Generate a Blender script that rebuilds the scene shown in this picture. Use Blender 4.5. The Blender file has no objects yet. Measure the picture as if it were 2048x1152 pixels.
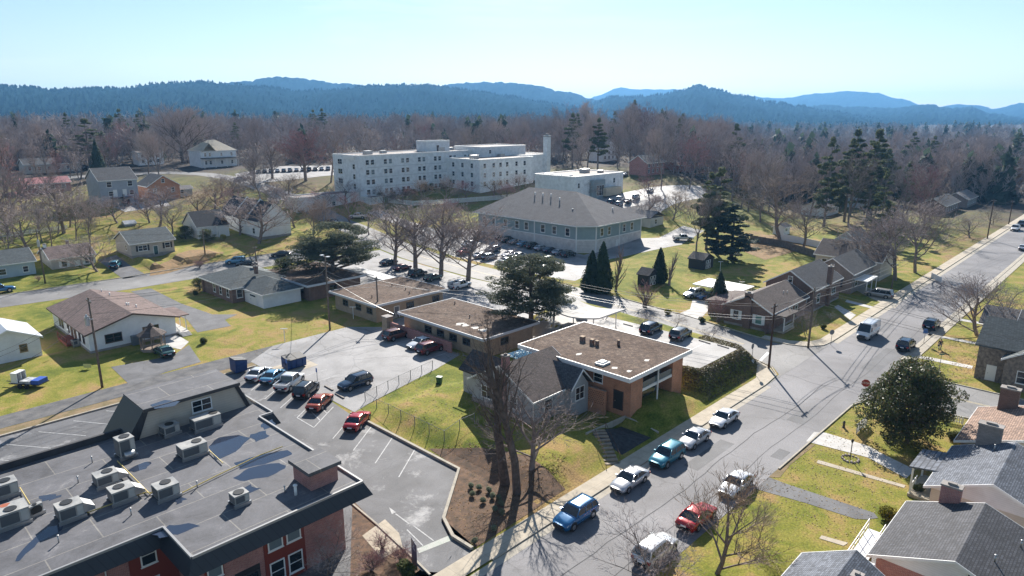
import bpy, bmesh, math, random
from mathutils import Vector, Matrix, noise as mnoise
R = random.Random(7)
PI = math.pi
SC = bpy.context.scene
COL = SC.collection

# ---------------------------------------------------------------- camera geometry (u = along the main street, v = across it)
F_PX, HZ, CAM_H = 1365.0, 228.0, 35.0
PITCH = math.atan((576 - HZ) / F_PX)
YAW = math.radians(46.2)
cp, sp, cy, sy = math.cos(PITCH), math.sin(PITCH), math.cos(YAW), math.sin(YAW)

def S(a, b, x):
    t = min(1.0, max(0.0, (x - a) / (b - a)))
    return t * t * (3 - 2 * t)

RT = [(0, 0), (170, 0), (215, 3.2), (240, 7), (285, 11), (350, 13.5), (450, 17), (700, 20), (1250, 0), (1e7, 0)]
def dseg(x, y, a, b):
    dx, dy = b[0] - a[0], b[1] - a[1]
    t = max(0, min(1, ((x - a[0]) * dx + (y - a[1]) * dy) / (dx * dx + dy * dy + 1e-9)))
    return math.hypot(x - a[0] - t * dx, y - a[1] - t * dy)
def inside(x, y, p):
    c = False; j = len(p) - 1
    for i in range(len(p)):
        if (p[i][1] > y) != (p[j][1] > y) and x < (p[j][0] - p[i][0]) * (y - p[i][1]) / (p[j][1] - p[i][1]) + p[i][0]:
            c = not c
        j = i
    return c
# banks: (toe outline, height, run of the slope)
BUMPS = [
    ([(61.0, 36.9), (74.6, 36.9), (74.6, 60), (61.0, 60)], 1.25, 3.4),
    ([(73.9, 36.9), (90.5, 36.9), (93.2, 40.0), (95.0, 56), (97, 76), (79, 76), (75, 60), (70, 57.5), (70, 42.5), (73.9, 41.0)], 2.62, 3.1),
    ([(42.2, 36.8), (60.6, 36.8), (60.6, 62), (56, 66), (45, 66), (42.2, 62)], 1.0, 3.6),
    ([(52.5, 164.2), (56.6, 164.2), (57.2, 172), (57.2, 190), (49, 190), (51, 176)], 1.7, 2.6),
    ([(58.8, 164.2), (72, 164.6), (72, 178), (66, 190), (58.2, 190), (58.6, 176)], 1.7, 2.6),
]
BB = [(min(q[0] for q in b[0]), max(q[0] for q in b[0]), min(q[1] for q in b[0]), max(q[1] for q in b[0])) for b in BUMPS]
def terr(u, v):
    d = math.hypot(u, v); h = 0.0
    for (a, x), (b, y) in zip(RT, RT[1:]):
        if a <= d <= b:
            h = x + (y - x) * (d - a) / (b - a); break
    if h: h *= S(21, 33, math.degrees(math.atan2(v, u)))
    for (poly, hh, w), bb in zip(BUMPS, BB):
        if bb[0] < u < bb[1] and bb[2] < v < bb[3] and inside(u, v, poly):
            dd = min(dseg(u, v, poly[i - 1], poly[i]) for i in range(len(poly)))
            h = max(h, hh * min(1.0, S(0, w, dd) * .6 + .4 * min(1, dd / w)))
    return h
def ray(px, py):
    a, b = (px - 1024) / F_PX, (576 - py) / F_PX
    x, y, z = a, cp + b * sp, -sp + b * cp
    return x * cy + y * sy, -x * sy + y * cy, z
def P(px, py, z=None):
    x, y, w = ray(px, py)
    if z is not None:
        t = (z - CAM_H) / w
        return x * t, y * t, z
    t = -CAM_H / w if w < -1e-4 else 5000
    for i in range(40):
        t = t * .5 + .5 * (terr(x * t, y * t) - CAM_H) / w
    return x * t, y * t, terr(x * t, y * t)
def P2(px, py, z=None): return P(px, py, z)[:2]
def hgt(b, top):
    u, v, z0 = P(*b)
    x, y, w = ray(b[0], top)
    return CAM_H + w * math.hypot(u, v) / math.hypot(x, y) - z0

# ---------------------------------------------------------------- tags
def tag(o, label=None, cat=None, group=None, kind=None):
    for k, x in (('label', label), ('category', cat), ('group', group), ('kind', kind)):
        if x: o[k] = x
    return o
def thing(name, label, cat, loc, rz=0, group=None):
    o = bpy.data.objects.new(name, None); COL.objects.link(o)
    o.location = loc; o.rotation_euler = (0, 0, rz); o.empty_display_size = .3
    return tag(o, label, cat, group)
def link(name, me, parent=None, loc=None, rz=None):
    o = bpy.data.objects.new(name, me); COL.objects.link(o)
    if parent: o.parent = parent
    if loc is not None: o.location = loc
    if rz is not None: o.rotation_euler = (0, 0, rz)
    return o
def dup(root, loc, rz=0, scale=None, label=None, cat=None, group=None):
    r = root.copy(); COL.objects.link(r); r.location = loc; r.rotation_euler = (0, 0, rz)
    if scale is not None: r.scale = scale if isinstance(scale, tuple) else (scale,) * 3
    tag(r, label, cat, group)
    for ch in list(root.children):
        c = ch.copy(); COL.objects.link(c); c.parent = r
        for g in ch.children:
            d = g.copy(); COL.objects.link(d); d.parent = c
    return r

# ---------------------------------------------------------------- mesh builder
class MB:
    def __init__(s): s.v = []; s.f = []; s.m = []
    def add(s, vs, fs, mi=0):
        b = len(s.v); s.v += vs
        for f in fs: s.f.append(tuple(b + i for i in f)); s.m.append(mi)
        return s
    def box(s, x0, x1, y0, y1, z0, z1, mi=0, rz=0, c=None):
        vs = [(x, y, z) for z in (z0, z1) for x, y in ((x0, y0), (x1, y0), (x1, y1), (x0, y1))]
        if rz:
            cx, cyy = c if c else ((x0 + x1) / 2, (y0 + y1) / 2); co, si = math.cos(rz), math.sin(rz)
            vs = [(cx + (x - cx) * co - (y - cyy) * si, cyy + (x - cx) * si + (y - cyy) * co, z) for x, y, z in vs]
        return s.add(vs, [(3, 2, 1, 0), (4, 5, 6, 7), (0, 1, 5, 4), (1, 2, 6, 5), (2, 3, 7, 6), (3, 0, 4, 7)], mi)
    def quad(s, *p, mi=0): return s.add([tuple(q) for q in p], [tuple(range(len(p)))], mi)
    def prism(s, poly, z0, z1, mi=0, mt=None):
        n = len(poly)
        if sum(poly[i - 1][0] * poly[i][1] - poly[i][0] * poly[i - 1][1] for i in range(n)) < 0: poly = poly[::-1]
        g = (lambda z, p: z(p) if callable(z) else z)
        vs = [(x, y, g(z0, (x, y))) for x, y in poly] + [(x, y, g(z1, (x, y))) for x, y in poly]
        s.add(vs, [tuple(range(n))[::-1]] + [(i, (i + 1) % n, n + (i + 1) % n, n + i) for i in range(n)], mi)
        b = len(s.v) - 2 * n
        s.f.append(tuple(b + n + i for i in range(n))); s.m.append(mi if mt is None else mt)
        return s
    def tube(s, p0, p1, r0, r1=None, n=8, mi=0, cap=True):
        r1 = r0 if r1 is None else r1
        p0, p1 = Vector(p0), Vector(p1); d = (p1 - p0)
        if d.length < 1e-6: return s
        d.normalize(); a = d.orthogonal().normalized(); b = d.cross(a)
        vs = []
        for p, r in ((p0, r0), (p1, r1)):
            for i in range(n):
                t = 2 * PI * i / n; vs.append(tuple(p + (a * math.cos(t) + b * math.sin(t)) * r))
        fs = [(i, (i + 1) % n, n + (i + 1) % n, n + i) for i in range(n)]
        if cap: fs += [tuple(range(n))[::-1], tuple(range(n, 2 * n))]
        return s.add(vs, fs, mi)
    def path(s, pts, r, n=5, mi=0):
        for a, b in zip(pts, pts[1:]): s.tube(a, b, r, r, n, mi, cap=True)
        return s
    def cone(s, c, r0, r1, z0, z1, n=12, mi=0, cap=True): return s.tube((c[0], c[1], z0), (c[0], c[1], z1), r0, r1, n, mi, cap)
    def mesh(s, name, mats, off=(0, 0, 0), smooth=False):
        me = bpy.data.meshes.new(name)
        ox, oy, oz = off
        me.from_pydata([(x - ox, y - oy, z - oz) for x, y, z in s.v], [], s.f)
        for m in (mats if isinstance(mats, (list, tuple)) else [mats]): me.materials.append(m)
        if any(s.m): me.polygons.foreach_set('material_index', s.m)
        if smooth: me.polygons.foreach_set('use_smooth', [True] * len(s.f))
        me.update()
        return me
    def obj(s, name, mats, parent=None, smooth=False, loc=None):
        """parent given: vertices are in world space, stored relative to the parent (unrotated)"""
        off = tuple(parent.location) if parent is not None and loc is None else (0, 0, 0)
        if parent is not None and parent.parent is not None: off = tuple(Vector(off) + parent.parent.location)
        return link(name, s.mesh(name, mats, off, smooth), parent, loc)

def part_of(name, s, mats, parent, smooth=False):
    return s.obj(name, mats, parent, smooth)

# ---------------------------------------------------------------- materials
def lin(r, g, b): return (r, g, b, 1)
def base(name, rough=.8, metal=0, spec=.4):
    m = bpy.data.materials.new(name); m.use_nodes = True
    nt = m.node_tree; b = nt.nodes['Principled BSDF']
    b.inputs['Roughness'].default_value = rough; b.inputs['Metallic'].default_value = metal
    b.inputs['Specular IOR Level'].default_value = spec
    return m, nt, b
def N(nt, t, **k):
    n = nt.nodes.new(t)
    for a, x in k.items(): setattr(n, a, x)
    return n
def noise(nt, vec, scale, detail=4, rough=.6, dist=0):
    n = N(nt, 'ShaderNodeTexNoise'); n.inputs['Scale'].default_value = scale; n.inputs['Detail'].default_value = detail
    n.inputs['Roughness'].default_value = rough; n.inputs['Distortion'].default_value = dist
    if vec is not None: nt.links.new(vec, n.inputs['Vector'])
    return n.outputs['Fac']
def ramp(nt, fac, stops):
    r = N(nt, 'ShaderNodeValToRGB'); e = r.color_ramp.elements
    while len(e) < len(stops): e.new(.5)
    for x, (p, c) in zip(e, stops): x.position = p; x.color = lin(*c) if len(c) == 3 else c
    nt.links.new(fac, r.inputs[0]); return r.outputs[0]
def g3(x): return (x, x, x)
def mix(nt, fac, a, b, mode='MIX'):
    m = N(nt, 'ShaderNodeMix', data_type='RGBA', blend_type=mode)
    for s, x in ((m.inputs[0], fac), (m.inputs[6], a), (m.inputs[7], b)):
        if isinstance(x, bpy.types.NodeSocket): nt.links.new(x, s)
        elif isinstance(x, (int, float)): s.default_value = x
        else: s.default_value = lin(*x)
    return m.outputs[2]
def bump(nt, b, h, strength=.3, dist=.05):
    n = N(nt, 'ShaderNodeBump'); n.inputs['Strength'].default_value = strength; n.inputs['Distance'].default_value = dist
    nt.links.new(h, n.inputs['Height']); nt.links.new(n.outputs[0], b.inputs['Normal'])
def wpos(nt): return N(nt, 'ShaderNodeNewGeometry').outputs['Position']
def math2(nt, op, a, b=None):
    m = N(nt, 'ShaderNodeMath', operation=op)
    for s, x in zip(m.inputs, (a, b)):
        if x is None: continue
        if isinstance(x, bpy.types.NodeSocket): nt.links.new(x, s)
        else: s.default_value = x
    return m.outputs[0]
MC = {}
def mat(name, c, c2=None, scale=1.5, rough=.8, metal=0, spec=.4, bs=0, lo=.35, hi=.65, fine=0):
    if name in MC: return MC[name]
    m, nt, b = base(name, rough, metal, spec)
    if c2 is None: c2 = tuple(x * .8 for x in c)
    p = wpos(nt); f = noise(nt, p, scale)
    col = ramp(nt, f, [(lo, c2), (hi, c)])
    if fine: col = mix(nt, .5, col, ramp(nt, noise(nt, p, fine, 2), [(.3, g3(.55)), (.7, g3(1.3))]), 'MULTIPLY')
    nt.links.new(col, b.inputs['Base Color'])
    if bs: bump(nt, b, f, bs)
    MC[name] = m; return m
def plain(name, c, rough=.5, metal=0, spec=.5):
    if name in MC: return MC[name]
    m, nt, b = base(name, rough, metal, spec); b.inputs['Base Color'].default_value = lin(*c); MC[name] = m; return m
def brick(name, a, b_, mortar, sx=.22, sy=.075, rough=.85):
    if name in MC: return MC[name]
    m, nt, b = base(name, rough)
    sx_ = N(nt, 'ShaderNodeSeparateXYZ'); nt.links.new(wpos(nt), sx_.inputs[0])
    cb = N(nt, 'ShaderNodeCombineXYZ'); nt.links.new(math2(nt, 'ADD', sx_.outputs[0], sx_.outputs[1]), cb.inputs[0]); nt.links.new(sx_.outputs[2], cb.inputs[1])
    t = N(nt, 'ShaderNodeTexBrick'); nt.links.new(cb.outputs[0], t.inputs['Vector'])
    t.inputs['Color1'].default_value = lin(*a); t.inputs['Color2'].default_value = lin(*b_); t.inputs['Mortar'].default_value = lin(*mortar)
    t.inputs['Scale'].default_value = 1; t.inputs['Brick Width'].default_value = sx; t.inputs['Row Height'].default_value = sy; t.inputs['Mortar Size'].default_value = sy * .1
    f = noise(nt, wpos(nt), .8)
    nt.links.new(mix(nt, .6, t.outputs[0], ramp(nt, f, [(.3, g3(.65)), (.7, g3(1.15))]), 'MULTIPLY'), b.inputs['Base Color'])
    MC[name] = m; return m
def siding(name, c, step=.18, axis='z', dark=.72, rough=.6, c2=None):
    """painted boards: a fine groove every step, plus faint weathering"""
    if name in MC: return MC[name]
    m, nt, b = base(name, rough)
    s_ = N(nt, 'ShaderNodeSeparateXYZ'); nt.links.new(wpos(nt), s_.inputs[0])
    src = s_.outputs[2] if axis == 'z' else math2(nt, 'ADD', s_.outputs[0], s_.outputs[1])
    fr = math2(nt, 'FRACT', math2(nt, 'DIVIDE', src, step))
    col = ramp(nt, fr, [(0, tuple(x * dark for x in c)), (.14, c), (1, c)])
    col = mix(nt, .7, col, ramp(nt, noise(nt, wpos(nt), .7, 5), [(.3, g3(.82)), (.7, g3(1.08))]), 'MULTIPLY')
    nt.links.new(col, b.inputs['Base Color']); bump(nt, b, fr, .25, .02)
    MC[name] = m; return m
def shingle(name, c, var=.35, rough=.9, row=.16, w=.3, streak=.0):
    if name in MC: return MC[name]
    m, nt, b = base(name, rough)
    s_ = N(nt, 'ShaderNodeSeparateXYZ'); nt.links.new(wpos(nt), s_.inputs[0])
    cb = N(nt, 'ShaderNodeCombineXYZ'); nt.links.new(math2(nt, 'ADD', s_.outputs[0], s_.outputs[1]), cb.inputs[0]); nt.links.new(math2(nt, 'MULTIPLY', s_.outputs[2], 2.2), cb.inputs[1])
    t = N(nt, 'ShaderNodeTexBrick'); nt.links.new(cb.outputs[0], t.inputs['Vector'])
    t.inputs['Color1'].default_value = lin(*[x * (1 + var) for x in c]); t.inputs['Color2'].default_value = lin(*[x * (1 - var) for x in c]); t.inputs['Mortar'].default_value = lin(*[x * .45 for x in c])
    t.inputs['Scale'].default_value = 1; t.inputs['Brick Width'].default_value = w; t.inputs['Row Height'].default_value = row; t.inputs['Mortar Size'].default_value = .02
    f = noise(nt, wpos(nt), .6, 6)
    col = mix(nt, .8, t.outputs[0], ramp(nt, f, [(.3, g3(.72)), (.7, g3(1.2))]), 'MULTIPLY')
    nt.links.new(col, b.inputs['Base Color']); bump(nt, b, t.outputs['Fac'], .4, .02)
    MC[name] = m; return m
SKY_STRENGTH = .056
SUN_STRENGTH = 5.0
EXPOSURE = 1.05
HAZE_DENSITY = .00011
HAZE_COL = (.22, .54, 1.0, 1)
HAZE_G = .3
# ---------------------------------------------------------------- setting: light, sky, camera
W = bpy.data.worlds.new("World"); SC.world = W; W.use_nodes = True
nt = W.node_tree; bg = nt.nodes['Background']
SUN_EL, SUN_AZ = math.radians(31), math.radians(39.3)      # azimuth measured from +u towards +v
sky = nt.nodes.new('ShaderNodeTexSky'); sky.sky_type = 'NISHITA'; sky.sun_disc = False
sky.sun_elevation = SUN_EL; sky.sun_rotation = math.pi / 2 - SUN_AZ
sky.altitude = 200; sky.air_density = 1.3; sky.dust_density = .2; sky.ozone_density = 3.4
tc = nt.nodes.new('ShaderNodeTexCoord'); mp = nt.nodes.new('ShaderNodeMapping'); mp.inputs['Scale'].default_value = (1.2, 1.2, 9); mp.inputs['Rotation'].default_value = (.12, .05, .4); nt.links.new(tc.outputs['Generated'], mp.inputs['Vector'])
cl_ = ramp(nt, noise(nt, mp.outputs[0], 2.4, 7, .62, .6), [(.5, g3(0)), (.8, g3(.5))])
nt.links.new(mix(nt, cl_, sky.outputs[0], (9.5, 10, 10.5)), bg.inputs[0]); bg.inputs[1].default_value = SKY_STRENGTH
ld = bpy.data.lights.new('sun', 'SUN'); ld.energy = SUN_STRENGTH; ld.angle = math.radians(.5); ld.color = (1, .94, .86)
lo = bpy.data.objects.new('sun', ld); COL.objects.link(lo)
sd = Vector((math.cos(SUN_AZ) * math.cos(SUN_EL), math.sin(SUN_AZ) * math.cos(SUN_EL), math.sin(SUN_EL)))
lo.rotation_euler = sd.to_track_quat('Z', 'Y').to_euler(); lo.location = (0, 0, 200)
cam = bpy.data.cameras.new('camera'); cam.lens = 24; cam.sensor_width = 36; cam.clip_end = 60000; cam.clip_start = .5
co = bpy.data.objects.new('camera', cam); COL.objects.link(co); co.location = (0, 0, CAM_H)
co.rotation_euler = (PI / 2 - PITCH, 0, -YAW); SC.camera = co
SC.view_settings.view_transform = 'Standard'; SC.view_settings.look = 'None'; SC.view_settings.gamma = 1
SC.view_settings.exposure = EXPOSURE
SC.cycles.volume_bounces = 0; SC.cycles.max_bounces = 6; SC.cycles.diffuse_bounces = 3; SC.cycles.glossy_bounces = 3
SC.cycles.transparent_max_bounces = 12; SC.cycles.use_denoising = True

# ---------------------------------------------------------------- ground
def grid_lines(a, b, far):
    xs = [a + i for i in range(int(b - a) + 1)]
    st = 2.0; x = b
    while x < far:
        st = min(3.0, st + .1) if x < 360 else st * 1.12
        x += st; xs.append(x)
    st = 2.0; x = a
    while x > -far:
        st = min(6.0, st + .2) if x > -80 else st * 1.2
        x -= st; xs.insert(0, x)
    return xs
GU, GV = grid_lines(-30, 170, 8300), grid_lines(-20, 215, 8300)
def make_ground():
    vs = [(u, v, terr(u, v)) for v in GV for u in GU]; n = len(GU)
    fs = [(j * n + i, j * n + i + 1, (j + 1) * n + i + 1, (j + 1) * n + i) for j in range(len(GV) - 1) for i in range(n - 1)]
    me = bpy.data.meshes.new('ground'); me.from_pydata(vs, [], fs)
    m, nt, b = base('winter_lawn', .95, 0, .15)
    p = wpos(nt)
    big = noise(nt, p, .045, 3, .5); mid = noise(nt, p, .28, 5, .65, .6); fine = noise(nt, p, 5, 6, .75)
    f = math2(nt, 'ADD', math2(nt, 'MULTIPLY', big, .45), math2(nt, 'MULTIPLY', mid, .55))
    lawn = ramp(nt, f, [(.36, (.075, .105, .012)), (.44, (.15, .165, .022)), (.51, (.23, .21, .042)), (.59, (.32, .215, .085)), (.7, (.22, .14, .075))])
    lawn = mix(nt, .85, lawn, ramp(nt, fine, [(.3, g3(.4)), (.5, g3(.95)), (.7, g3(1.7))]), 'MULTIPLY')
    wood = ramp(nt, noise(nt, p, .06, 6, .7), [(.35, (.035, .034, .03)), (.55, (.07, .055, .045)), (.72, (.11, .085, .05))])
    ln = N(nt, 'ShaderNodeVectorMath', operation='LENGTH'); nt.links.new(p, ln.inputs[0])
    dd = math2(nt, 'ADD', ln.outputs['Value'], math2(nt, 'MULTIPLY', big, 160))
    ff = N(nt, 'ShaderNodeMapRange'); ff.inputs[1].default_value = 290; ff.inputs[2].default_value = 400; nt.links.new(dd, ff.inputs[0])
    nt.links.new(mix(nt, ff.outputs[0], lawn, wood), b.inputs['Base Color'])
    bump(nt, b, fine, .5, .06)
    me.materials.append(m); me.polygons.foreach_set('use_smooth', [True] * len(fs))
    tag(link('ground', me), kind='structure')
make_ground()

def sheet(name, poly, m, off=.02, flat=None, kind='structure', parent=None, label=None):
    """a surface draped over the ground, cut on the ground's own grid lines; flat = fixed height"""
    if isinstance(poly[0][0], (int, float)): poly = [poly]
    bm = bmesh.new()
    for p in poly:
        bm.faces.new([bm.verts.new((q[0], q[1], 0)) for q in p])
    if flat is None:
        us = [v.co.x for v in bm.verts]; vs = [v.co.y for v in bm.verts]
        a0, a1, b0, b1 = min(us), max(us), min(vs), max(vs)
        t = [abs(terr(a0 + (a1 - a0) * i / 9, b0 + (b1 - b0) * j / 9)) for i in range(10) for j in range(10)]
        if max(t) > .01:
            for L, no, lo_, hi_ in ((GU, (1, 0, 0), a0, a1), (GV, (0, 1, 0), b0, b1)):
                for x in L:
                    if lo_ + .01 < x < hi_ - .01:
                        bmesh.ops.bisect_plane(bm, geom=bm.verts[:] + bm.edges[:] + bm.faces[:], plane_co=Vector(no) * x, plane_no=no)
        for v in bm.verts: v.co.z = terr(v.co.x, v.co.y) + off
    else:
        for v in bm.verts: v.co.z = flat + off
    bmesh.ops.triangulate(bm, faces=[f for f in bm.faces if len(f.verts) > 4])
    for f in bm.faces:
        f.normal_update()
        if f.normal.z < 0: f.normal_flip()
    me = bpy.data.meshes.new(name); bm.to_mesh(me); bm.free(); me.materials.append(m)
    o = link(name, me, parent)
    if not parent: tag(o, kind=kind)
    return o
def px(*pts, z=None): return [P2(a, b, z) for a, b in pts]
def rect(a, b, c, d): return [(a, c), (b, c), (b, d), (a, d)]
def strip(cl, w):
    L, Rr = [], []
    for i, (x, y) in enumerate(cl):
        a, b = cl[max(0, i - 1)], cl[min(len(cl) - 1, i + 1)]
        dx, dy = b[0] - a[0], b[1] - a[1]; l = math.hypot(dx, dy); ww = (w[i] if isinstance(w, list) else w) / 2
        L.append((x - dy / l * ww, y + dx / l * ww)); Rr.append((x + dy / l * ww, y - dx / l * ww))
    return L + Rr[::-1]
def stripq(cl, w):
    s = strip(cl, w); n = len(cl)
    return [[s[i], s[i + 1], s[2 * n - 2 - i], s[2 * n - 1 - i]] for i in range(n - 1)]

def asphalt(name, c, crack=.5, patch=.18, stain=None, seam=0):
    m, nt, b = base(name, .74, 0, .3)
    p = wpos(nt)
    a = noise(nt, p, patch, 6, .6, .4); f = noise(nt, p, 9, 3, .8)
    col = ramp(nt, a, [(.32, tuple(x * .72 for x in c)), (.5, c), (.68, tuple(x * 1.3 for x in c))])
    col = mix(nt, .8, col, ramp(nt, f, [(.3, g3(.72)), (.7, g3(1.25))]), 'MULTIPLY')
    col = mix(nt, ramp(nt, noise(nt, p, .55, 5, .7, .8), [(.6, g3(0)), (.72, g3(.45))]), col, tuple(x * .35 for x in c))
    if stain:
        s = noise(nt, p, .22, 7, .72, .3)
        col = mix(nt, ramp(nt, s, [(.55, g3(0)), (.68, g3(1))]), col, stain)
    if crack:
        v = N(nt, 'ShaderNodeTexVoronoi', feature='DISTANCE_TO_EDGE'); v.inputs['Scale'].default_value = .11
        w = N(nt, 'ShaderNodeTexNoise'); w.inputs['Scale'].default_value = .5; w.inputs['Detail'].default_value = 5
        nt.links.new(p, w.inputs['Vector'])
        nt.links.new(mix(nt, .985, mix(nt, .45, p, w.outputs['Color'], 'ADD'), p), v.inputs['Vector']) if False else None
        ad = N(nt, 'ShaderNodeVectorMath', operation='MULTIPLY_ADD'); nt.links.new(w.outputs['Color'], ad.inputs[0]); ad.inputs[1].default_value = (2.2, 2.2, 0); nt.links.new(p, ad.inputs[2])
        nt.links.new(ad.outputs[0], v.inputs['Vector'])
        k = ramp(nt, v.outputs['Distance'], [(0, g3(1)), (.007, g3(0))])
        col = mix(nt, math2(nt, 'MULTIPLY', k, crack), col, g3(.02))
    nt.links.new(col, b.inputs['Base Color']); bump(nt, b, f, .25, .01)
    return m
def concrete(name, c, joint=1.6, d=.6):
    m, nt, b = base(name, .85, 0, .3)
    p = wpos(nt); s_ = N(nt, 'ShaderNodeSeparateXYZ'); nt.links.new(p, s_.inputs[0])
    col = ramp(nt, noise(nt, p, .8, 6, .65), [(.3, tuple(x * .75 for x in c)), (.7, tuple(x * 1.1 for x in c))])
    if joint:
        e = [ramp(nt, math2(nt, 'FRACT', math2(nt, 'DIVIDE', s_.outputs[i], joint)), [(0, g3(1)), (.035, g3(0))]) for i in (0, 1)]
        col = mix(nt, math2(nt, 'MULTIPLY', math2(nt, 'MAXIMUM', e[0], e[1]), d), col, tuple(x * .4 for x in c))
    nt.links.new(col, b.inputs['Base Color'])
    return m
M_ROAD = asphalt('asphalt_road', (.175, .17, .175), .35, .1)
M_ROAD2 = asphalt('asphalt_cross_street', (.19, .185, .18), .35, .12)
M_LOT = asphalt('asphalt_lot', (.115, .115, .12), .3, .25, (.36, .355, .35))
M_LOT2 = asphalt('asphalt_old_lot', (.245, .24, .24), .45, .2)
M_DRIVE = asphalt('asphalt_drive', (.12, .12, .125), .3, .4)
M_PALE = asphalt('pale_lot', (.33, .32, .31), .3, .2)
M_CONC = concrete('concrete_walk', (.46, .40, .31))
M_CONC2 = concrete('concrete_white', (.55, .53, .5), 3)
M_KERB = concrete('concrete_kerb', (.42, .38, .31), 3)
M_GRAV = mat('alley_gravel', (.16, .155, .15), (.085, .085, .09), .7, .95, fine=12)
M_DIRT = mat('dry_dirt', (.26, .18, .10), (.15, .12, .05), .8, .95, fine=9)
M_MULCH = mat('mulch', (.17, .10, .06), (.075, .05, .032), 1.4, .95, fine=10)
M_LEAF = mat('fallen_leaves', (.30, .17, .07), (.16, .11, .04), 1.2, .95, fine=9)
M_WHITE = mat('road_paint_white', (.75, .75, .72), (.5, .5, .5), 3, .7)
M_YEL = mat('road_paint_yellow', (.62, .5, .25), (.4, .35, .25), 3, .7)
M_STRAW = mat('straw_lawn', (.36, .25, .09), (.26, .17, .06), .9, .95, fine=6)

sheet('main_street', rect(-60, 460, 23.9, 34.3), M_ROAD, .024)
sheet('gutter', [rect(-60, 84.5, 33.55, 34.3), rect(109, 330, 33.5, 34.3), rect(108, 330, 23.9, 24.5)], M_KERB, .03)
CS = [(98, 37), (98.4, 44), (101.6, 62), (103.6, 78), (104.4, 92), (104.2, 107), (105.4, 125), (108, 150), (111.4, 172), (113.5, 190), (115.2, 210), (117, 235), (117.5, 258), (114, 280), (106, 292), (90, 298), (55, 300)]
sheet('cross_street', stripq(CS, [8.6, 9, 9, 9.4, 9.4, 9.2, 9.2, 9, 8.6, 8, 8, 8, 8, 8, 8, 8, 8]), M_ROAD2, .036)
sheet('street_corner', [[(84.8, 34.2), (89.6, 34.7), (92, 36.6), (93.6, 40), (98, 40), (98, 34.2)], [(110, 34.2), (106, 34.8), (103.6, 36.6), (102.7, 40), (98, 40), (98, 34.2)],
      [(86, 24.0), (89.2, 23.2), (91, 21), (91.4, 17), (97, 17), (97, 24.0)], [(108, 24.0), (105, 23.3), (103, 21), (102.2, 17), (97, 17), (97, 24.0)]], M_ROAD2, .038)
sheet('cross_street', rect(91.4, 102.2, -70, 17), M_ROAD2, .036)
sheet('side_street', stripq([(-60, 157.5), (20, 159), (45, 157), (70, 156.5), (92, 156), (109, 153)], [12, 10.5, 12, 11.5, 10, 9]), M_ROAD2, .03)
sheet('road_paint', [q for o in (-.14, .14) for q in stripq([(x + o, y) for x, y in CS[1:8]], .1)] + [rect(97 + o - .05, 97 + o + .05, -60, 19) for o in (-.14, .14)], M_YEL, .046)
sheet('road_paint', [px((1502, 722), (1507, 727), (1539, 707), (1534, 704))], M_WHITE, .05)
M_SEAM = mat('road_seam', (.045, .045, .048), (.09, .09, .09), 1.2, .9)
rs = random.Random(3); seam = [(u, 28.9 + .25 * math.sin(u * .21) + rs.uniform(-.12, .12)) for u in range(-10, 91, 2)]
sheet('road_seam', stripq(seam, .07) + stripq([(u, 26.2 + .15 * math.sin(u * .3) + rs.uniform(-.06, .06)) for u in range(20, 140, 3)], .05) + stripq([(90 + .4 * math.sin(v), v) for v in range(24, 35)], .06), M_SEAM, .034)
sheet('road_patch', [rect(66, 68.4, 24.4, 25.6), rect(58, 66, 29.6, 31.2), rect(76, 80, 26, 28), rect(100, 112, 25, 27.4), rect(120, 126, 30, 33)], asphalt('road_patch', (.12, .12, .125), .2), .030)
# pavements and kerbs
SWF = [(119.5, 34.5), (107, 34.6), (104.8, 35.6), (103.3, 37.6), (102.9, 41), (103.6, 48)]
sheet('pavement', [rect(-60, 29.6, 34.5, 36.35), rect(29.6, 33.2, 34.5, 36.35), rect(33.2, 86, 34.5, 36.35)], M_CONC, .10)
sheet('pavement', [(86, 34.5), (89, 34.9), (91.4, 36.8), (93, 40.2), (93.9, 45), (92.5, 45), (91.2, 40.6), (89.4, 37.8), (86, 36.35)], M_CONC, .10)
sheet('pavement', [rect(109, 420, 34.6, 36.3), [(109, 34.6), (106.6, 34.9), (104.4, 36.2), (103.2, 39), (103.4, 43.5), (104.9, 43.5), (105, 39.6), (106.4, 37.2), (109, 36.3)]], M_CONC, .10)
sheet('pavement', [rect(108.5, 420, 22.6, 23.7)], M_KERB, .08)
def kerb(path, w=.16, h=.14, m=None):
    mb = MB()
    for q in stripq(path, w):
        mb.prism(q, -.3 + min(terr(*p) for p in q), lambda p: terr(*p) + h)
    return tag(mb.obj('kerb', m or M_KERB), kind='structure')
kerb([(-60, 34.4), (29, 34.4)]); kerb([(33.6, 34.4), (84.5, 34.4), (89, 34.8), (91.6, 36.6), (93.3, 40), (94.2, 45), (97, 60), (98.8, 78), (99.4, 92)])
kerb([(420, 34.5), (109, 34.5), (106.3, 34.8), (104, 36.3), (103, 39), (103.2, 44), (106.3, 60), (108.3, 76)]); kerb([(108.6, 23.8), (420, 23.8)])
kerb([(108.6, 23.8), (105.3, 23.2), (103.2, 21), (102.4, 17), (102.4, -40)]); kerb([(64, 23.8), (85.6, 23.8), (89, 23.0), (90.8, 20.8), (91.2, 17), (91.2, -40)])
kerb([(-40, 164.4), (20, 164.4), (47, 163.2), (64, 162.6), (84, 161)])
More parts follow.
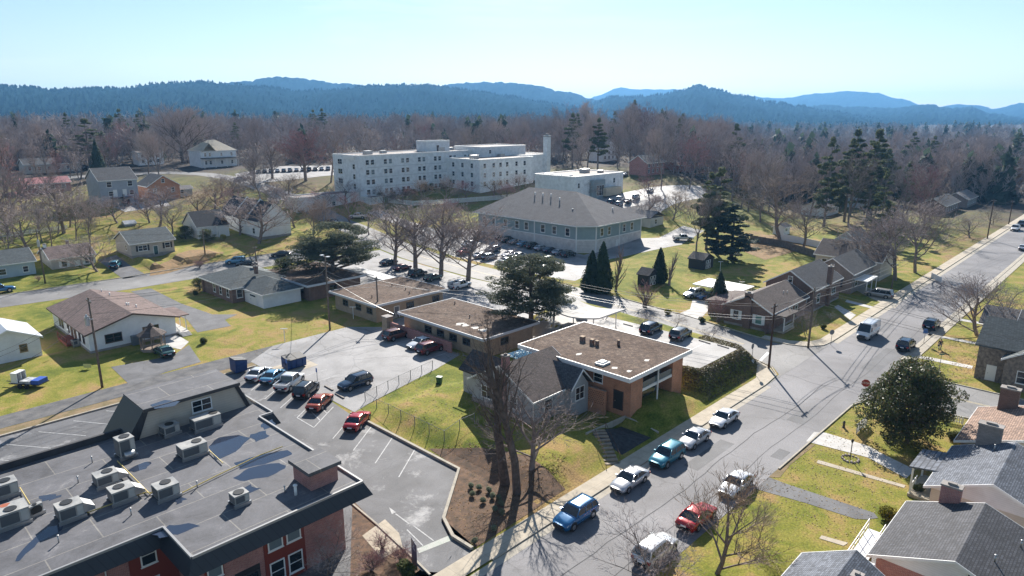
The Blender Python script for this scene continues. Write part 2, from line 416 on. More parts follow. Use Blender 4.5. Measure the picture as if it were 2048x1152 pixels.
# car parks, alley, drives
sheet('car_park', [[(-40, 41), (29.2, 41), (28.8, 37.4), (29.6, 36.4), (33.2, 36.4), (33.2, 39.2), (34.4, 41.7), (41.2, 47.2), (41.2, 66.2), (42, 74), (41.4, 90), (-40, 88.9)]], M_LOT, .026)
sheet('car_park', [[(41.9, 66.6), (45, 67.6), (58.2, 70.6), (64.3, 72.5), (64.3, 92.5), (60.5, 96.6), (47, 96.6), (41.3, 92.4), (41.3, 90), (42, 74)]], M_LOT2, .03)
sheet('alley', [(-40, 92.5), (41, 91.9), (46.9, 92.4), (46.9, 96.7), (22, 96.5), (-40, 94.6)], M_GRAV, .02)
sheet('dirt_strip', [(-40, 89.1), (41, 90.2), (42, 91.8), (-40, 92.4)], M_DIRT, .016)
sheet('car_park', [(66.5, 75), (79, 74.5), (99, 82), (99.5, 92), (99, 109), (100.2, 125), (102.5, 146), (90, 149), (76, 141), (76, 114), (81, 112), (81, 94.5), (66.5, 94.5)], M_LOT2, .022)
sheet('car_park', [(75.2, 46), (77.6, 42), (77.6, 40.5), (88.6, 40.4), (88.6, 72), (75.2, 72)], M_PALE, .05)
sheet('car_park', [(112, 94), (113, 89.5), (118, 90.5), (137, 97.6), (162, 92.2), (183, 97), (183, 104), (164, 100.5), (160, 104), (136, 105), (136, 146), (124, 158), (114.5, 150), (112, 125)], M_LOT2, .02)
sheet('forecourt', px((222, 734), (345, 712), (378, 690), (402, 724), (330, 745), (262, 772)), M_DRIVE, .022)
sheet('path', px((345, 655), (352, 668), (378, 684), (362, 699), (318, 690), (330, 668)), M_CONC2, .03)
sheet('driveway', px((262, 583), (302, 577), (362, 607), (425, 629), (475, 629), (450, 640), (462, 652), (395, 665), (375, 640)), M_DRIVE, .022)
sheet('driveway', px((195, 520), (232, 510), (262, 532), (295, 551), (247, 558)), M_DRIVE, .03)
sheet('driveway', px((1612, 883), (1628, 864), (1652, 866), (1736, 892), (1761, 906), (1830, 940), (1812, 957), (1735, 915)), M_CONC2, .03)
sheet('driveway', px((1500, 975), (1510, 950), (1536, 954), (1576, 969), (1748, 1026), (1756, 1036), (1736, 1039), (1711, 1038), (1611, 1006)), M_DRIVE, .022)
sheet('path', px((1636, 920), (1811, 971), (1808, 976), (1633, 926)), M_CONC, .03)
sheet('path', px((1638, 1077), (1643, 1071), (1696, 1086), (1687, 1092)), M_CONC, .03)
for q in (((1833, 711), (1856, 714), (1946, 732), (1943, 738), (1861, 721), (1836, 716)), ((1856, 667), (1986, 691), (1985, 695), (1855, 671)), ((1906, 635), (2006, 652), (2006, 656), (1905, 639)), ((1693, 600), (1757, 616), (1754, 620), (1690, 604)), ((1676, 610), (1712, 630), (1700, 640), (1668, 614))):
    sheet('path', px(*q), M_CONC2, .03)
sheet('driveway', px((1706, 578), (1722, 571), (1760, 583), (1806, 600), (1790, 617), (1745, 598)), M_CONC, .025)
sheet('driveway', px((1349, 631), (1380, 618), (1385, 600), (1412, 596), (1418, 620), (1390, 648)), M_CONC2, .025)
sheet('car_park', px((1235, 440), (1180, 402), (1250, 385), (1400, 372), (1440, 392), (1340, 412), (1310, 432)), M_PALE, .05)
sheet('car_park', px((478, 366), (500, 368), (700, 348), (705, 330), (560, 333), (470, 348)), M_LOT2, .06)
sheet('driveway', px((225, 414), (330, 398), (342, 412), (250, 424)), M_PALE, .05)
sheet('path', px((845, 466), (870, 458), (760, 420), (735, 425)), M_CONC2, .05)
sheet('planting_bed', [(41.6, 47.4), (42.2, 53), (45, 48), (47, 43), (46, 37), (33.8, 36.6), (34.6, 41.4)], M_MULCH, .03)
sheet('planting_bed', px((705, 1000), (740, 1035), (812, 1098), (840, 1140), (800, 1170), (700, 1170)), M_MULCH, .03)
sheet('planting_bed', [(61, 37), (61, 41), (55.4, 41), (55.4, 37)], mat('dark_cloth', (.05, .05, .052), (.02, .02, .022), 2.5, .8, bs=.6), .035)
sheet('path', [(28.2, 44.8), (31, 45.4), (30.6, 42.8), (29.6, 41), (27.5, 41)], M_CONC, .045)
sheet('leaf_litter', px((300, 552), (330, 548), (420, 522), (450, 505), (380, 500), (300, 535)), M_LEAF, .05)
sheet('leaf_litter', px((1536, 955), (1612, 886), (1630, 890), (1580, 930), (1560, 955)), M_DIRT, .018)
sheet('leaf_litter', px((1480, 500), (1520, 470), (1560, 470), (1600, 500), (1530, 520)), M_LEAF, .03)
sheet('trench_drain', px((838, 1107), (834, 1098), (899, 1071), (906, 1080)), mat('pale_grating', (.2, .25, .2), (.3, .3, .28), 1.2, .6, fine=14), .032)
kerb([(30.4, 50), (30, 45), (29.4, 40), (28.9, 36.6)]); kerb([(33.4, 36.6), (33.4, 39), (34.6, 41.6), (41.35, 47.1), (41.35, 66.5)], .3, .28); kerb([(-40, 89), (41, 90)], .25, .2)
kerb([(62.5, 37), (62.5, 41.5), (55, 41.5)], .2, .2)
lines = [[(36.3, v), (41, v + 3.4)] for v in (50.4, 54.4, 58.4, 62.4, 66.4, 70.2, 74.2, 78.2, 82)] + [[(36.3, 66.4), (36.3, 70.2)], [(37.8, 67.5), (38.6, 71.7)], [(39.4, 68.6), (40.2, 72.8)]]
lines += [[(43, v), (47.4, v)] for v in (72.6, 75.6, 78.6, 81.6)] + [[(59.2, v), (63.6, v)] for v in (74.6, 77.6, 80.6, 83.6, 86.6)]
lines += [[P2(*a), P2(*b)] for a, b in (((147, 842), (227, 850)), ((77, 864), (172, 872)), ((0, 888), (102, 897)), ((212, 822), (240, 824)), ((-60, 915), (18, 922)))]
lines += [[P2(*a), P2(*b)] for a, b in (((814, 1060), (846, 1092)), ((827, 1052), (867, 1082)), ((791, 1028), (818, 1048)))]
sheet('parking_lines', [q for l in lines for q in stripq(l, .11)] + [px((778, 1015), (792, 1025), (784, 1029))], mat('faded_paint', (.5, .5, .49), (.3, .3, .3), 3, .7), .04)
sheet('parking_lines', [q for k in range(6) for q in stripq([(83.4, 45 + k * 3.6), (88, 45 + k * 3.6)], .1)], M_WHITE, .062)

# ---------------------------------------------------------------- hills
def hill(dist, sky_px, front, back, rough, col, seed, rows=26, step=8, tree=0):
    """a forested ridge: its crest stands at the given distance and falls away on both sides"""
    cols = []
    x0, x1 = sky_px[0][0], sky_px[-1][0]
    k = int((x1 - x0) / step) + 1; rr = random.Random(seed)
    for i in range(k + 1):
        xx = x0 + (x1 - x0) * i / k
        for (a, ya), (b, yb) in zip(sky_px, sky_px[1:]):
            if a <= xx <= b: yy = ya + (yb - ya) * S(0, 1, (xx - a) / (b - a)); break
        x, y, w = ray(xx, yy); l = math.hypot(x, y)
        cols.append((x / l, y / l, max(5, CAM_H + w / l * dist)))
    vs, n = [], rows * 2 + 1
    for i, (dx, dy, h) in enumerate(cols):
        for j in range(-rows, rows + 1):
            t = j / rows
            d = dist + (t * front if t < 0 else t * back)
            f = 1 - S(0, 1, abs(t)) if t > 0 else (1 - abs(t)) ** 1.25
            n1 = mnoise.noise(Vector((dx * d / 420, dy * d / 420, seed))) * .5 + mnoise.noise(Vector((dx * d / 150, dy * d / 150, seed + 5))) * .25
            z = h * f + n1 * h * .55 * min(1, abs(t) * 3) * (1 - abs(t)) + rr.uniform(-1, 1) * rough * (1 if abs(t) > 0 else .6) * min(1, (1 - abs(t)) * 6)
            vs.append((dx * d, dy * d, z - 2))
    fs = [(i * n + j, (i + 1) * n + j, (i + 1) * n + j + 1, i * n + j + 1) for i in range(len(cols) - 1) for j in range(n - 1)]
    me = bpy.data.meshes.new('hill'); me.from_pydata(vs, [], fs)
    me.materials.append(mat('hill_forest_%d' % seed, col, tuple(c * .7 for c in col), .004, .98, spec=0))
    tag(link('hill', me), kind='structure')
    if tree:
        mb = MB()
        for q in range(tree):
            i = rr.randrange(len(cols) - 1); j = rr.choice([rows, rows, rows - 1])
            a, b = Vector(vs[i * n + j]), Vector(vs[(i + 1) * n + j]); p = a.lerp(b, rr.random()); hh = rr.uniform(4, 10) * dist / 2500; w = hh * rr.uniform(.25, .55)
            s3 = rr.random() * 6
            p = p + Vector((rr.uniform(-9, 9), rr.uniform(-9, 9), -1))
            mb.add([tuple(p + Vector((math.cos(s3 + 2.1 * e) * w, math.sin(s3 + 2.1 * e) * w, hh * .35))) for e in range(3)] + [tuple(p + Vector((0, 0, hh))), tuple(p - Vector((0, 0, 2)))],
                   [(0, 1, 3), (1, 2, 3), (2, 0, 3), (1, 0, 4), (2, 1, 4), (0, 2, 4)])
        tag(mb.obj('hill_forest', mat('hill_trees_%d' % seed, tuple(c * 1.0 for c in col), tuple(c * .6 for c in col), .01, .98, spec=0)), kind='stuff')
hill(2600, [(-420, 190), (-200, 176), (0, 172), (60, 174), (100, 179), (190, 176), (250, 176), (300, 168), (400, 163), (460, 168), (520, 173), (600, 181), (680, 178), (740, 171), (800, 169), (850, 169), (900, 175), (960, 183), (1024, 193), (1080, 203), (1140, 211), (1180, 220), (1240, 240), (1330, 250)], 1300, 1200, 5, (.012, .026, .026), 1, 34, 4, 1500)
hill(3700, [(380, 200), (430, 166), (480, 163), (560, 153), (620, 158), (680, 167), (740, 171), (800, 190), (900, 240)], 1200, 1500, 8, (.012, .026, .028), 2, 20, 6)
hill(3900, [(760, 240), (840, 182), (880, 171), (930, 165), (1000, 164), (1060, 169), (1130, 183), (1200, 200), (1260, 214), (1330, 245)], 1500, 1500, 8, (.012, .026, .028), 3, 20, 6)
hill(3200, [(1080, 246), (1150, 215), (1230, 193), (1280, 193), (1330, 189), (1360, 181), (1395, 172), (1430, 178), (1480, 191), (1540, 204), (1600, 213), (1650, 222), (1760, 238), (1840, 248)], 1400, 1400, 7, (.012, .026, .026), 4, 26, 5, 700)
hill(4300, [(1480, 246), (1560, 226), (1600, 216), (1650, 209), (1700, 213), (1780, 216), (1860, 209), (1900, 216), (1940, 214), (1980, 226), (2048, 236), (2200, 240)], 1700, 1500, 8, (.012, .026, .026), 5, 24, 6)
hill(6600, [(1140, 246), (1190, 192), (1240, 175), (1290, 179), (1360, 178), (1420, 190), (1480, 191), (1560, 196), (1640, 186), (1700, 182), (1750, 185), (1800, 197), (1850, 211), (1900, 240)], 1600, 1600, 6, (.012, .026, .03), 6, 16, 8)
hill(6200, [(1840, 240), (1890, 212), (1910, 208), (1960, 210), (1985, 217), (2048, 205), (2160, 196), (2300, 215)], 1600, 1600, 6, (.012, .026, .03), 7, 16, 8)

# ---------------------------------------------------------------- haze: one even volume of air
def make_haze():
    m = bpy.data.materials.new('haze'); m.use_nodes = True; nt = m.node_tree
    nt.nodes.clear(); out = N(nt, 'ShaderNodeOutputMaterial'); v = N(nt, 'ShaderNodeVolumePrincipled')
    v.inputs['Color'].default_value = HAZE_COL; v.inputs['Density'].default_value = HAZE_DENSITY
    v.inputs['Anisotropy'].default_value = HAZE_G
    nt.links.new(v.outputs[0], out.inputs['Volume'])
    o = MB().box(-9600, 9600, -9600, 9600, -12, 275).obj('haze', m)
    tag(o, kind='stuff')
if HAZE_DENSITY: make_haze()
# ---------------------------------------------------------------- buildings
WHT = siding('white_siding', (.8, .81, .82)); CREAM = siding('cream_siding', (.62, .58, .5)); BEIGE = siding('beige_siding', (.5, .45, .4))
GREY_S = siding('grey_siding', (.38, .4, .42)); PALEBLUE = siding('pale_blue_siding', (.42, .5, .56)); TEAL_S = siding('grey_green_siding', (.28, .36, .37))
TRIM = plain('white_trim', (.78, .78, .76), .45); DARKTRIM = plain('brown_trim', (.09, .06, .05), .6)
BR_RED = brick('red_brick', (.42, .16, .13), (.3, .105, .095), (.48, .41, .38)); BR_BROWN = brick('brown_brick', (.2, .105, .075), (.14, .075, .06), (.28, .25, .22))
BR_ORANGE = brick('orange_brick', (.56, .22, .1), (.43, .165, .08), (.5, .4, .31)); BR_TAN = brick('tan_brick', (.42, .3, .2), (.34, .24, .16), (.42, .37, .3))
BR_GREY = brick('grey_brick', (.26, .22, .2), (.19, .16, .15), (.33, .31, .29)); BLOCK = brick('pale_block', (.7, .65, .62), (.66, .62, .59), (.56, .53, .5), .4, .2)
BR_WHITE = brick('white_painted_brick', (.78, .8, .81), (.75, .77, .78), (.66, .69, .71), .5, .17)
STONE = mat('fieldstone', (.3, .25, .21), (.13, .11, .095), 2.6, .9, bs=.6); FOUND = mat('foundation', (.33, .3, .28), (.24, .22, .2), 1.2)
SH_DARK = shingle('dark_grey_shingle', (.085, .088, .095)); SH_BLACK = shingle('charcoal_shingle', (.05, .053, .06)); SH_MAR = shingle('maroon_shingle', (.17, .118, .106))
SH_BRN = shingle('brown_shingle', (.13, .1, .088)); SH_BLUE = shingle('blue_grey_shingle', (.145, .158, .185)); SH_TAN = shingle('tan_shingle', (.3, .2, .15)); SH_GRN = shingle('slate_shingle', (.085, .105, .11))
SH_GREY = shingle('grey_shingle', (.2, .185, .18), .15)
METAL_W = siding('white_metal_roof', (.55, .57, .6), .45, 'xy', .7, .35); METAL_G = siding('striped_metal_roof', (.5, .42, .3), .9, 'xy', .35, .4); METAL_D = siding('dark_standing_seam', (.028, .032, .04), .6, 'xy', .45, .42)
GLASS = plain('window_glass', (.015, .022, .03), .05, 0, .8); GLASS_L = plain('pale_blind_glass', (.16, .2, .22), .15, 0, .6)
def gravel_roof():
    m, nt, b = base('gravel_roof', .95, 0, .2); p = wpos(nt)
    col = ramp(nt, noise(nt, p, 1.9, 8, .95), [(.34, (.03, .024, .022)), (.48, (.13, .1, .082)), (.56, (.22, .17, .135)), (.68, (.5, .42, .34))])
    col = mix(nt, .85, col, ramp(nt, noise(nt, p, .22, 5, .65), [(.33, (.42, .32, .26)), (.5, (.66, .57, .52)), (.68, (.95, .9, .85))]), 'MULTIPLY')
    nt.links.new(col, b.inputs['Base Color']); bump(nt, b, noise(nt, p, 4, 4, .8), .6, .05); return m
M_GRAVEL = gravel_roof()
def tar_roof():
    m, nt, b = base('tar_roof', .75, 0, .35); p = wpos(nt)
    t = N(nt, 'ShaderNodeTexBrick'); nt.links.new(p, t.inputs['Vector']); t.inputs['Scale'].default_value = 1; t.inputs['Brick Width'].default_value = 7; t.inputs['Row Height'].default_value = 3.1; t.inputs['Mortar Size'].default_value = .045
    t.inputs['Color1'].default_value = lin(.105, .105, .115); t.inputs['Color2'].default_value = lin(.125, .125, .135); t.inputs['Mortar'].default_value = lin(.22, .21, .195)
    a = noise(nt, p, .34, 9, .78, .5)
    col = mix(nt, .95, t.outputs[0], ramp(nt, a, [(.3, g3(.45)), (.46, g3(.85)), (.58, g3(1.1)), (.66, (1.7, 1.65, 1.55)), (.76, (2.8, 2.65, 2.45))]), 'MULTIPLY')
    col = mix(nt, .6, col, ramp(nt, noise(nt, p, 10, 3, .8), [(.3, g3(.75)), (.7, g3(1.25))]), 'MULTIPLY')
    nt.links.new(col, b.inputs['Base Color']); return m
M_TAR = tar_roof()

def PV(px_, py_, v):
    x, y, w = ray(px_, py_); t = v / y; return x * t, CAM_H + w * t
def PU(px_, py_, u):
    x, y, w = ray(px_, py_); t = u / x; return y * t, CAM_H + w * t

FACE = {'-u': (0, -1), '+u': (0, 1), '-v': (1, -1), '+v': (1, 1)}
def onface(mb, face, pl, a0, a1, z0, z1, d0, d1, mi=0):
    """a box lying on a wall: a0..a1 along it, d0..d1 out from it"""
    ax, s = FACE[face]; lo, hi = sorted((pl + s * d0, pl + s * d1))
    if ax == 0: mb.box(lo, hi, a0, a1, z0, z1, mi)
    else: mb.box(a0, a1, lo, hi, z0, z1, mi)
def win(root, face, pl, a, z, w, h, fm=None, glass=None, shut=None, mull=1, fr=.1, name='window'):
    fm = fm or TRIM; mb = MB()
    a0, a1, z0, z1 = a - w / 2, a + w / 2, z - h / 2, z + h / 2
    for q in ((a0 - fr, a0, z0 - fr, z1 + fr), (a1, a1 + fr, z0 - fr, z1 + fr), (a0, a1, z0 - fr, z0), (a0, a1, z1, z1 + fr)):
        onface(mb, face, pl, *q, -.03, .06)
    if h > .8: onface(mb, face, pl, a0, a1, z - .03, z + .03, -.02, .045)
    for k in range(1, mull):
        x = a0 + w * k / mull; onface(mb, face, pl, x - .04, x + .04, z0, z1, -.02, .05)
    onface(mb, face, pl, a0 - fr - .05, a1 + fr + .05, z0 - fr - .05, z0 - fr, -.03, .1)
    f = mb.obj(name, fm, root)
    g = MB(); onface(g, face, pl, a0, a1, z0, z1, -.02, .025); g.obj('pane', glass or GLASS, f)
    if shut:
        for s in (-1, 1):
            q = MB(); c = a + s * (w / 2 + fr + .24); onface(q, face, pl, c - .22, c + .22, z0 - fr, z1 + fr, -.02, .05); q.obj('shutter', shut, root)
    return f
def door(root, face, pl, a, z0, w=.95, h=2.05, m=None, fm=None, glass=False):
    mb = MB(); onface(mb, face, pl, a - w / 2, a + w / 2, z0, z0 + h, -.02, .04); d = mb.obj('door', m or TRIM, root)
    q = MB()
    for b in ((a - w / 2 - .1, a - w / 2, z0, z0 + h + .1), (a + w / 2, a + w / 2 + .1, z0, z0 + h + .1), (a - w / 2, a + w / 2, z0 + h, z0 + h + .1)): onface(q, face, pl, *b, -.02, .07)
    q.obj('door_frame', fm or TRIM, root)
    g = MB(); onface(g, face, pl, a + w * .32, a + w * .38, z0 + .95, z0 + 1.1, .04, .09); g.obj('handle', METAL, d)
    return d
METAL = plain('dull_metal', (.45, .45, .45), .4, .8)
def pent_roof(mb, u0, u1, v0, v1, e, r, axis, th=.2, off=0):
    if axis == 'u':
        m = (v0 + v1) / 2 + off; g = lambda a, b, z: (b, a, z); l0, l1, s0, s1 = u0, u1, v0, v1
    else:
        m = (u0 + u1) / 2 + off; g = lambda a, b, z: (a, b, z); l0, l1, s0, s1 = v0, v1, u0, u1
    pr = [(s0, e), (m, r), (s1, e), (s1, e - th), (m, r - th), (s0, e - th)]
    vs = [g(a, l, z) for l in (l0, l1) for a, z in pr]
    fs = [(0, 1, 7, 6), (1, 2, 8, 7), (2, 3, 9, 8), (3, 4, 10, 9), (4, 5, 11, 10), (5, 0, 6, 11), (0, 5, 4, 1), (1, 4, 3, 2), (6, 7, 10, 11), (7, 8, 9, 10)]
    mb.add(vs, fs); return m
def hip_roof(mb, u0, u1, v0, v1, e, r, axis, th=.2, run=None):
    if axis == 'u':
        m = (v0 + v1) / 2; k = run or (v1 - v0) / 2; ra, rb = (u0 + k, m, r), (u1 - k, m, r)
    else:
        m = (u0 + u1) / 2; k = run or (u1 - u0) / 2; ra, rb = (m, v0 + k, r), (m, v1 - k, r)
    c = [(u0, v0), (u1, v0), (u1, v1), (u0, v1)]
    vs = [(x, y, e) for x, y in c] + [(x, y, e - th) for x, y in c] + [ra, rb]
    fs = [(7, 6, 5, 4), (0, 4, 5, 1), (1, 5, 6, 2), (2, 6, 7, 3), (3, 7, 4, 0)]
    fs += [(0, 1, 9, 8), (1, 2, 9), (2, 3, 8, 9), (3, 0, 8)] if axis == 'u' else [(0, 1, 8), (1, 2, 9, 8), (2, 3, 9), (3, 0, 8, 9)]
    mb.add(vs, fs)
def house(name, label, u0, u1, v0, v1, e, r, axis, wall, roof, z0=0, oh=.45, style='gable', trim=None, gable=None, found=None, th=.2, group=None, run=None, cat='house'):
    root = thing(name, label, cat, ((u0 + u1) / 2, (v0 + v1) / 2, z0), 0, group)
    a0, a1, b0, b1 = u0 + oh, u1 - oh, v0 + oh, v1 - oh
    mb = MB(); mb.box(a0, a1, b0, b1, z0 - 1.2, e - th - .01); mb.obj('wall', wall, root)
    if found:
        q = MB(); q.box(a0 - .04, a1 + .04, b0 - .04, b1 + .04, z0 - 1.2, z0 + found); q.obj('foundation', FOUND, root)
    q = MB()
    if style == 'gable':
        pent_roof(q, u0, u1, v0, v1, e, r, axis, th)
        sl = (r - e) / ((v1 - v0) / 2 if axis == 'u' else (u1 - u0) / 2)
        for s in (0, 1):
            g = MB()
            if axis == 'u':
                m = (v0 + v1) / 2; x0, x1 = (a0, a0 + .15) if s == 0 else (a1 - .15, a1)
                vs = [(x, y, z) for x in (x0, x1) for y, z in ((b0, e - th - .01), (b1, e - th - .01), (b1, e - th + sl * oh - .02), (m, r - th - .02), (b0, e - th + sl * oh - .02))]
            else:
                m = (u0 + u1) / 2; y0, y1 = (b0, b0 + .15) if s == 0 else (b1 - .15, b1)
                vs = [(x, y, z) for y in (y0, y1) for x, z in ((a0, e - th - .01), (a1, e - th - .01), (a1, e - th + sl * oh - .02), (m, r - th - .02), (a0, e - th + sl * oh - .02))]
            g.add(vs, [(0, 1, 2, 3, 4), (9, 8, 7, 6, 5), (0, 5, 6, 1), (1, 6, 7, 2), (2, 7, 8, 3), (3, 8, 9, 4), (4, 9, 5, 0)])
            g.obj('gable', gable or wall, root)
    else: hip_roof(q, u0, u1, v0, v1, e, r, axis, th, run)
    ro = q.obj('roof', roof, root)
    f = MB(); t = .05      # fascia boards just outside the roof edge
    if style == 'gable':
        for s in (0, 1):
            if axis == 'u':
                x = u0 - t if s == 0 else u1 + .003; m = (v0 + v1) / 2
                for p, pz, qq, qz in ((v0, e, m, r), (m, r, v1, e)): f.add([(xx, y, z) for xx in (x, x + t - .003) for y, z in ((p, pz - th - .03), (qq, qz - th - .03), (qq, qz + .01), (p, pz + .01))], [(0, 1, 2, 3), (7, 6, 5, 4), (0, 4, 5, 1), (1, 5, 6, 2), (2, 6, 7, 3), (3, 7, 4, 0)])
                y = v0 - t if s == 0 else v1 + .003; f.box(u0, u1, y, y + t - .003, e - th - .03, e - .01)
            else:
                y = v0 - t if s == 0 else v1 + .003; m = (u0 + u1) / 2
                for p, pz, qq, qz in ((u0, e, m, r), (m, r, u1, e)): f.add([(xx, yy, z) for yy in (y, y + t - .003) for xx, z in ((p, pz - th - .03), (qq, qz - th - .03), (qq, qz + .01), (p, pz + .01))], [(0, 1, 2, 3), (7, 6, 5, 4), (0, 4, 5, 1), (1, 5, 6, 2), (2, 6, 7, 3), (3, 7, 4, 0)])
                x = u0 - t if s == 0 else u1 + .003; f.box(x, x + t - .003, v0, v1, e - th - .03, e - .01)
    else:
        for q4 in ((u0 - t, u1 + t, v0 - t, v0 - .003), (u0 - t, u1 + t, v1 + .003, v1 + t), (u0 - t, u0 - .003, v0, v1), (u1 + .003, u1 + t, v0, v1)): f.box(*q4, e - th - .03, e - .01)
    f.obj('fascia', trim or TRIM, root)
    return root, ro, (a0, a1, b0, b1)
def chimney(roof, u, v, w, d, zb, zt, m, name='chimney'):
    q = MB(); q.box(u - w / 2, u + w / 2, v - d / 2, v + d / 2, zb, zt - .15); q.box(u - w / 2 - .06, u + w / 2 + .06, v - d / 2 - .06, v + d / 2 + .06, zt - .15, zt, 1)
    q.box(u - w * .22, u + w * .22, v - d * .22, v + d * .22, zt + .0, zt + .18, 1)
    return q.obj(name, [m, FOUND], roof)
def vent_pipe(roof, u, v, z, h=.6, r=.06, m=None):
    q = MB(); q.tube((u, v, z - .1), (u, v, z + h), r, r, 8); q.tube((u, v, z + h), (u, v, z + h + .08), r * 1.5, r * 1.5, 8); return q.obj('vent_pipe', m or METAL, roof, True)
def downpipe(root, u, v, z0, z1): return MB().tube((u, v, z0), (u, v, z1), .05, .05, 6).obj('downpipe', TRIM, root)

# --- the brick office with the flat tar roof
def office():
    root = thing('office_building', 'red brick office with dark skirted flat roof crowded with air conditioners', 'office', (10, 56, 0))
    wallp = [(-30, 49), (14.9, 49), (14.9, 44.2), (26.2, 44.2), (26.2, 59.4), (27.6, 59.4), (27.6, 65.2), (-30, 65.2)]
    MB().prism(wallp, -.3, 5.4).obj('wall', BR_RED, root)
    top = [(-30, 47.7), (13.8, 47.7), (13.8, 42.7), (27.2, 42.7), (27.2, 60.2), (28.6, 60.2), (28.6, 66.2), (-30, 66.2)]
    MB().prism(top, 5.36, 6.35).obj('roof', M_TAR, root)
    # flared skirt
    n = len(top); q = MB(); cap = MB()
    out = [(-30, 47.1), (13.2, 47.1), (13.2, 42.1), (27.75, 42.1), (27.75, 59.6), (29.1, 59.6), (29.1, 66.8), (-30, 66.8)]
    for i in range(n - 1):
        a, b, c, d = top[i], top[i + 1], out[i + 1], out[i]
        k = 6.62 if i == n - 2 else 6.5
        q.quad((a[0], a[1], k), (d[0], d[1], 5.3), (c[0], c[1], 5.3), (b[0], b[1], k)); q.quad((d[0], d[1], 5.3), (a[0], a[1], 5.3), (b[0], b[1], 5.3), (c[0], c[1], 5.3))
        for p in stripq([a, b], .16): cap.prism(p, 6.3, k + .02 + .004 * i)
    q.obj('roof_skirt', METAL_D, root); cap.obj('coping', plain('coping_metal', (.3, .3, .3), .5, .3), root)
    MB().box(-30, 28.4, 65.75, 66.05, 6.35, 6.95).obj('parapet', M_TAR2, root)
    # front walls: red panels, windows
    RP = plain('red_panel', (.2, .035, .025), .55)
    for u0, u1 in ((19.3, 22.6),):
        MB().box(u0, u1, 44.1, 44.25, 0, 5.1).obj('panel', RP, root)
    MB().box(-30, 8.3, 48.9, 49.05, 0, 5.1).obj('panel', RP, root); MB().box(11.6, 14.8, 48.9, 49.05, 0, 5.1).obj('panel', RP, root)
    for u in (20.2, 21.7): win(root, '-v', 44.1, u, 4.0, 1.0, 1.5, glass=GLASS_L); win(root, '-v', 44.1, u, 1.3, 1.0, 1.5)
    MB().box(14.95, 16.3, 44.1, 44.25, 0, 5.1).obj('panel', RP, root)
    win(root, '-v', 44.1, 15.65, 4.0, .9, 1.5, glass=GLASS_L); win(root, '-v', 44.1, 15.65, 1.3, .9, 1.5)
    for k in range(8): win(root, '-v', 48.9, 7.2 - k * 2.1, 4.45, 1.5, .8)
    for k in range(4): win(root, '-v', 48.9, 6.2 - k * 3.4, 1.5, 1.6, 1.4)
    win(root, '-v', 48.9, 12.9, 4.1, .9, 1.5); win(root, '-v', 48.9, 12.9, 1.3, .9, 1.5)
    MB().box(17.0, 18.9, 44.15, 44.35, 0, 2.6).obj('entrance_shade_slab', plain('entrance_shade', (.03, .03, .035), .4), root)  # flat slab on the wall, its dark colour painting the shade of a recess
    door(root, '-v', 44.15, 18.2, 0, 1.0, 2.1, GLASS, plain('bronze_frame', (.06, .06, .065), .4))
    downpipe(root, 10.1, 48.85, 0, 5.2)
    for v in (47, 50.5, 54, 57.5): win(root, '+u', 26.2, v, 3.9, 1.1, 1.4)
    # brick stair head on the roof
    s = MB(); s.box(23.7, 26.1, 44.5, 47.2, 6.3, 7.75).obj('stair_head', BR_RED, root)
    MB().box(23.45, 26.35, 44.25, 47.45, 7.75, 8.05).obj('stair_head_roof', M_TAR, root)
    # upper storey block
    z0, z1 = 6.3, 8.95
    q = MB().add([(16.6, 63.75, z0), (28.3, 63.75, z0), (26.8, 63.75, z1), (18.3, 63.75, z1), (16.6, 68.8, z0), (28.3, 68.8, z0), (26.8, 68.6, z1), (18.3, 68.6, z1)], [(0, 1, 2, 3), (5, 4, 7, 6), (3, 2, 6, 7), (0, 4, 5, 1), (1, 5, 6, 2), (4, 0, 3, 7)])
    q.obj('upper_storey', siding('upper_cream', (.5, .45, .38), .25), root)
    m = MB()
    m.add([(15.5, 63.6, z0 - 1.2), (18.1, 63.6, z1 + .02), (18.1, 68.8, z1 + .02), (15.5, 69.0, z0 - 1.2), (16.9, 63.6, z0 - 1.2), (18.6, 63.6, z1), (18.6, 68.8, z1), (16.9, 69, z0 - 1.2)], [(0, 1, 2, 3), (4, 7, 6, 5), (0, 4, 5, 1), (3, 2, 6, 7), (1, 5, 6, 2), (0, 3, 7, 4)])
    m.obj('shingled_end', METAL_D, root); m = MB()
    m.add([(28.45, 63.6, z0 - 1.2), (26.9, 63.6, z1 + .02), (26.9, 68.8, z1 + .02), (28.45, 69.0, z0 - 1.2), (28.1, 63.6, z0 - 1.2), (26.5, 63.6, z1), (26.5, 68.8, z1), (28.1, 69, z0 - 1.2)], [(3, 2, 1, 0), (5, 6, 7, 4), (1, 5, 4, 0), (7, 6, 2, 3), (2, 6, 5, 1), (4, 7, 3, 0)])
    m.obj('shingled_end', METAL_D, root)
    MB().box(18.1, 27.0, 63.5, 68.9, z1, z1 + .16).obj('upper_roof', M_TAR, root)
    e = MB(); e.box(18.05, 27.05, 63.38, 63.5, z1 - .12, z1 + .2); e.obj('roof_edge', plain('dark_gutter', (.05, .05, .055), .5), root)
    win(root, '-v', 63.75, 23.3, 7.85, 1.7, 1.05, mull=2)
    # standing water and stains on the roof
    WAT = base('puddle_water', .04, 0, .6); WAT[2].inputs['Base Color'].default_value = lin(.03, .04, .065)
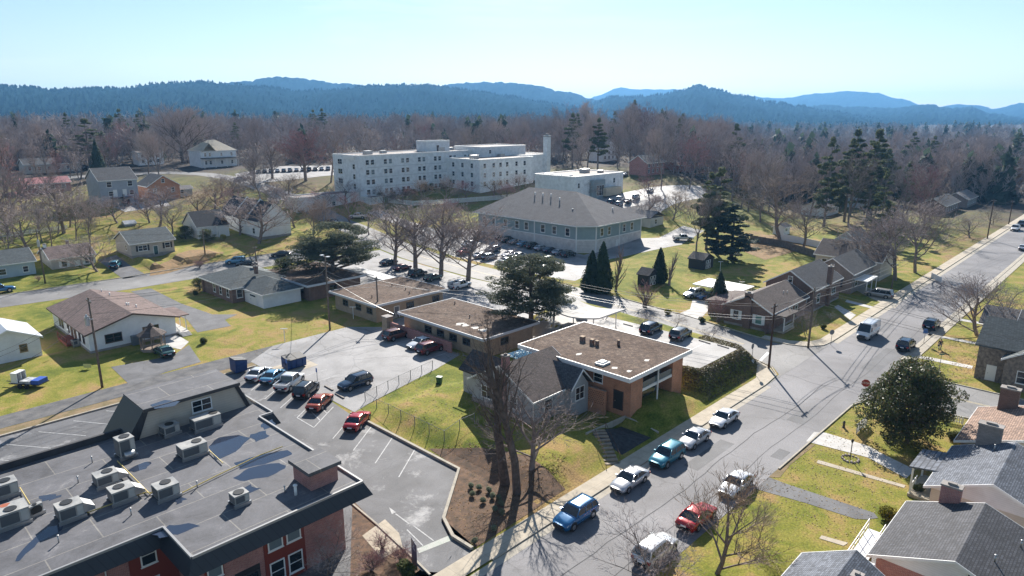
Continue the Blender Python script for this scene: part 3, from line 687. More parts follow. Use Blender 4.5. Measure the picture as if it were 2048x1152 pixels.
    for poly in (((30, 1122), (60, 1085), (95, 1055), (130, 1045), (128, 1058), (80, 1082), (40, 1120)), ((300, 1065), (340, 1050), (375, 1047), (400, 1052), (360, 1068), (320, 1076)), ((470, 955), (500, 935), (560, 925), (572, 935), (540, 952), (490, 962)),
                 ((415, 895), (440, 873), (480, 868), (500, 875), (470, 905), (430, 920)), ((500, 868), (530, 862), (540, 872), (510, 885)), ((255, 940), (285, 925), (305, 925), (290, 938), (265, 946)), ((80, 992), (110, 988), (126, 993), (100, 1000), (84, 1004)),
                 ((470, 925), (520, 910), (575, 900), (588, 908), (530, 928), (480, 938)), ((345, 1002), (362, 993), (371, 999), (355, 1008)), ((460, 985), (500, 970), (520, 978), (480, 992)), ((10, 1010), (40, 1000), (50, 1010), (20, 1022)), ((520, 850), (548, 838), (552, 850), (530, 858))):
        pts = px(*poly, z=6.36)
        fine = []
        for i, p in enumerate(pts):
            a = pts[i - 1]
            for t in (.33, .66, 1): fine.append((a[0] + (p[0] - a[0]) * t + R.uniform(-.16, .16), a[1] + (p[1] - a[1]) * t + R.uniform(-.12, .12)))
        MB().prism(fine, 6.351, 6.356).obj('puddle', WAT[0], root)
    wp = MB().prism([p for p in px((502, 835), (530, 827), (520, 818), (497, 823), z=8.96)], 9.112, 9.117)
    wp2 = MB().prism(px((300, 810), (330, 800), (360, 803), (350, 812), (310, 818), z=9.1), 9.112, 9.117).obj('puddle', WAT[0], root)
    for a in ((185, 925), (157, 965), (263, 1030), (118, 1085), (305, 985), (570, 985), (395, 975)):
        u, v, _ = P(*a, 6.35); vent_pipe(root, u, v, 6.35, .5, .05)
    u, v, _ = P(592, 990, 6.35); vent_pipe(root, u, v, 6.35, .8, .12, TRIM)
    # yellow gas line on blocks
    GAS = plain('yellow_gas_pipe', (.55, .42, .12), .5)
    for ln in (((365, 985), (440, 948), (520, 910), (565, 893)), ((235, 922), (300, 988)), ((175, 1025), (232, 1005), (290, 985), (365, 985)), ((40, 975), (60, 1008)), ((418, 900), (446, 926))):
        pts = [(*P2(*a, 6.5), 6.5) for a in ln]; MB().path(pts, .045, 6).obj('gas_pipe', GAS, root)
M_TAR2 = mat('tar_upstand', (.05, .05, .055), (.03, .03, .035), 1)
office()

# --- rooftop air conditioners
AC_BODY = mat('ac_paint', (.42, .41, .38), (.27, .27, .265), 1.5, .45); AC_DARK = siding('ac_coil', (.1, .11, .12), .07, 'z', .3, .5); AC_FAN = plain('ac_fan', (.03, .03, .03), .5, .4)
def ac_unit(nm, label, x, y, l, w, h, fans, rz, z=6.35, tall=False, hood=False):
    r = thing('air_conditioner', label, 'air conditioner', (x, y, z), rz, 'air conditioners on the office roof')
    MB().box(-l / 2 + .02, l / 2 - .02, -w / 2 + .02, w / 2 - .02, .26, h).box(-l / 2, l / 2, -w / 2, w / 2, h, h + .05).obj('housing', AC_BODY, r, loc=(0, 0, 0))
    MB().box(-l / 2 - .08, l / 2 + .08, -w / 2 - .08, -w / 2 + .08, 0, .26).box(-l / 2 - .08, l / 2 + .08, w / 2 - .08, w / 2 + .08, 0, .26).box(-.1, .1, -w / 2 + .06, w / 2 - .06, .02, .24).obj('base_rail', METAL, r, loc=(0, 0, 0))
    c = MB(); c.box(-l / 2 + .1, l * .15, -w / 2 - .012, -w / 2 + .02, .36, h - .1); c.box(-l / 2 - .012, -l / 2 + .02, -w / 2 + .1, w / 2 - .1, .36, h - .1); c.obj('coil_panel', AC_DARK, r, loc=(0, 0, 0))
    p = MB(); p.box(l * .2, l / 2 - .08, -w / 2 - .01, -w / 2 + .02, .34, h - .08); p.obj('service_panel', mat('ac_panel', (.46, .45, .42), (.4, .4, .37), 2, .4), r, loc=(0, 0, 0))
    for fx, fy, fr in fans:
        f = MB(); f.cone((fx, fy), fr, fr, h + .05, h + .1, 20)
        fo = f.obj('fan', AC_FAN, r, loc=(0, 0, 0))
        g = MB()
        for k in range(3):
            rr = fr * (1, .68, .36)[k]; pts = [(fx + rr * math.cos(t * PI / 10), fy + rr * math.sin(t * PI / 10), h + .12) for t in range(21)]; g.path(pts, .018, 4)
        for k in range(4): g.tube((fx + fr * math.cos(k * PI / 4), fy + fr * math.sin(k * PI / 4), h + .12), (fx - fr * math.cos(k * PI / 4), fy - fr * math.sin(k * PI / 4), h + .12), .012, .012, 4)
        g.cone((fx, fy), fr * .22, fr * .22, h + .1, h + .15, 10); g.obj('fan_guard', METAL, fo, loc=(0, 0, 0))
    if hood:
        q = MB().add([(l / 2, -w * .4, h * .95), (l / 2, w * .4, h * .95), (l / 2 + .7, w * .4, h * .5), (l / 2 + .7, -w * .4, h * .5), (l / 2, -w * .4, .3), (l / 2, w * .4, .3), (l / 2 + .7, w * .4, .3), (l / 2 + .7, -w * .4, .3)], [(0, 3, 2, 1), (4, 5, 6, 7), (0, 4, 7, 3), (1, 2, 6, 5), (2, 3, 7, 6), (0, 1, 5, 4)]); q.obj('duct_hood', METAL, r, loc=(0, 0, 0))
    if tall:
        q = MB().tube((-l * .3, -w * .62, .45), (l * .3, -w * .62, .45), .32, .32, 12); q.obj('duct', METAL, r, True, loc=(0, 0, 0))
    return r
for lb, pxy, l, w, h, fans, rz, kw in (
    ('tall narrow air conditioner nearest the dark rear parapet', (253, 912), 1.5, 1.5, 2.0, [(.1, .1, .5)], .05, dict(tall=True)),
    ('wide low air conditioner beside the large roof puddles', (386, 910), 2.5, 1.7, 1.25, [(.55, .1, .5)], .0, {}),
    ('dark shaded air conditioner against the cream upper storey', (341, 868), 1.7, 1.3, 1.1, [(0, 0, .45)], .1, {}),
    ('long beige air conditioner against the cream upper storey', (413, 855), 2.9, 1.5, 1.35, [(.95, .1, .48)], .0, {}),
    ('air conditioner with two sheet metal duct hoods behind it', (214, 968), 1.9, 1.5, 1.15, [(.2, .1, .48)], .0, dict(hood=True)),
    ('air conditioner joined to a large sloping duct hood', (245, 1000), 1.9, 1.6, 1.25, [(-.1, .1, .48)], .0, dict(hood=True)),
    ('square air conditioner standing alone in the middle of the roof', (334, 993), 1.9, 1.6, 1.25, [(.1, .2, .48)], .0, {}),
    ('small compact air conditioner standing alone near the front roof edge', (480, 1007), 1.35, 1.25, 1.05, [(0, 0, .48)], .0, {}),
    ('air conditioner with a pale pipe run toward its left side', (142, 1035), 1.9, 1.6, 1.3, [(-.1, .25, .48)], .0, dict(hood=True)),
    ('air conditioner cut by the photo edge behind the rust stained one', (12, 990), 1.9, 1.6, 1.3, [(.1, .1, .48)], .0, {}),
    ('large air conditioner with a rust stain on its top', (28, 1045), 2.2, 2.0, 1.4, [(-.1, -.35, .48)], .0, {}),
    ('small upright fan unit beside the rust stained air conditioner', (73, 1030), 1.1, .45, .95, [(0, 0, .18)], .2, {})):
    u, v, _ = P(*pxy, 6.35); l, w, h = l * .85, w * .85, h * .88; fans = [(a_ * .85, b_ * .85, c_ * .84) for a_, b_, c_ in fans]; r = ac_unit('air_conditioner', lb, u, v, l, w, h, fans, rz, **kw)
    if 'rust stain on' in lb: MB().prism([(-.3 + .35 * math.cos(t) * (1 + .3 * math.sin(3 * t)), .55 + .28 * math.sin(t)) for t in [k * PI / 7 for k in range(14)]], h + .052, h + .056).obj('rust_stain', plain('rust', (.35, .09, .04), .8), r, loc=(0, 0, 0))
    if 'small upright' in lb:
        q = MB(); q.tube((0, -.25, .5), (0, -.23, .5), .36, .36, 18); q.obj('front_fan', AC_FAN, r, loc=(0, 0, 0))

# --- two storey brick clinic with the gravel roof
def clinic():
    root = thing('brick_clinic', 'two storey orange brick building with brown gravel roof and recessed balcony', 'building', (67.7, 48.5, 0))
    e = 5.75
    MB().box(62.5, 74.0, 43.2, 56.3, -.5, e - .02).obj('wall', BR_ORANGE, root)
    for a, b in ((62.5, 64.9), (71.6, 74.0)): MB().box(a, b, 40.9, 43.25, -.5, e - .02).obj('pier', BR_ORANGE, root)
    MB().prism(rect(60.9, 74.5, 40.1, 57.2), e, e + .42).obj('roof', M_GRAVEL, root)
    q = MB()
    for p in ((60.8, 74.6, 40.0, 40.1), (60.8, 74.6, 57.2, 57.3), (60.8, 60.9, 40.1, 57.2), (74.5, 74.6, 40.1, 57.2)): q.box(*p, e - .06, e + .47)
    q.obj('fascia', TRIM, root)
    MB().box(64.9, 71.6, 41.1, 43.2, 3.25, 3.45).obj('balcony', FOUND, root)
    MB().box(64.9, 71.6, 40.96, 41.1, 3.15, 3.5).obj('balcony_edge', TRIM, root)
    MB().box(64.9, 71.6, 41.02, 41.06, 3.55, 4.3).obj('balcony_panel', plain('dark_rail_panel', (.06, .1, .12), .25), root)
    for u in (68.2,): MB().box(u - .07, u + .07, 40.8, 40.95, 1, e - .1).obj('post', TRIM, root)
    MB().box(64.9, 68.1, 41.0, 41.06, 2.3, 3.1).obj('glazing', GLASS, root)
    win(root, '-v', 43.2, 66.6, 4.75, 1.2, 1.2); door(root, '-v', 43.2, 69.4, 3.46, .95, 2.0, GLASS); win(root, '-v', 43.2, 70.8, 4.75, .8, 1.2)
    door(root, '-v', 43.2, 67.2, 1.2, 1.0, 2.0, GLASS); win(root, '-v', 43.2, 70, 2.3, 1.4, 1.1)
    win(root, '-u', 62.5, 52.8, 4.3, 2.6, 1.4, glass=plain('white_board', (.66, .64, .62), .6)); door(root, '-u', 62.5, 42.6, 1.2, 1.2, 2.3, plain('dark_door', (.03, .03, .03), .4), DARKTRIM)
    win(root, '-u', 62.5, 45.6, 4.4, 1.2, 1.1)
    for a, s in (((1165, 682), .4), ((1184, 688), .34), ((1194, 691), .26), ((1237, 690), .2)):
        u, v, _ = P(*a, e + .42); q = MB(); q.box(u - s * .7, u + s * .7, v - s * .7, v + s * .7, e + .4, e + 1.0); q.box(u - s * .8, u + s * .8, v - s * .8, v + s * .8, e + 1.02, e + 1.1, 1); q.obj('roof_vent', [BR_BROWN, BR_TAN], root)
    u, v, _ = P(1205, 728, e + .42); q = MB(); q.box(u - .75, u + .75, v - .6, v + .6, e + .4, e + .66); q.add([(u - .7, v - .55, e + .66), (u + .7, v - .55, e + .66), (u + .7, v + .55, e + .66), (u - .7, v + .55, e + .66), (u - .4, v - .3, e + .82), (u + .4, v - .3, e + .82), (u + .4, v + .3, e + .82), (u - .4, v + .3, e + .82)], [(4, 5, 6, 7), (0, 1, 5, 4), (1, 2, 6, 5), (2, 3, 7, 6), (3, 0, 4, 7)])
    q.obj('skylight', plain('skylight_dome', (.55, .55, .52), .3), root)
    for a in ((1258, 742), (1230, 736), (1158, 708), (1293, 720)):
        u, v, _ = P(*a, e + .42); MB().prism([(u + R.uniform(.25, .6) * math.cos(t), v + R.uniform(.2, .45) * math.sin(t)) for t in [k * PI / 5 for k in range(10)]], e + .422, e + .428).obj('bare_patch', plain('bare_roof_patch', (.6, .57, .52), .9), root)
clinic()
def lattice_wall():
    a, b = (61.55, 48.2), (61.85, 43.9)
    r = thing('brick_screen_wall', 'orange pierced brick screen wall beside the two storey brick building', 'wall', (61.7, 46, 0))
    q = MB(); q.prism(stripq([a, b], .3)[0], -.3, 3.3); q.obj('wall_body', BR_ORANGE, r)
    h = MB(); dx, dy = b[0] - a[0], b[1] - a[1]; l = math.hypot(dx, dy)
    for i in range(17):
        for j in range(7):
            t = (i + .5 + .5 * (j % 2)) / 18; x, y = a[0] + dx * t, a[1] + dy * t
            nx, ny = dy / l, -dx / l
            p0 = (x + nx * .153 - dx / l * .05, y + ny * .153 - dy / l * .05); p1 = (x + nx * .153 + dx / l * .05, y + ny * .153 + dy / l * .05)
            z = 1.5 + j * .24; h.quad((*p0, z), (*p1, z), (*p1, z + .11), (*p0, z + .11)); nx = -nx; ny = -ny
            p0 = (x + nx * .153 - dx / l * .05, y + ny * .153 - dy / l * .05); p1 = (x + nx * .153 + dx / l * .05, y + ny * .153 + dy / l * .05); h.quad((*p1, z), (*p0, z), (*p0, z + .11), (*p1, z + .11))
    h.obj('painted_hole_shade', plain('hole_shade', (.06, .025, .015), .9), r)  # dark quads on a solid wall, painting the shade inside the holes
lattice_wall()

# --- grey gabled house behind the tall bare trees
def grey_house():
    root, ro, (a0, a1, b0, b1) = house('grey_house', 'grey sided house with dark shingle gables behind two tall bare trees', 52.2, 61.6, 46.8, 57.6, 4.0, 7.0, 'u', GREY_S, SH_BRN, .9, .4, found=.7)
    q = MB(); pent_roof(q, 57.8, 61.9, 45.9, 52.3, 4.02, 6.1, 'v', .18); q.obj('cross_roof', SH_DARK, root)
    MB().box(58.2, 61.5, 46.3, 49, .2, 3.8).obj('bay_wall', GREY_S, root)
    MB().add([(58.2, 46.3, 3.8), (61.5, 46.3, 3.8), (59.85, 46.3, 5.75), (58.2, 46.45, 3.8), (61.5, 46.45, 3.8), (59.85, 46.45, 5.75)], [(0, 1, 2), (5, 4, 3), (0, 2, 5, 3), (1, 4, 5, 2), (0, 3, 4, 1)]).obj('gable', GREY_S, root)
    f = MB()
    for s in (-1, 1): f.add([(59.85, y, z) for y in (45.82, 45.9) for z in (5.9, 6.12)] + [(59.85 + s * 2.07, y, z) for y in (45.82, 45.9) for z in (3.82, 4.04)], [(0, 1, 5, 4), (2, 6, 7, 3), (0, 4, 6, 2), (1, 3, 7, 5), (0, 2, 3, 1), (4, 5, 7, 6)])
    f.obj('rake_board', TRIM, root)
    win(root, '-v', 46.3, 59.85, 3.0, 1.5, 1.5, mull=2); win(root, '-u', a0, 54.6, 2.9, 1.6, 1.4, mull=2); win(root, '-u', a0, 50.2, 2.9, 1.0, 1.4); win(root, '-u', a0, 52.2, 5.3, .8, 1.0); win(root, '-v', b0, 55.2, 2.7, 1.2, 1.3)
    q = MB(); pent_roof(q, 53.5, 58.5, 55.0, 60.6, 4.05, 6.0, 'v', .18); q.obj('rear_roof', SH_BLACK, root); MB().box(53.9, 58.1, 56, 60.2, .2, 3.85).obj('rear_wall', GREY_S, root)
    chimney(ro, 52.75, 51.6, .7, .7, .5, 8.3, BR_RED); downpipe(root, 52.55, 47.1, .8, 3.9)
grey_house()

# --- large hall with the hipped roof
def hall():
    root = thing('large_hall', 'large hall with hipped brown roof, grey green upper walls and pale block base', 'hall', (148, 124, 0))
    wp = [(136, 107.6), (139.6, 104), (160, 104), (160, 144), (136, 144)]
    MB().prism(wp, -.5, 3.6).obj('lower_wall', BLOCK, root); MB().prism([(136.02, 107.6), (139.6, 104.02), (159.98, 104.02), (159.98, 143.98), (136.02, 143.98)], 3.6, 7.3).obj('upper_wall', TEAL_S, root)
    rp = [(134.9, 106.9), (138.9, 102.9), (161.2, 102.9), (161.2, 145.1), (134.9, 145.1)]
    vs = [(x, y, 7.5) for x, y in rp] + [(148.2, 117.5, 14.3), (148.2, 135, 14.3)] + [(x, y, 7.25) for x, y in rp]
    MB().add(vs, [(0, 1, 5), (1, 2, 5), (2, 3, 6, 5), (3, 4, 6), (4, 0, 5, 6), (0, 7, 8, 1), (1, 8, 9, 2), (2, 9, 10, 3), (3, 10, 11, 4), (4, 11, 7, 0), (11, 10, 9, 8, 7)]).obj('roof', SH_GREYBR, root)
    q = MB()
    for i in range(5):
        for p in stripq([rp[i - 1], rp[i]], .12): q.prism(p, 7.2, 7.46 + .003 * i)
    q.obj('fascia', TRIM, root)
    b = MB()
    for i in range(5):
        a, c = wp[i - 1], wp[i]
        for p in stripq([a, c], .1): b.prism(p, 3.55, 3.75 + .003 * i)
    b.obj('band_course', TRIM, root)
    t = MB()
    for x, y in ((136, 107.6), (139.6, 104), (160, 104), (149.8, 104), (136, 122), (136, 137)): t.box(x - .12, x + .12, y - .12, y + .12, 0, 7.3)
    t.obj('corner_board', TRIM, root)
    for u in (142, 145.2, 152, 155.6): win(root, '-v', 104, u, 5.4, 1.1, 1.9, fr=.16)
    for v in (110.5, 115, 119, 125, 128.5, 133, 137.5, 141.5): win(root, '-u', 136, v, 5.4, 1.3, 1.9, fr=.16)
    door(root, '-v', 104, 149.2, 0, 1.6, 2.5, TRIM)
    for u, v, z in ((145, 124, 12.7), (145, 127, 12.7), (145, 130, 12.7), (144, 120, 12.1), (141, 113, 10), (152, 108, 9.7)): vent_pipe(root, u, v, z, .7, .14, TRIM)
SH_GREYBR = shingle('grey_brown_shingle', (.145, .14, .145), .12)
hall()

# --- hospital
HOSP = BR_WHITE
def block(root, u0, u1, v0, v1, z0, z1, m, part='wall', roofm=None, par=.35):
    MB().box(u0, u1, v0, v1, z0, z1).obj(part, m, root)
    MB().box(u0 + .3, u1 - .3, v0 + .3, v1 - .3, z1 + .002, z1 + .06).obj('roof', roofm or M_TAR3, root)
    q = MB()
    for p in ((u0 - .06, u1 + .06, v0 - .06, v0 + .3), (u0 - .06, u1 + .06, v1 - .3, v1 + .06), (u0 - .06, u0 + .3, v0 + .3, v1 - .3), (u1 - .3, u1 + .06, v0 + .3, v1 - .3)): q.box(*p, z1 - .1, z1 + par)
    q.obj('parapet', TRIM, root)
M_TAR3 = mat('far_flat_roof', (.2, .15, .13), (.1, .09, .09), .3)
def hospital():
    root = thing('hospital', 'long four storey white hospital with rows of paired windows and flat roof', 'hospital', (158, 204, 7))
    block(root, 131, 185, 196, 212, 3, 21.3, HOSP)
    MB().box(130.6, 131.2, 198.2, 205, 20.2, 21.6).obj('end_cap', TRIM, root)
    for z in (19.2, 15.9, 12.6, 9.3):
        for k in range(7):
            u = 135.2 + k * 7.4
            for d in (-1.05, 1.05): win(root, '-v', 196, u + d, z, 1.25, 1.55, fr=.09, glass=GLASS if R.random() < .75 else GLASS_L)
        if z > 10:
            win(root, '-u', 131, 208.3, z, 1.2, 1.6, fr=.09)
            win(root, '-u', 131, 207, z, 1.2, 1.6, fr=.09)
            win(root, '-u', 131, 199.3, z - 1.4, 1.3, 1.6, fr=.09)
    for z in (17.4, 14.1, 10.8): MB().box(134, 185, 195.94, 196.02, z, z + .18).obj('band_course', plain('band_grey', (.5, .52, .53), .7), root)
    u0, z0 = PV(850, 303, 203); u1, _ = PV(896, 303, 203); block(root, u0, u1, 202, 208, 21.2, PV(850, 284, 202)[1], HOSP)
    door(root, '-v', 202, u0 + (u1 - u0) * .48, 21.4, 1.2, 2.2, DARKTRIM)
    block(root, 108, 131, 197, 205, 1, 9.2, HOSP); block(root, 131, 136.5, 190.5, 196, 1, 7.8, HOSP)
    for u in (114, 121): win(root, '-v', 197, u, 6.5, 1.2, 1.4)
    block(root, 169, 197.4, 178, 196, 3, 19, HOSP)
    for z in (17.0, 13.7, 10.6):
        for u in (171.5, 176, 179.5, 183, 188, 192.5): win(root, '-v', 178, u, z, 1.2, 1.6, fr=.09)
        for v in (182, 187, 192): win(root, '-u', 169, v, z, 1.2, 1.6, fr=.09)
    block(root, 182, 206, 190, 206, 15, 22.6, HOSP); win(root, '-v', 190, 186, 21, 1, 1.3)
    block(root, 198.5, 211, 181, 196, 3, 19.4, HOSP)
    for z in (17.5, 14.4, 11.4):
        for u in (200.2, 207.4, 209.4): win(root, '-v', 181, u, z, .9, 1.4, fr=.08)
    ua, za = PV(1094, 300, 179); ub = ua + 2.1; zt = PV(1100, 271, 179)[1]
    q = MB(); q.box(ua, ub, 178.9, 180.98, 3, zt); q.box(ua - .12, ub + .12, 178.78, 181.1, zt - .5, zt - .2, 1); q.box(ua + .5, ub - .5, 179.4, 180.5, zt, zt + .7, 1); q.obj('chimney', [HOSP, FOUND], root)
    block(root, 178.4, 206, 142.3, 160, 2, 14.6, HOSP)
    for u, z, w in ((180.5, 11.8, .9), (200.5, 12.3, 1), (204, 8.6, 1.2)): win(root, '-v', 142.3, u, z, w, 1.6)
    MB().box(186.5, 193.5, 141.0, 142.3, 5, 13.2).obj('stair_bay', plain('bay_frame', (.25, .3, .32), .4), root); win(root, '-v', 141.0, 190.8, 9.6, 4.2, 3.4, mull=3)
    for i, (u, v, s) in enumerate(((140, 204, 1.4), (148, 206, 1.1), (172, 203, 1.6), (179, 205, 1.2), (174, 186, 1.5), (190, 188, 1.2), (196, 152, 1.6), (200, 148, 1.0))): zz = 21.36 if v > 200 else 19.06 if v > 170 else 14.66; MB().box(u - s, u + s, v - s * .7, v + s * .7, zz, zz + s * .9).obj('roof_unit', METAL, root)
    for v in (147, 151, 155): MB().box(180, 183, v, v + 2.2, 14.6, 15.1).obj('skylight', TRIM, root)
hospital()

# --- the houses
def std():
    r, ro, (a0, a1, b0, b1) = house('white_ranch', 'white gabled house with maroon shingle roof beside the wooden gazebo', 25.7, 39.4, 112.5, 134, 3.15, 5.15, 'v', WHT, SH_MAR, 0, .6, trim=DARKTRIM, found=.35)
    for u, w in ((29.6, 2.2), (35.0, 2.2)): win(r, '-v', b0, u, 1.75, w, 1.2, DARKTRIM, mull=2)
    for v in (116, 118, 124.2, 127.5, 129): win(r, '-u', a0, v, 1.7, .8, 1.3, DARKTRIM)
    for v in (120.4, 122.2): door(r, '-u', a0, v, .3, .9, 2.1, plain('brown_door', (.12, .06, .04), .5), DARKTRIM)
    MB().box(24.6, 26.25, 119, 124, .1, .55).obj('deck', mat('red_deck', (.26, .07, .04), (.2, .06, .04), 2), r)
    q = MB()
    for v in (119, 121.5, 124): q.box(24.6, 24.7, v - .05, v + .05, .5, 1.5)
    q.box(24.6, 24.7, 119, 124, 1.4, 1.5); q.obj('railing', mat('red_deck', (.2, .06, .04)), r)
    for a in ((132, 645), (204, 588), (220, 594), (254, 615), (258, 614), (273, 616)):
        u, v, _ = P(*a, 4.4); z = 5.15 - abs(u - 32.5) * .29; vent_pipe(ro, u, v, z, .4, .09, TRIM)
    p = MB(); p.box(38.75, 40.6, 113.2, 119, .1, .5); p.obj('porch_floor', M_CONC2, r)
    q = MB()
    for v in (113.4, 116, 118.8): q.box(40.45, 40.57, v - .06, v + .06, .5, 3.0)
    q.obj('porch_post', TRIM, r); MB().box(38.7, 41.0, 112.9, 119.4, 3.0, 3.14).obj('porch_roof', SH_MAR, r)
    s = MB()
    for k in range(4): s.box(39.0, 40.5, 112.2 - k * .32, 113.2 - k * .32, 0, .46 - k * .115)
    s.obj('step', M_CONC2, r)
    rl = MB()
    for k in range(5): rl.box(38.9, 38.96, 113.2 - k * .32, 113.26 - k * .32, .5 - k * .1, 1.4 - k * .1)
    rl.tube((38.93, 113.3, 1.4), (38.93, 111.8, .95), .03); rl.obj('handrail', TRIM, r)
    MB().box(31.9, 33.3, 112.2, 113.05, .05, 1.5).obj('utility_cabinet', plain('grey_cabinet', (.12, .14, .16), .5), r)

    r, ro, w = house('white_shed', 'white outbuilding with striped metal roof and one small wood window', 13.2, 21.4, 117.2, 127, 3.0, 4.9, 'v', WHT, METAL_W, 0, .35)
    win(r, '-v', w[2], 18.9, 1.7, .8, 1.0, plain('bare_wood', (.3, .2, .1), .7))

    r, ro, (a0, a1, b0, b1) = house('brick_bungalow', 'red brick bungalow with hipped slate roof and attached garage', 53.2, 66, 124.6, 139.4, 3.0, 5.3, 'v', BR_BROWN, SH_GRN, 0, .5, 'hip')
    for v in (127, 130.2, 133): win(r, '-u', a0, v, 1.7, .9, 1.5)
    win(r, '-v', b0, 55.1, 1.7, 1.0, 1.5)
    q = MB(); hip_roof(q, 55.6, 64.0, 117.0, 127.6, 2.75, 4.7, 'v', .2, 4.0); q.obj('garage_roof', SH_GRN, r)
    MB().box(56.0, 63.6, 117.4, 124.9, -.3, 2.55).obj('garage_wall', WHT, r)
    door(r, '-u', 56.0, 121.4, 0, 2.6, 2.1, TRIM); win(r, '-u', 55.96, 121.4, 1.8, 2.2, .3, fr=.03)
    q = MB()
    for p in ((55.53, 64.07, 116.93, 116.99), (55.53, 55.59, 116.99, 124.5), (64.01, 64.07, 116.99, 124.5)): q.box(*p, 2.5, 2.74)
    q.obj('garage_fascia', TRIM, r); MB().box(53.4, 53.9, 137.8, 138.4, 0, 2.8).obj('porch_pier', BR_BROWN, r)
    chimney(ro, 61.5, 131, .8, .6, 3.6, 5.9, BR_BROWN); chimney(ro, 59.9, 127.5, .6, .6, 4.4, 6.0, BR_BROWN)
    # left street houses
    r, ro, w = house('blue_grey_cottage', 'pale blue cottage with dark double roof at the photo edge', 20, 33.8, 177.5, 189, 3.7, 6.0, 'u', PALEBLUE, SH_GRN, 0, .4)
    for u, ww in ((31.6, .9), (26.8, 2.4)): win(r, '-v', w[2], u, 2.1, ww, 1.2, mull=1 if ww < 1 else 2)
    r, ro, w = house('tan_cottage', 'tan cottage with maroon roof and white shuttered windows behind small bare tree', 36.3, 45.8, 178.6, 189.5, 3.3, 5.4, 'u', BEIGE, SH_MAR, 0, .4)
    win(r, '-v', w[2], 39.2, 1.9, 1.0, 1.4, shut=TRIM); win(r, '-v', w[2], 44.2, 2.0, 1.6, 1.3, mull=2, shut=TRIM); door(r, '-v', w[2], 41.8, .2); chimney(ro, 37.0, 184, .6, .6, 3, 6.1, TRIM); chimney(ro, 42, 186, .6, .5, 4, 6.0, BR_BROWN)
    r, ro, w = house('grey_cottage', 'grey cottage with black shutters standing above a grassy bank with steps', 52.3, 63, 176.2, 188, 4.9, 7.4, 'u', BEIGE, SH_GRN, 1.65, .4, found=.4)
    BLK = plain('black_shutter', (.02, .02, .025), .5)
    win(r, '-v', w[2], 55.3, 3.6, 1.9, 1.2, mull=2, shut=BLK); win(r, '-v', w[2], 61.0, 3.6, 1.1, 1.2, shut=BLK); door(r, '-v', w[2], 58.2, 1.7, m=plain('teal_door', (.05, .12, .13), .5)); win(r, '-u', w[0], 180, 3.6, .9, 1.2)
    r, ro, w = house('white_cape', 'small white cape house with dark steep roof among bare trees', 72.4, 81.4, 186.8, 197, 5.4, 9.2, 'u', WHT, SH_BLACK, 2.2, .3)
    win(r, '-v', w[2], 74.6, 4.1, 1.4, 1.4, mull=2); win(r, '-v', w[2], 79.2, 4.1, 1.2, 1.4); q = MB(); pent_roof(q, 77.5, 81, 185.4, 192, 5.6, 7.6, 'v', .18); q.obj('porch_roof', SH_BLACK, r); MB().box(77.8, 80.7, 185.7, 187.5, 2, 5.4).obj('porch', TRIM, r)
    r, ro, w = house('white_townhouse', 'row of white townhouses with a blank white gable end and dark stepped roofs', 84.3, 94.2, 175.6, 200, 6.7, 11.6, 'v', WHT, SH_BLACK, 2, .3, found=.6)
    q = MB()
    for v in (183, 191): q.add([(84.3, v, 6.6), (89.25, v, 11.75), (94.2, v, 6.6), (84.3, v + .35, 6.6), (89.25, v + .35, 11.75), (94.2, v + .35, 6.6), (84.3, v, 6.9), (89.25, v, 12.05), (94.2, v, 6.9), (84.3, v + .35, 6.9), (89.25, v + .35, 12.05), (94.2, v + .35, 6.9)], [(0, 1, 7, 6), (1, 2, 8, 7), (3, 9, 10, 4), (4, 10, 11, 5), (6, 7, 10, 9), (7, 8, 11, 10), (0, 6, 9, 3), (2, 5, 11, 8)])
    q.obj('party_wall', TRIM, r)
    for v in (179, 187, 195): win(r, '-u', w[0], v, 4, 1.2, 1.4)
    r, ro, w = house('grey_duplex', 'two storey blue grey duplex with decks and small yards in front', 63.5, 74.8, 234.6, 248, 15.3, 18.8, 'u', siding('duplex_siding', (.34, .37, .42)), SH_DARK, 7.4, .3)
    for u in (66.5, 72.4): win(r, '-v', w[2], u, 14, 1.3, 1.5); win(r, '-v', w[2], u + .2, 11.2, 1.2, 1.3)
    for u in (67.9, 70.6): MB().box(u - 1.6, u + 1.6, 232.3, 234.7, 9.8, 10.0).obj('deck', plain('deck_wood', (.09, .08, .08), .8), r); door(r, '-v', w[2], u, 10.2)
    for u in (66.2, 69.2, 69.5, 72.4): MB().box(u - .08, u + .08, 232.3, 232.5, 7, 11).obj('deck_post', plain('deck_wood', (.09, .08, .08), .8), r)
    r, ro, w = house('brick_gable_house', 'orange brick house with dark gable roof beside the blue grey duplex', 77.5, 88, 236, 247, 12.4, 15.8, 'v', BR_ORANGE, SH_DARK, 8, .3); win(r, '-v', w[2], 80, 11, .9, 1.3); win(r, '-v', w[2], 82.7, 14, .9, 1.1); win(r, '-v', w[2], 85.5, 11, .9, 1.3)
    r, ro, w = house('white_victorian', 'large white house with striped golden metal hip roof and porch', 121.5, 138, 301, 314, 19.6, 24, 'u', WHT, METAL_G, 12.3, .4, 'hip')
    for u in (124, 126, 131, 135.5): win(r, '-v', w[2], u, 18, .8, 1.4); win(r, '-v', w[2], u, 14.6, .8, 1.4)
    q = MB(); pent_roof(q, 122.5, 128, 299.6, 308, 19.65, 23, 'v', .2); q.obj('front_roof', METAL_G, r); MB().box(121.7, 138, 298.4, 301.3, 16.4, 16.7).obj('porch_roof', SH_DARK, r)
    for u in (122.2, 127, 132, 137): MB().box(u - .12, u + .12, 298.6, 298.9, 12, 16.4).obj('porch_post', TRIM, r)
    r, ro, w = house('garden_shed', 'small grey garden shed standing in the back yard lawn', 62.4, 65.6, 211.6, 214.6, 4.8, 5.6, 'u', GREY_S, METAL_W, 2.9, .15, cat='shed')
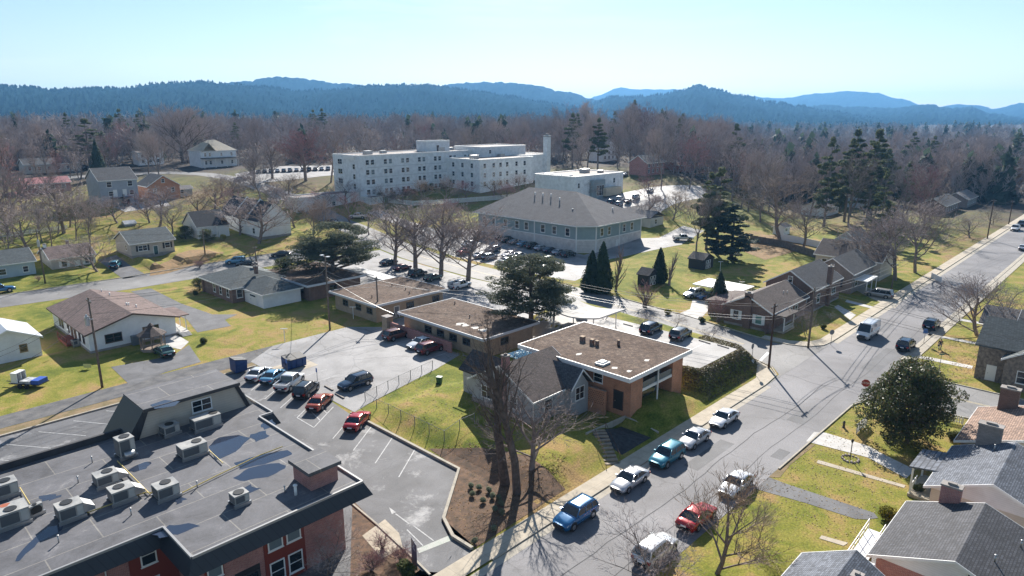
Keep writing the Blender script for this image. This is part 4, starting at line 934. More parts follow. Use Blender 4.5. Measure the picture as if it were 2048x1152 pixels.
    # houses along the right-hand cross street corner
    r, ro, (a0, a1, b0, b1) = house('brown_brick_ranch', 'brown brick corner house with white shuttered gable windows and central chimney', 106.5, 122, 43.2, 52.2, 3.35, 5.7, 'u', BR_BROWN, SH_BRN, 0, .45, found=.4)
    win(r, '-u', a0, 49.7, 1.9, .9, 1.4, shut=TRIM); win(r, '-u', a0, 45.7, 1.8, 1.0, 1.4, shut=TRIM, glass=plain('green_blind', (.12, .25, .22), .3)); chimney(ro, 106.75, 47.6, .6, 1.2, 0, 6.2, BR_BROWN)
    for u in (112.5, 115, 117.4): win(r, '-v', b0, u, 2.0, 1.0, 1.1)
    MB().box(107.6, 112, 41.6, 43.7, .1, .4).obj('porch_floor', M_CONC, r); q = MB()
    for u in (107.9, 111.7): q.box(u - .07, u + .07, 41.7, 41.84, .4, 2.9)
    q.box(107.9, 111.7, 41.72, 41.78, 1.1, 1.2)
    for k in range(14): q.box(108.1 + k * .27, 108.15 + k * .27, 41.73, 41.77, .4, 1.1)
    q.obj('porch_railing', TRIM, r); MB().box(107.2, 112.4, 41.3, 43.4, 2.92, 3.12).obj('porch_roof', SH_BRN, r)
    q = MB(); q.box(110, 119, 52, 56.5, -.3, 2.6); q.obj('rear_wing', BR_BROWN, r); q = MB(); q.add([(109.6, 51.8, 3.3), (119.4, 51.8, 3.3), (119.4, 57, 2.6), (109.6, 57, 2.6), (109.6, 51.8, 3.1), (119.4, 51.8, 3.1), (119.4, 57, 2.4), (109.6, 57, 2.4)], [(0, 1, 2, 3), (7, 6, 5, 4), (0, 4, 5, 1), (1, 5, 6, 2), (2, 6, 7, 3), (3, 7, 4, 0)]); q.obj('wing_roof', SH_BRN, r)
    for a in ((1567, 588), (1574, 588)): u, v, _ = P(*a, 5); vent_pipe(ro, u, v, 5.0, .5, .06)
    r, ro, (a0, a1, b0, b1) = house('two_gable_brick_house', 'dark red brick house with grey roof and tall side chimney', 123.6, 137.8, 42.8, 52.6, 4.2, 7.2, 'u', BR_BROWN, SH_DARK, 0, .4, found=.4)
    for v in (44.9, 47.6, 50.4): win(r, '-u', a0, v, 2.4, 1.0, 1.5)
    win(r, '-u', a0, 47.7, 5.4, .7, 1.1); chimney(ro, 130.6, 43.0, .9, .8, 0, 7.6, BR_BROWN); win(r, '-v', b0, 126.2, 2.2, 1.4, 1.5); win(r, '-v', b0, 134, 2.2, 1.8, 1.2, mull=2)
    r, ro, (a0, a1, b0, b1) = house('grey_brick_house', 'grey brown brick house with one blue shuttered gable window', 142, 156, 42.2, 51, 4.1, 6.9, 'u', BR_GREY, SH_DARK, 0, .4)
    win(r, '-u', a0, 45.4, 2.0, 1.0, 1.5, shut=plain('navy_shutter', (.03, .04, .07), .5)); win(r, '-u', a0, 46.6, 5.2, .5, .6); win(r, '-u', a0, 49.6, 2.2, .9, 1.2); win(r, '-v', b0, 145, 2, 1.2, 1.4); MB().box(143.5, 150, 40, 42.6, 2.7, 2.85).obj('porch_roof', TRIM, r)
    for u in (143.7, 146.8, 149.8): MB().box(u - .07, u + .07, 40.1, 40.24, 0, 2.7).obj('porch_post', TRIM, r)
    r, ro, (a0, a1, b0, b1) = house('tan_house', 'tan sided house with long brown roof behind the brick houses', 157.5, 167.5, 41.5, 56, 4.2, 7.2, 'v', BEIGE, SH_BRN, 0, .4)
    for v in (46.5, 50.5, 53.6): win(r, '-u', a0, v, 2.6, 1.0, 1.4)
    vent_pipe(ro, 160, 47, 6.3, .6, .08, TRIM)
    r, ro, w = house('teal_gable_house', 'pale teal gabled house half hidden behind the tan house', 172, 182, 50, 58, 4.6, 7.8, 'u', PALEBLUE, SH_DARK, 0, .4)
    r, ro, w = house('white_bungalow', 'white bungalow with grey roof behind the large hall', 163, 184, 112.5, 122.5, 5.6, 7.7, 'u', WHT, SH_GREY, 2.2, .4); win(r, '-v', w[2], 170, 4.2, 1.1, 1.3); win(r, '-u', w[0], 117, 4.3, 1, 1.2)
    q = MB(); pent_roof(q, 172, 180, 108.5, 116, 5.3, 7.0, 'v', .18); q.obj('cross_roof', SH_GREY, r); MB().box(172.4, 179.6, 108.9, 113, 1, 5.1).obj('cross_wall', CREAM, r); win(r, '-v', 108.9, 175.5, 3.9, 1.0, 1.3)
    # right foreground
    r, ro, (a0, a1, b0, b1) = house('grey_gable_house', 'brick house with dark grey shingle roof and white ramp at its door', 50.4, 60.4, .9, 11.6, 3.2, 5.3, 'u', BR_RED, SH_DK2, 0, .5, gable=WHT, found=.3)
    chimney(ro, 60.55, 8.6, .75, 1.4, 0, 5.9, BR_RED); win(r, '-u', a0, 5.2, 4.3, .5, .6); vent_pipe(ro, 53.5, 4.4, 4.55, .5, .06); vent_pipe(ro, 57.5, 3.4, 4.2, .5, .06); win(r, '+v', b1, 53, 1.6, 1.2, 1.3); win(r, '+v', b1, 58, 1.6, 1.2, 1.3)
    r, ro, (a0, a1, b0, b1) = house('blue_roof_house', 'white gabled house with blue grey shingle roof and small white porch', 64.2, 74.6, 1.5, 11.2, 3.2, 5.3, 'u', CREAM, SH_BLUE, 0, .5, gable=WHT)
    q = MB(); q.add([(67.6, 10.6, 3.42), (72.3, 10.6, 3.42), (72.3, 13.2, 3.0), (67.6, 13.2, 3.0), (67.6, 10.6, 3.27), (72.3, 10.6, 3.27), (72.3, 13.2, 2.85), (67.6, 13.2, 2.85)], [(0, 1, 2, 3), (7, 6, 5, 4), (0, 4, 5, 1), (1, 5, 6, 2), (2, 6, 7, 3), (3, 7, 4, 0)]); q.obj('porch_roof', SH_BLUE, r)
    q = MB()
    for u in (67.8, 72.1): q.box(u - .08, u + .08, 12.8, 12.96, .3, 2.85)
    for k in range(9): q.box(67.8 + k * .25, 67.86 + k * .25, 12.86, 12.92, .3, 1.1)
    q.box(67.8, 70, 12.84, 12.92, 1.1, 1.18); q.obj('porch_railing', TRIM, r); MB().box(67.5, 72.4, 10.7, 13, 0, .3).obj('porch_floor', M_CONC, r)
    chimney(ro, 74.75, 8.4, .9, 1.9, 0, 6.4, BR_GREY); vent_pipe(ro, 72.5, 7.6, 4.9, .4, .05); vent_pipe(ro, 69, 4.2, 4.6, .5, .06); door(r, '+v', b1, 69.5, .3)
    r, ro, (a0, a1, b0, b1) = house('tan_roof_house', 'cream house with tan shingle roof and brick chimney beside the magnolia', 75.8, 87, .5, 11.3, 3.3, 5.2, 'u', BR_TAN, SH_TAN, 0, .5, gable=CREAM); chimney(ro, 86.2, 8.6, .9, 1.7, 0, 6.6, BR_BROWN)
    r, ro, w = house('light_grey_roof_house', 'house with pale grey roof lowest in the photo', 30, 47.2, 8, 15.2, 3.2, 5.2, 'u', BR_RED, SH_BLUE, 0, .5, gable=WHT); chimney(ro, 43.4, 10.4, .7, .6, 3.5, 5.9, BR_BROWN)
    r, ro, (a0, a1, b0, b1) = house('stone_house', 'fieldstone house with dark roof and white arched window', 105, 113.5, 1, 12.1, 4.0, 7.4, 'u', STONE, SH_GRN, 0, .4); win(r, '-u', a0, 9.6, 1.9, 1.1, 1.5); win(r, '-u', a0, 6.5, 1.9, 1.1, 1.5)
    q = MB(); pent_roof(q, 106.5, 117, 5, 15.4, 4.9, 7.8, 'v', .2); q.obj('rear_roof', SH_GRN, r); MB().box(107, 116.5, 11, 15, -.3, 4.8).obj('rear_wall', STONE, r); door(r, '-u', 107, 13.2, .1)
    r, ro, w = house('grey_siding_house', 'pale grey sided house behind the fieldstone house', 119, 131, 3, 13, 3.8, 6.4, 'v', GREY_S, SH_DARK, 0, .4); win(r, '-u', w[0], 9, 2, 1, 1.3)
    q = MB(); pent_roof(q, 124, 132, 10, 18, 3.6, 5.6, 'v', .2); q.obj('porch_roof', SH_GREY, r); MB().box(124.5, 131.5, 11, 17.4, -.3, 3.4).obj('porch_wall', CREAM, r)
def bg_houses():
    for lb, a, w, d, h, rr_, ax, wm, rm in (
        ('white steep gabled house among tall bare trees right of the hospital chimney', (1222, 322), 13, 10, 5, 5, 'v', WHT, SH_GREY), ('low house with pale flat roofed porch among the trees above the brick wall', (1330, 312), 15, 9, 3.6, 2.2, 'u', WHT, SH_GREY),
        ('beige gabled house with attic window among the trees', (1400, 330), 10, 9, 4, 4, 'v', CREAM, SH_GREY), ('brick house with small white porch behind the big bare tree', (1312, 350), 14, 9, 5, 3, 'u', BR_RED, SH_DARK), ('small tan house half hidden left of the white steep gabled house', (1178, 318), 10, 8, 3.5, 2.6, 'u', BEIGE, SH_GREY),
        ('red brick house with low roof beside the beige gabled house', (1372, 345), 14, 9, 3.4, 2, 'u', BR_RED, SH_BRN), ('brown brick ranch at the edge of the far right park lawn', (1905, 425), 22, 9, 3.2, 2.6, 'u', BR_BROWN, SH_DARK), ('second brick ranch behind the first by the far park lawn', (1945, 412), 18, 9, 3.2, 2.4, 'u', BR_GREY, SH_GREY),
        ('small house with red striped metal roof among the left trees', (98, 385), 14, 8, 3, 1.8, 'u', BR_RED, plain('red_metal_roof', (.5, .22, .2), .4)), ('white block building with a green tank beside it in the left wood', (305, 330), 11, 8, 5.5, .6, 'u', WHT, SH_GREY), ('dark roofed house deep in the left wood', (128, 295), 13, 9, 6, 3, 'u', PALEBLUE, SH_BLACK), ('long low dark roofed building behind the left bare trees', (110, 345), 20, 10, 3.4, 2.2, 'u', BEIGE, SH_DARK),
        ('long grey shed roofed outbuilding beside the brick gable house', (352, 395), 12, 5, 2.6, 1.0, 'u', GREY_S, SH_GREY), ('white ranch with carport in the trees beyond the hall', (1665, 430), 14, 9, 3, 2, 'u', WHT, SH_DARK), ('pale house glimpsed through the dense pines', (1750, 415), 14, 9, 3.2, 2.2, 'u', PALEBLUE, SH_GREY), ('pale grey garden house behind the white board fence', (1575, 470), 5, 4, 2.4, 1.0, 'u', WHT, SH_GREY)):
        u, v, z = P(*a); r, ro, (a0, a1, b0, b1) = house('house', lb, u - w / 2, u + w / 2, v, v + d, z + h, z + h + rr_, ax, wm, rm, z, .35, group='houses among the trees')
        for k in range(int(w / 3.4)): win(r, '-v', b0, u - w / 2 + 2 + k * 3.2, z + 1.8, 1.0, 1.3)
        if h > 4.5:
            for k in range(int(w / 3.4)): win(r, '-v', b0, u - w / 2 + 2 + k * 3.2, z + 4.0, 1.0, 1.2)
bg_houses_later = bg_houses
SH_DK2 = shingle('weathered_grey_shingle', (.075, .076, .085), .3, .85)
std(); bg_houses()
# low flat roofed offices
def flat(name, label, u0, u1, v0, v1, h, wins, z0=0, wall=BR_TAN):
    r = thing(name, label, 'office', ((u0 + u1) / 2, (v0 + v1) / 2, z0))
    MB().box(u0 + .7, u1 - .7, v0 + .7, v1 - .7, z0 - .4, h - .28).obj('wall', wall, r)
    MB().box(u0, u1, v0, v1, h - .27, h + .05).obj('roof', M_GRAVEL, r)
    q = MB()
    for p in ((u0 - .1, u1 + .1, v0 - .1, v0 - .003), (u0 - .1, u1 + .1, v1 + .003, v1 + .1), (u0 - .1, u0 - .003, v0, v1), (u1 + .003, u1 + .1, v0, v1)): q.box(*p, h - .3, h + .1)
    q.obj('fascia', plain('pale_blue_fascia', (.55, .58, .62), .5), r)
    for f, a in wins:
        if f == 'd-v': door(r, '-v', v0 + .7, a, z0, m=plain('grey_door', (.12, .12, .13), .5)); continue
        win(r, f, u0 + .7 if f == '-u' else v0 + .7, a, 1.8, 1.5, .9, plain('bronze_frame', (.06, .06, .065), .4), mull=2)
    for k in range(4):
        a, b = R.uniform(u0 + 2, u1 - 2), R.uniform(v0 + 2, v1 - 2); vent_pipe(r, a, b, h, .45, .09, BR_BROWN)
    return r
flat('flat_office', 'low tan brick office with brown flat roof behind the tall utility pole', 64.6, 81, 94.3, 108.6, 3.3, [('-u', 97), ('-u', 100.4), ('-u', 104.5), ('d-v', 69.6), ('-v', 72.6), ('-v', 78.6)])
b = flat('flat_office', 'low tan brick office with leaf strewn flat roof behind the parked brown car', 65.0, 77, 68, 88.4, 3.3, [('-u', 72.5), ('-u', 75.5), ('-u', 78.5), ('-u', 81.5), ('-v', 70)])
for a in ((930, 650), (950, 655), (965, 660), (920, 648)):
    u, v, _ = P(*a, 3.36); MB().prism([(u + R.uniform(.4, 1.0) * math.cos(t), v + R.uniform(.4, .9) * math.sin(t)) for t in [k * PI / 5 for k in range(10)]], 3.352, 3.36).obj('bare_patch', plain('bare_roof_patch', (.6, .57, .52), .9), b)
flat('flat_office', 'low brick office with leaf covered roof under the dark spreading cedar', 64, 77, 115.4, 134, 3.2, [('-u', 119), ('-u', 124), ('-v', 70)], wall=BR_BROWN)
def canopy(name, label, u0, u1, v0, v1, z, z0, m, posts, bend=0):
    r = thing(name, label, 'canopy', ((u0 + u1) / 2, (v0 + v1) / 2, z0)); q = MB(); n = 10
    vs = []
    for i in range(n + 1):
        t = i / n; v = v0 + (v1 - v0) * t; zz = z + bend * (abs(2 * t - 1) ** 1.6 - .4)
        vs += [(u0, v, zz), (u1, v, zz), (u1, v, zz - .2), (u0, v, zz - .2)]
    fs = [(3, 2, 1, 0), (4 * n, 4 * n + 1, 4 * n + 2, 4 * n + 3)]
    for i in range(n):
        for k in range(4): fs.append((4 * i + k, 4 * i + (k + 1) % 4, 4 * i + 4 + (k + 1) % 4, 4 * i + 4 + k))
    q.add(vs, fs); q.obj('canopy_roof', m, r)
    for u, v in posts: MB().tube((u, v, z0 - .3), (u, v, z - .25 + bend * .2), .08, .08, 8).obj('post', TRIM, r)
canopy('entrance_canopy', 'pale curved concrete entrance canopy behind the gravel roofed brick building', 78.5, 85.5, 57.5, 69, 5.3, 2.6, M_CONC2, [(79.2, 59), (85, 59), (79.2, 67.5), (85, 67.5)], .9)
canopy('carport', 'white flat carport roof over two parked cars beside the spruce', 118.5, 125, 54.8, 64.5, 2.7, 0, TRIM, [(119, 55.2), (124.5, 55.2), (119, 64), (124.5, 64)])
canopy('entrance_canopy', 'pale flat canopy on thin posts between the two low offices', 77.5, 81, 110, 124, 3.0, 0, plain('canopy_grey', (.5, .5, .5), .5), [(78, 111), (80.5, 111), (78, 123), (80.5, 123)])
for lb, c, s, rz in (('black garden barn with white cross braced doors under the tall pines', (144, 76.6), 2.6, 0), ('small black barn shed behind the pink crape myrtle', (121.3, 76.6), 1.9, 0)):
    r, ro, w = house('barn_shed', lb, c[0] - s, c[0] + s, c[1] - s * .8, c[1] + s * .8, 2.4, 3.6, 'v', plain('black_boards', (.025, .025, .03), .7), SH_BLACK, 0, .2, trim=plain('black_boards', (.025, .025, .03), .7), cat='shed')
    q = MB(); y = w[2] - .03
    for a in (-1, 1):
        cx = c[0] + a * .55
        for p0, p1 in (((-.5, .1), (.5, 2)), ((-.5, 2), (.5, .1)), ((-.5, .1), (-.5, 2)), ((.5, .1), (.5, 2)), ((-.5, 2), (.5, 2)), ((-.5, .1), (.5, .1))): q.tube((cx + p0[0], y, p0[1]), (cx + p1[0], y, p1[1]), .05, .05, 4)
    q.obj('door', TRIM, r)
# ---------------------------------------------------------------- vehicles
def paint(name, c, rough=.22, metal=.25):
    if name in MC: return MC[name]
    m, nt, b = base(name, rough, metal, .6); b.inputs['Base Color'].default_value = lin(*c)
    b.inputs['Coat Weight'].default_value = .6; b.inputs['Coat Roughness'].default_value = .05
    MC[name] = m; return m
TYRE = plain('tyre_rubber', (.015, .015, .016), .85); RIM = plain('alloy_rim', (.42, .42, .43), .3, .8); BLACKP = plain('black_plastic', (.02, .02, .022), .6)
CGLASS = plain('car_glass', (.012, .02, .026), .04, 0, .9); LAMP = plain('headlight_lens', (.7, .72, .72), .12); TAIL = plain('tail_light_lens', (.3, .012, .01), .2); PLATE = plain('number_plate', (.7, .72, .75), .5)
# L, W, belt z, hood z, trunk z, roof z, windscreen base x, roof front x, roof rear x, rear base x, wheelbase, tyre r
CT = {
    'sedan': dict(L=4.75, W=1.82, belt=.93, hood=.9, tail=.98, roof=1.44, xf=1.02, xrf=.25, xrr=-.95, xr=-1.72, wb=2.72, tr=.33),
    'suv': dict(L=4.65, W=1.88, belt=1.08, hood=1.06, tail=1.08, roof=1.7, xf=.98, xrf=.35, xrr=-1.85, xr=-2.18, wb=2.7, tr=.37),
    'minivan': dict(L=5.05, W=1.98, belt=1.05, hood=1.0, tail=1.05, roof=1.76, xf=1.5, xrf=.55, xrr=-2.15, xr=-2.42, wb=3.05, tr=.35),
    'pickup': dict(L=5.6, W=1.95, belt=1.12, hood=1.12, tail=1.1, roof=1.83, xf=1.15, xrf=.6, xrr=-.75, xr=-.95, wb=3.4, tr=.4),
    'van': dict(L=5.9, W=2.05, belt=1.25, hood=1.2, tail=1.25, roof=2.5, xf=2.25, xrf=1.5, xrr=-2.85, xr=-2.92, wb=3.5, tr=.37),
}
CP = {}
def car_parts(t):
    if t in CP: return CP[t]
    c = CT[t]; L, W = c['L'], c['W']; h = L / 2; hw = W / 2; out = []
    b = MB(); zb = .24 if t != 'pickup' else .34
    st = [(-h, .78, .5, .86), (-h + .06, .9, .95, .3), (-h + .35, .97, 1.0, .0), (c['xr'], 1, None, 0), (c['xrr'], 1, 'b', 0), (0, 1, 'b', 0), (c['xf'], 1, 'b', 0), (c['xf'] + .25, .99, 'h', 0), (h - .55, .97, 'hl', 0), (h - .14, .88, 'hf', .1), (h, .74, 'n', .5)]
    rows = []
    for i, (x, wf, z, _) in enumerate(st):
        if i == 0: zt = zb + (c['tail'] - zb) * .62
        elif i == 1: zt = c['tail'] - .1
        elif i == 2: zt = c['tail']
        elif z is None: zt = c['tail'] + (.0 if t == 'sedan' else 0)
        elif z == 'b': zt = c['belt']
        elif z == 'h': zt = c['hood'] - .01
        elif z == 'hl': zt = c['hood'] - .1
        elif z == 'hf': zt = c['hood'] - .2
        else: zt = zb + (c['hood'] - zb) * .55
        zl = zb + (.12 if i in (0, len(st) - 1) else 0); w = hw * wf; m = zl + (zt - zl) * .55
        half = [(w * .86, zl), (w * .98, zl + .12), (w, m), (w * .965, zt - .07), (w * .86, zt - .005), (w * .45, zt + .02)]
        rows.append([(x, y, z2) for y, z2 in half] + [(x, -y, z2) for y, z2 in half[::-1]])
    n = 12; vs = [p for r in rows for p in r]; fs = []
    for i in range(len(rows) - 1):
        for k in range(n): fs.append((i * n + k, i * n + (k + 1) % n, (i + 1) * n + (k + 1) % n, (i + 1) * n + k))
    fs += [tuple(range(n)), tuple(range((len(rows) - 1) * n, len(rows) * n))[::-1]]
    b.add(vs, [f[::-1] for f in fs]); out.append(('body', b, 'P', True, None))
    wb_, wr = hw * .95, hw * (.78 if t in ('sedan', 'suv') else .84); be, ro = c['belt'] - .02, c['roof'] - .06
    zr = (c['tail'] if t == 'sedan' else c['belt']) - .02
    A, B, C, D = (c['xf'], wb_, be), (c['xr'], wb_ * .96, zr), (c['xrf'], wr, ro), (c['xrr'], wr, ro)
    mir = lambda p: (p[0], -p[1], p[2])
    e = .0
    out.append(('windshield', MB().quad(A, C, mir(C), mir(A)), CGLASS, False, None))
    out.append(('rear_window', MB().quad(mir(B), mir(D), D, B), CGLASS if t != 'van' else 'P', False, None))
    for s in (1, -1):
        q = (A, B, D, C) if s > 0 else (mir(C), mir(D), mir(B), mir(A))
        if t == 'van':
            f = lambda p0, p1, k: tuple(p0[i] + (p1[i] - p0[i]) * k for i in range(3))
            a2 = f(A, B, .26); c2 = f(C, D, .18); b2 = f(A, C, .55); c3 = f(a2, c2, .55)
            g = [A, a2, c3, b2]; bd = [[b2, c3, c2, C], [a2, B, D, c2]]
            if s < 0: g = [mir(p) for p in g[::-1]]; bd = [[mir(p) for p in r[::-1]] for r in bd]
            out.append(('side_window', MB().quad(*g), CGLASS, False, None)); m = MB()
            for r in bd: m.quad(*r)
            out.append(('side_panel', m, 'P', False, None))
        else: out.append(('side_window', MB().quad(*q), CGLASS, False, None))
    r = MB(); rv = []; nx, ny = 7, 6
    for i in range(nx + 1):
        x = c['xrr'] - .05 + (c['xrf'] + .08 - c['xrr'] + .02) * i / nx
        for j in range(ny + 1):
            y = (j / ny * 2 - 1) * (wr + .03); k = 1 - (abs(j / ny * 2 - 1)) ** 3; kx = 1 - abs(2 * i / nx - 1) ** 3
            rv.append((x, y, ro - .012 + .075 * k * (.35 + .65 * kx)))
    m1 = ny + 1; r.add(rv + [(x, y, ro - .05) for x, y, z in rv], [(i * m1 + j, (i + 1) * m1 + j, (i + 1) * m1 + j + 1, i * m1 + j + 1) for i in range(nx) for j in range(ny)])
    k0 = len(rv); per = [(0, j) for j in range(ny)] + [(i, ny) for i in range(nx)] + [(nx, ny - j) for j in range(ny)] + [(nx - i, 0) for i in range(nx)]
    ids = [i * m1 + j for i, j in per]
    r.f += [(ids[q], ids[(q + 1) % len(ids)], k0 + ids[(q + 1) % len(ids)], k0 + ids[q]) for q in range(len(ids))]; r.m += [0] * len(ids)
    for s in (1, -1):
        S_ = (lambda p: p) if s > 0 else mir
        r.tube(S_(A), S_(C), .05, .045, 6); r.tube(S_(B), S_(D), .08 if t != 'sedan' else .06, .05, 6)
        if t != 'van':
            for k in ((.45,) if t in ('sedan', 'pickup') else (.4, .74)):
                p0 = tuple(A[i] + (B[i] - A[i]) * k for i in range(3)); p1 = tuple(C[i] + (D[i] - C[i]) * (k if t != 'sedan' else .42) for i in range(3)); r.tube(S_(p0), S_(p1), .04, .04, 5)
    out.append(('roof', r, 'P', True, None))
    if t == 'suv':
        for s in (1, -1): out.append(('roof_rail', MB().path([(c['xrf'] - .1, s * wr * .93, ro + .06), (c['xrf'] - .3, s * wr * .93, ro + .11), (c['xrr'] + .2, s * wr * .93, ro + .11), (c['xrr'] + .05, s * wr * .93, ro + .06)], .022, 5), BLACKP, False, None))
    for sx in (1, -1):
        for s in (1, -1):
            x = sx * c['wb'] / 2 + (.08 if t == 'sedan' else 0); y0 = hw * .985
            w_ = MB(); w_.tube((x, s * (hw - .24), c['tr']), (x, s * (hw + .012), c['tr']), c['tr'], c['tr'], 20); out.append(('wheel', w_, TYRE, False, [('rim', MB().tube((x, s * (hw + .0), c['tr']), (x, s * (hw + .022), c['tr']), c['tr'] * .66, c['tr'] * .6, 10), RIM)]))
            a = MB(); a.tube((x, s * (hw - .3), c['tr'] + .05), (x, s * (hw + .004), c['tr'] + .05), c['tr'] * 1.2, c['tr'] * 1.2, 20); out.append(('wheel_arch', a, BLACKP, False, None))
    for s in (1, -1):
        f = MB(); f.add([(h - .30, s * hw * .92, c['hood'] - .26), (h - .07, s * hw * .60, c['hood'] - .29), (h - .04, s * hw * .60, c['hood'] - .42), (h - .18, s * hw * .92, c['hood'] - .38), (h - .42, s * hw * .88, c['hood'] - .22), (h - .42, s * hw * .5, c['hood'] - .34)], [(0, 1, 2, 3), (3, 2, 1, 0), (0, 4, 5, 1), (1, 5, 4, 0), (3, 5, 2), (2, 5, 3)]); out.append(('headlight', f, LAMP, False, None))
        g = MB(); zt = c['tail'] - .14
        g.box(-h - .005, -h + .22, s * hw * .78 - .15, s * hw * .78 + .13, zt - .26, zt) if t != 'sedan' else g.box(-h + .01, -h + .25, s * hw * .7 - .22, s * hw * .7 + .2, zt - .2, zt - .02)
        out.append(('tail_light', g, TAIL, False, None))
        out.append(('mirror', MB().box(c['xf'] - .28, c['xf'] - .12, s * (hw + .06) - .09, s * (hw + .06) + .09, be + .03, be + .19), 'P', False, None))
    out.append(('grille', MB().box(h - .2, h + .012, -hw * .5, hw * .5, .46, c['hood'] - .34), BLACKP, False, None))
    out.append(('bumper', MB().box(h - .25, h + .02, -hw * .66, hw * .66, zb + .02, .42).box(-h - .02, -h + .25, -hw * .7, hw * .7, zb + .02, .45), BLACKP, False, None))
    out.append(('number_plate', MB().box(-h - .035, -h + .05, -.25, .25, .62, .75), PLATE, False, None))
    if t == 'pickup':
        x1 = c['xr'] - .12; q = MB()
        q.box(-h + .1, x1, -hw * .84, hw * .84, c['belt'] - .02, c['belt'] + .0); out.append(('bed', q, BLACKP, False, None))
        q = MB(); q.box(-h + .04, x1 + .1, hw * .84, hw * .95, c['belt'] - .1, c['belt'] + .14).box(-h + .04, x1 + .1, -hw * .95, -hw * .84, c['belt'] - .1, c['belt'] + .14).box(-h + .02, -h + .12, -hw * .84, hw * .84, c['belt'] - .12, c['belt'] + .14); out.append(('bed_side', q, 'P', False, None))
    CP[t] = [(n, q.mesh('%s_%s' % (t, n), MC['car_white'] if m == 'P' else m, smooth=sm), m == 'P', [(a, p.mesh('%s_%s' % (t, a), mm)) + (False,) for a, p, mm in (ch or [])]) for n, q, m, sm, ch in out]
    return CP[t]
paint('car_white', (.72, .72, .72)); COLR = {}
for k, c in (('white', (.72, .72, .72)), ('silver', (.42, .43, .45)), ('blue', (.02, .13, .3)), ('teal', (.035, .2, .27)), ('navy', (.012, .03, .065)), ('black', (.012, .013, .015)), ('red', (.4, .02, .02)), ('maroon', (.14, .02, .022)), ('copper', (.34, .06, .015)), ('brown', (.16, .05, .03)), ('grey', (.13, .135, .14)), ('green', (.05, .11, .09)), ('skyblue', (.12, .3, .45)), ('champagne', (.34, .33, .31))): COLR[k] = paint('car_' + k, c)
PM = {}
def car(label, t, colr, u, v, rz, z=None, group=None, cat=None, name=None):
    z = terr(u, v) + .03 if z is None else z
    r = thing(name or {'sedan': 'sedan', 'suv': 'sport_utility_car', 'minivan': 'minivan', 'pickup': 'pickup_truck', 'van': 'cargo_van'}[t], label, cat or {'pickup': 'pickup', 'van': 'van'}.get(t, 'car'), (u, v, z), math.radians(rz), group)
    for n, me, p, ch in car_parts(t):
        if p:
            if (me.name, colr) not in PM: m2 = me.copy(); m2.materials[0] = COLR[colr]; PM[(me.name, colr)] = m2
            me = PM[(me.name, colr)]
        o = link(n, me, r)
        for a, m2, _ in ch: link(a, m2, o)
    return r
def carp(label, t, colr, a, rz, z=None, **k):
    u, v, zz = P(a[0], a[1], z); return car(label, t, colr, u, v, rz, (zz if z is None else z) + .05, **k)
GK = 'cars parked along the kerb of the main street'
car('bright blue small hatchback-like SUV parked nearest on the kerb', 'suv', 'blue', 42.6, 33.05, 180, group=GK)
car('silver sedan parked between the two blue SUVs', 'sedan', 'silver', 51.0, 33.05, 180, group=GK)
car('dark teal SUV with ribbed roof parked below the wooden steps', 'suv', 'teal', 57.6, 32.95, 180, group=GK)
car('silver sedan parked directly behind the dark teal SUV', 'sedan', 'silver', 63.2, 32.95, 180, group=GK)
car('white sedan with sunroof parked last on the kerb before the corner', 'sedan', 'white', 70.2, 33.0, 180, group=GK)
GR = 'cars parked along the lawn side of the main street'
car('white sedan parked across from the silver sedan, behind bare branches', 'sedan', 'white', 57.4, 25.2, 180, group=GR)
car('red sedan with dark rear window seen through bare twigs', 'sedan', 'red', 49.9, 25.2, 0, group=GR)
car('white SUV with roof rack partly hidden by a bare bush', 'suv', 'white', 43.2, 25.2, 0, group=GR)
v = carp('white high roof delivery van driving toward the junction', 'van', 'white', (1734, 673), 180)
MB().quad((-.2, 1.03, 1.75), (-.75, 1.01, 1.75), (-.75, .99, 2.15), (-.2, 1.0, 2.15)).obj('emblem', plain('dark_emblem', (.03, .05, .12), .5), v, loc=(0, 0, 0))
carp('dark blue SUV parked by the kerb with its rear facing us, farther one', 'suv', 'navy', (1862, 656), 0)
carp('dark blue car parked by the kerb next to the far corner lawn', 'suv', 'navy', (1811, 697), 0)
carp('silver minivan parked across the driveway of the grey brown brick house', 'minivan', 'champagne', (1757, 594), 90)
GL = 'cars parked in the row beside the brick office'
for lb, t, c, a in (('white sedan at the far end of the row by the brick office', 'sedan', 'white', (519, 755)), ('teal sedan parked beside the white pickup', 'sedan', 'skyblue', (548, 760)), ('white pickup truck parked between teal sedan and black SUV', 'pickup', 'white', (581, 773)), ('black SUV parked beside the white pickup truck', 'suv', 'black', (614, 788)),
                    ('copper orange sedan parked beside the hatched bay', 'sedan', 'copper', (641, 812)), ('red sedan parked alone in the angled bays', 'sedan', 'red', (716, 850))):
    carp(lb, t, c, a, 34, group=GL)
carp('dark navy SUV facing the row, parked beside the chain link fence', 'suv', 'navy', (711, 774), 180)
carp('brown SUV parked by the end of the brick garden wall', 'suv', 'brown', (794, 677), 0); carp('white car half hidden behind the dark red SUV', 'sedan', 'white', (842, 693), 180); carp('dark red SUV parked nearest beside the flat office wall', 'suv', 'maroon', (861, 704), 0)
carp('dark green sedan parked on the forecourt next to the gazebo', 'sedan', 'green', (329, 710), 90)
carp('bright blue pickup cut off by the photo edge', 'pickup', 'blue', (-2, 586), 0)
carp('blue SUV parked on the left street beside a black sedan', 'suv', 'skyblue', (472, 527), 150); carp('black sedan parked beside the blue SUV on the left street', 'sedan', 'black', (494, 532), 150); carp('black sedan parked near the dark cedar on the left street', 'sedan', 'black', (562, 513), 155); carp('white sedan parked behind the brick bungalow', 'sedan', 'white', (530, 552), 120)
GS = 'cars parked behind the flat offices beside the row of bare trees'
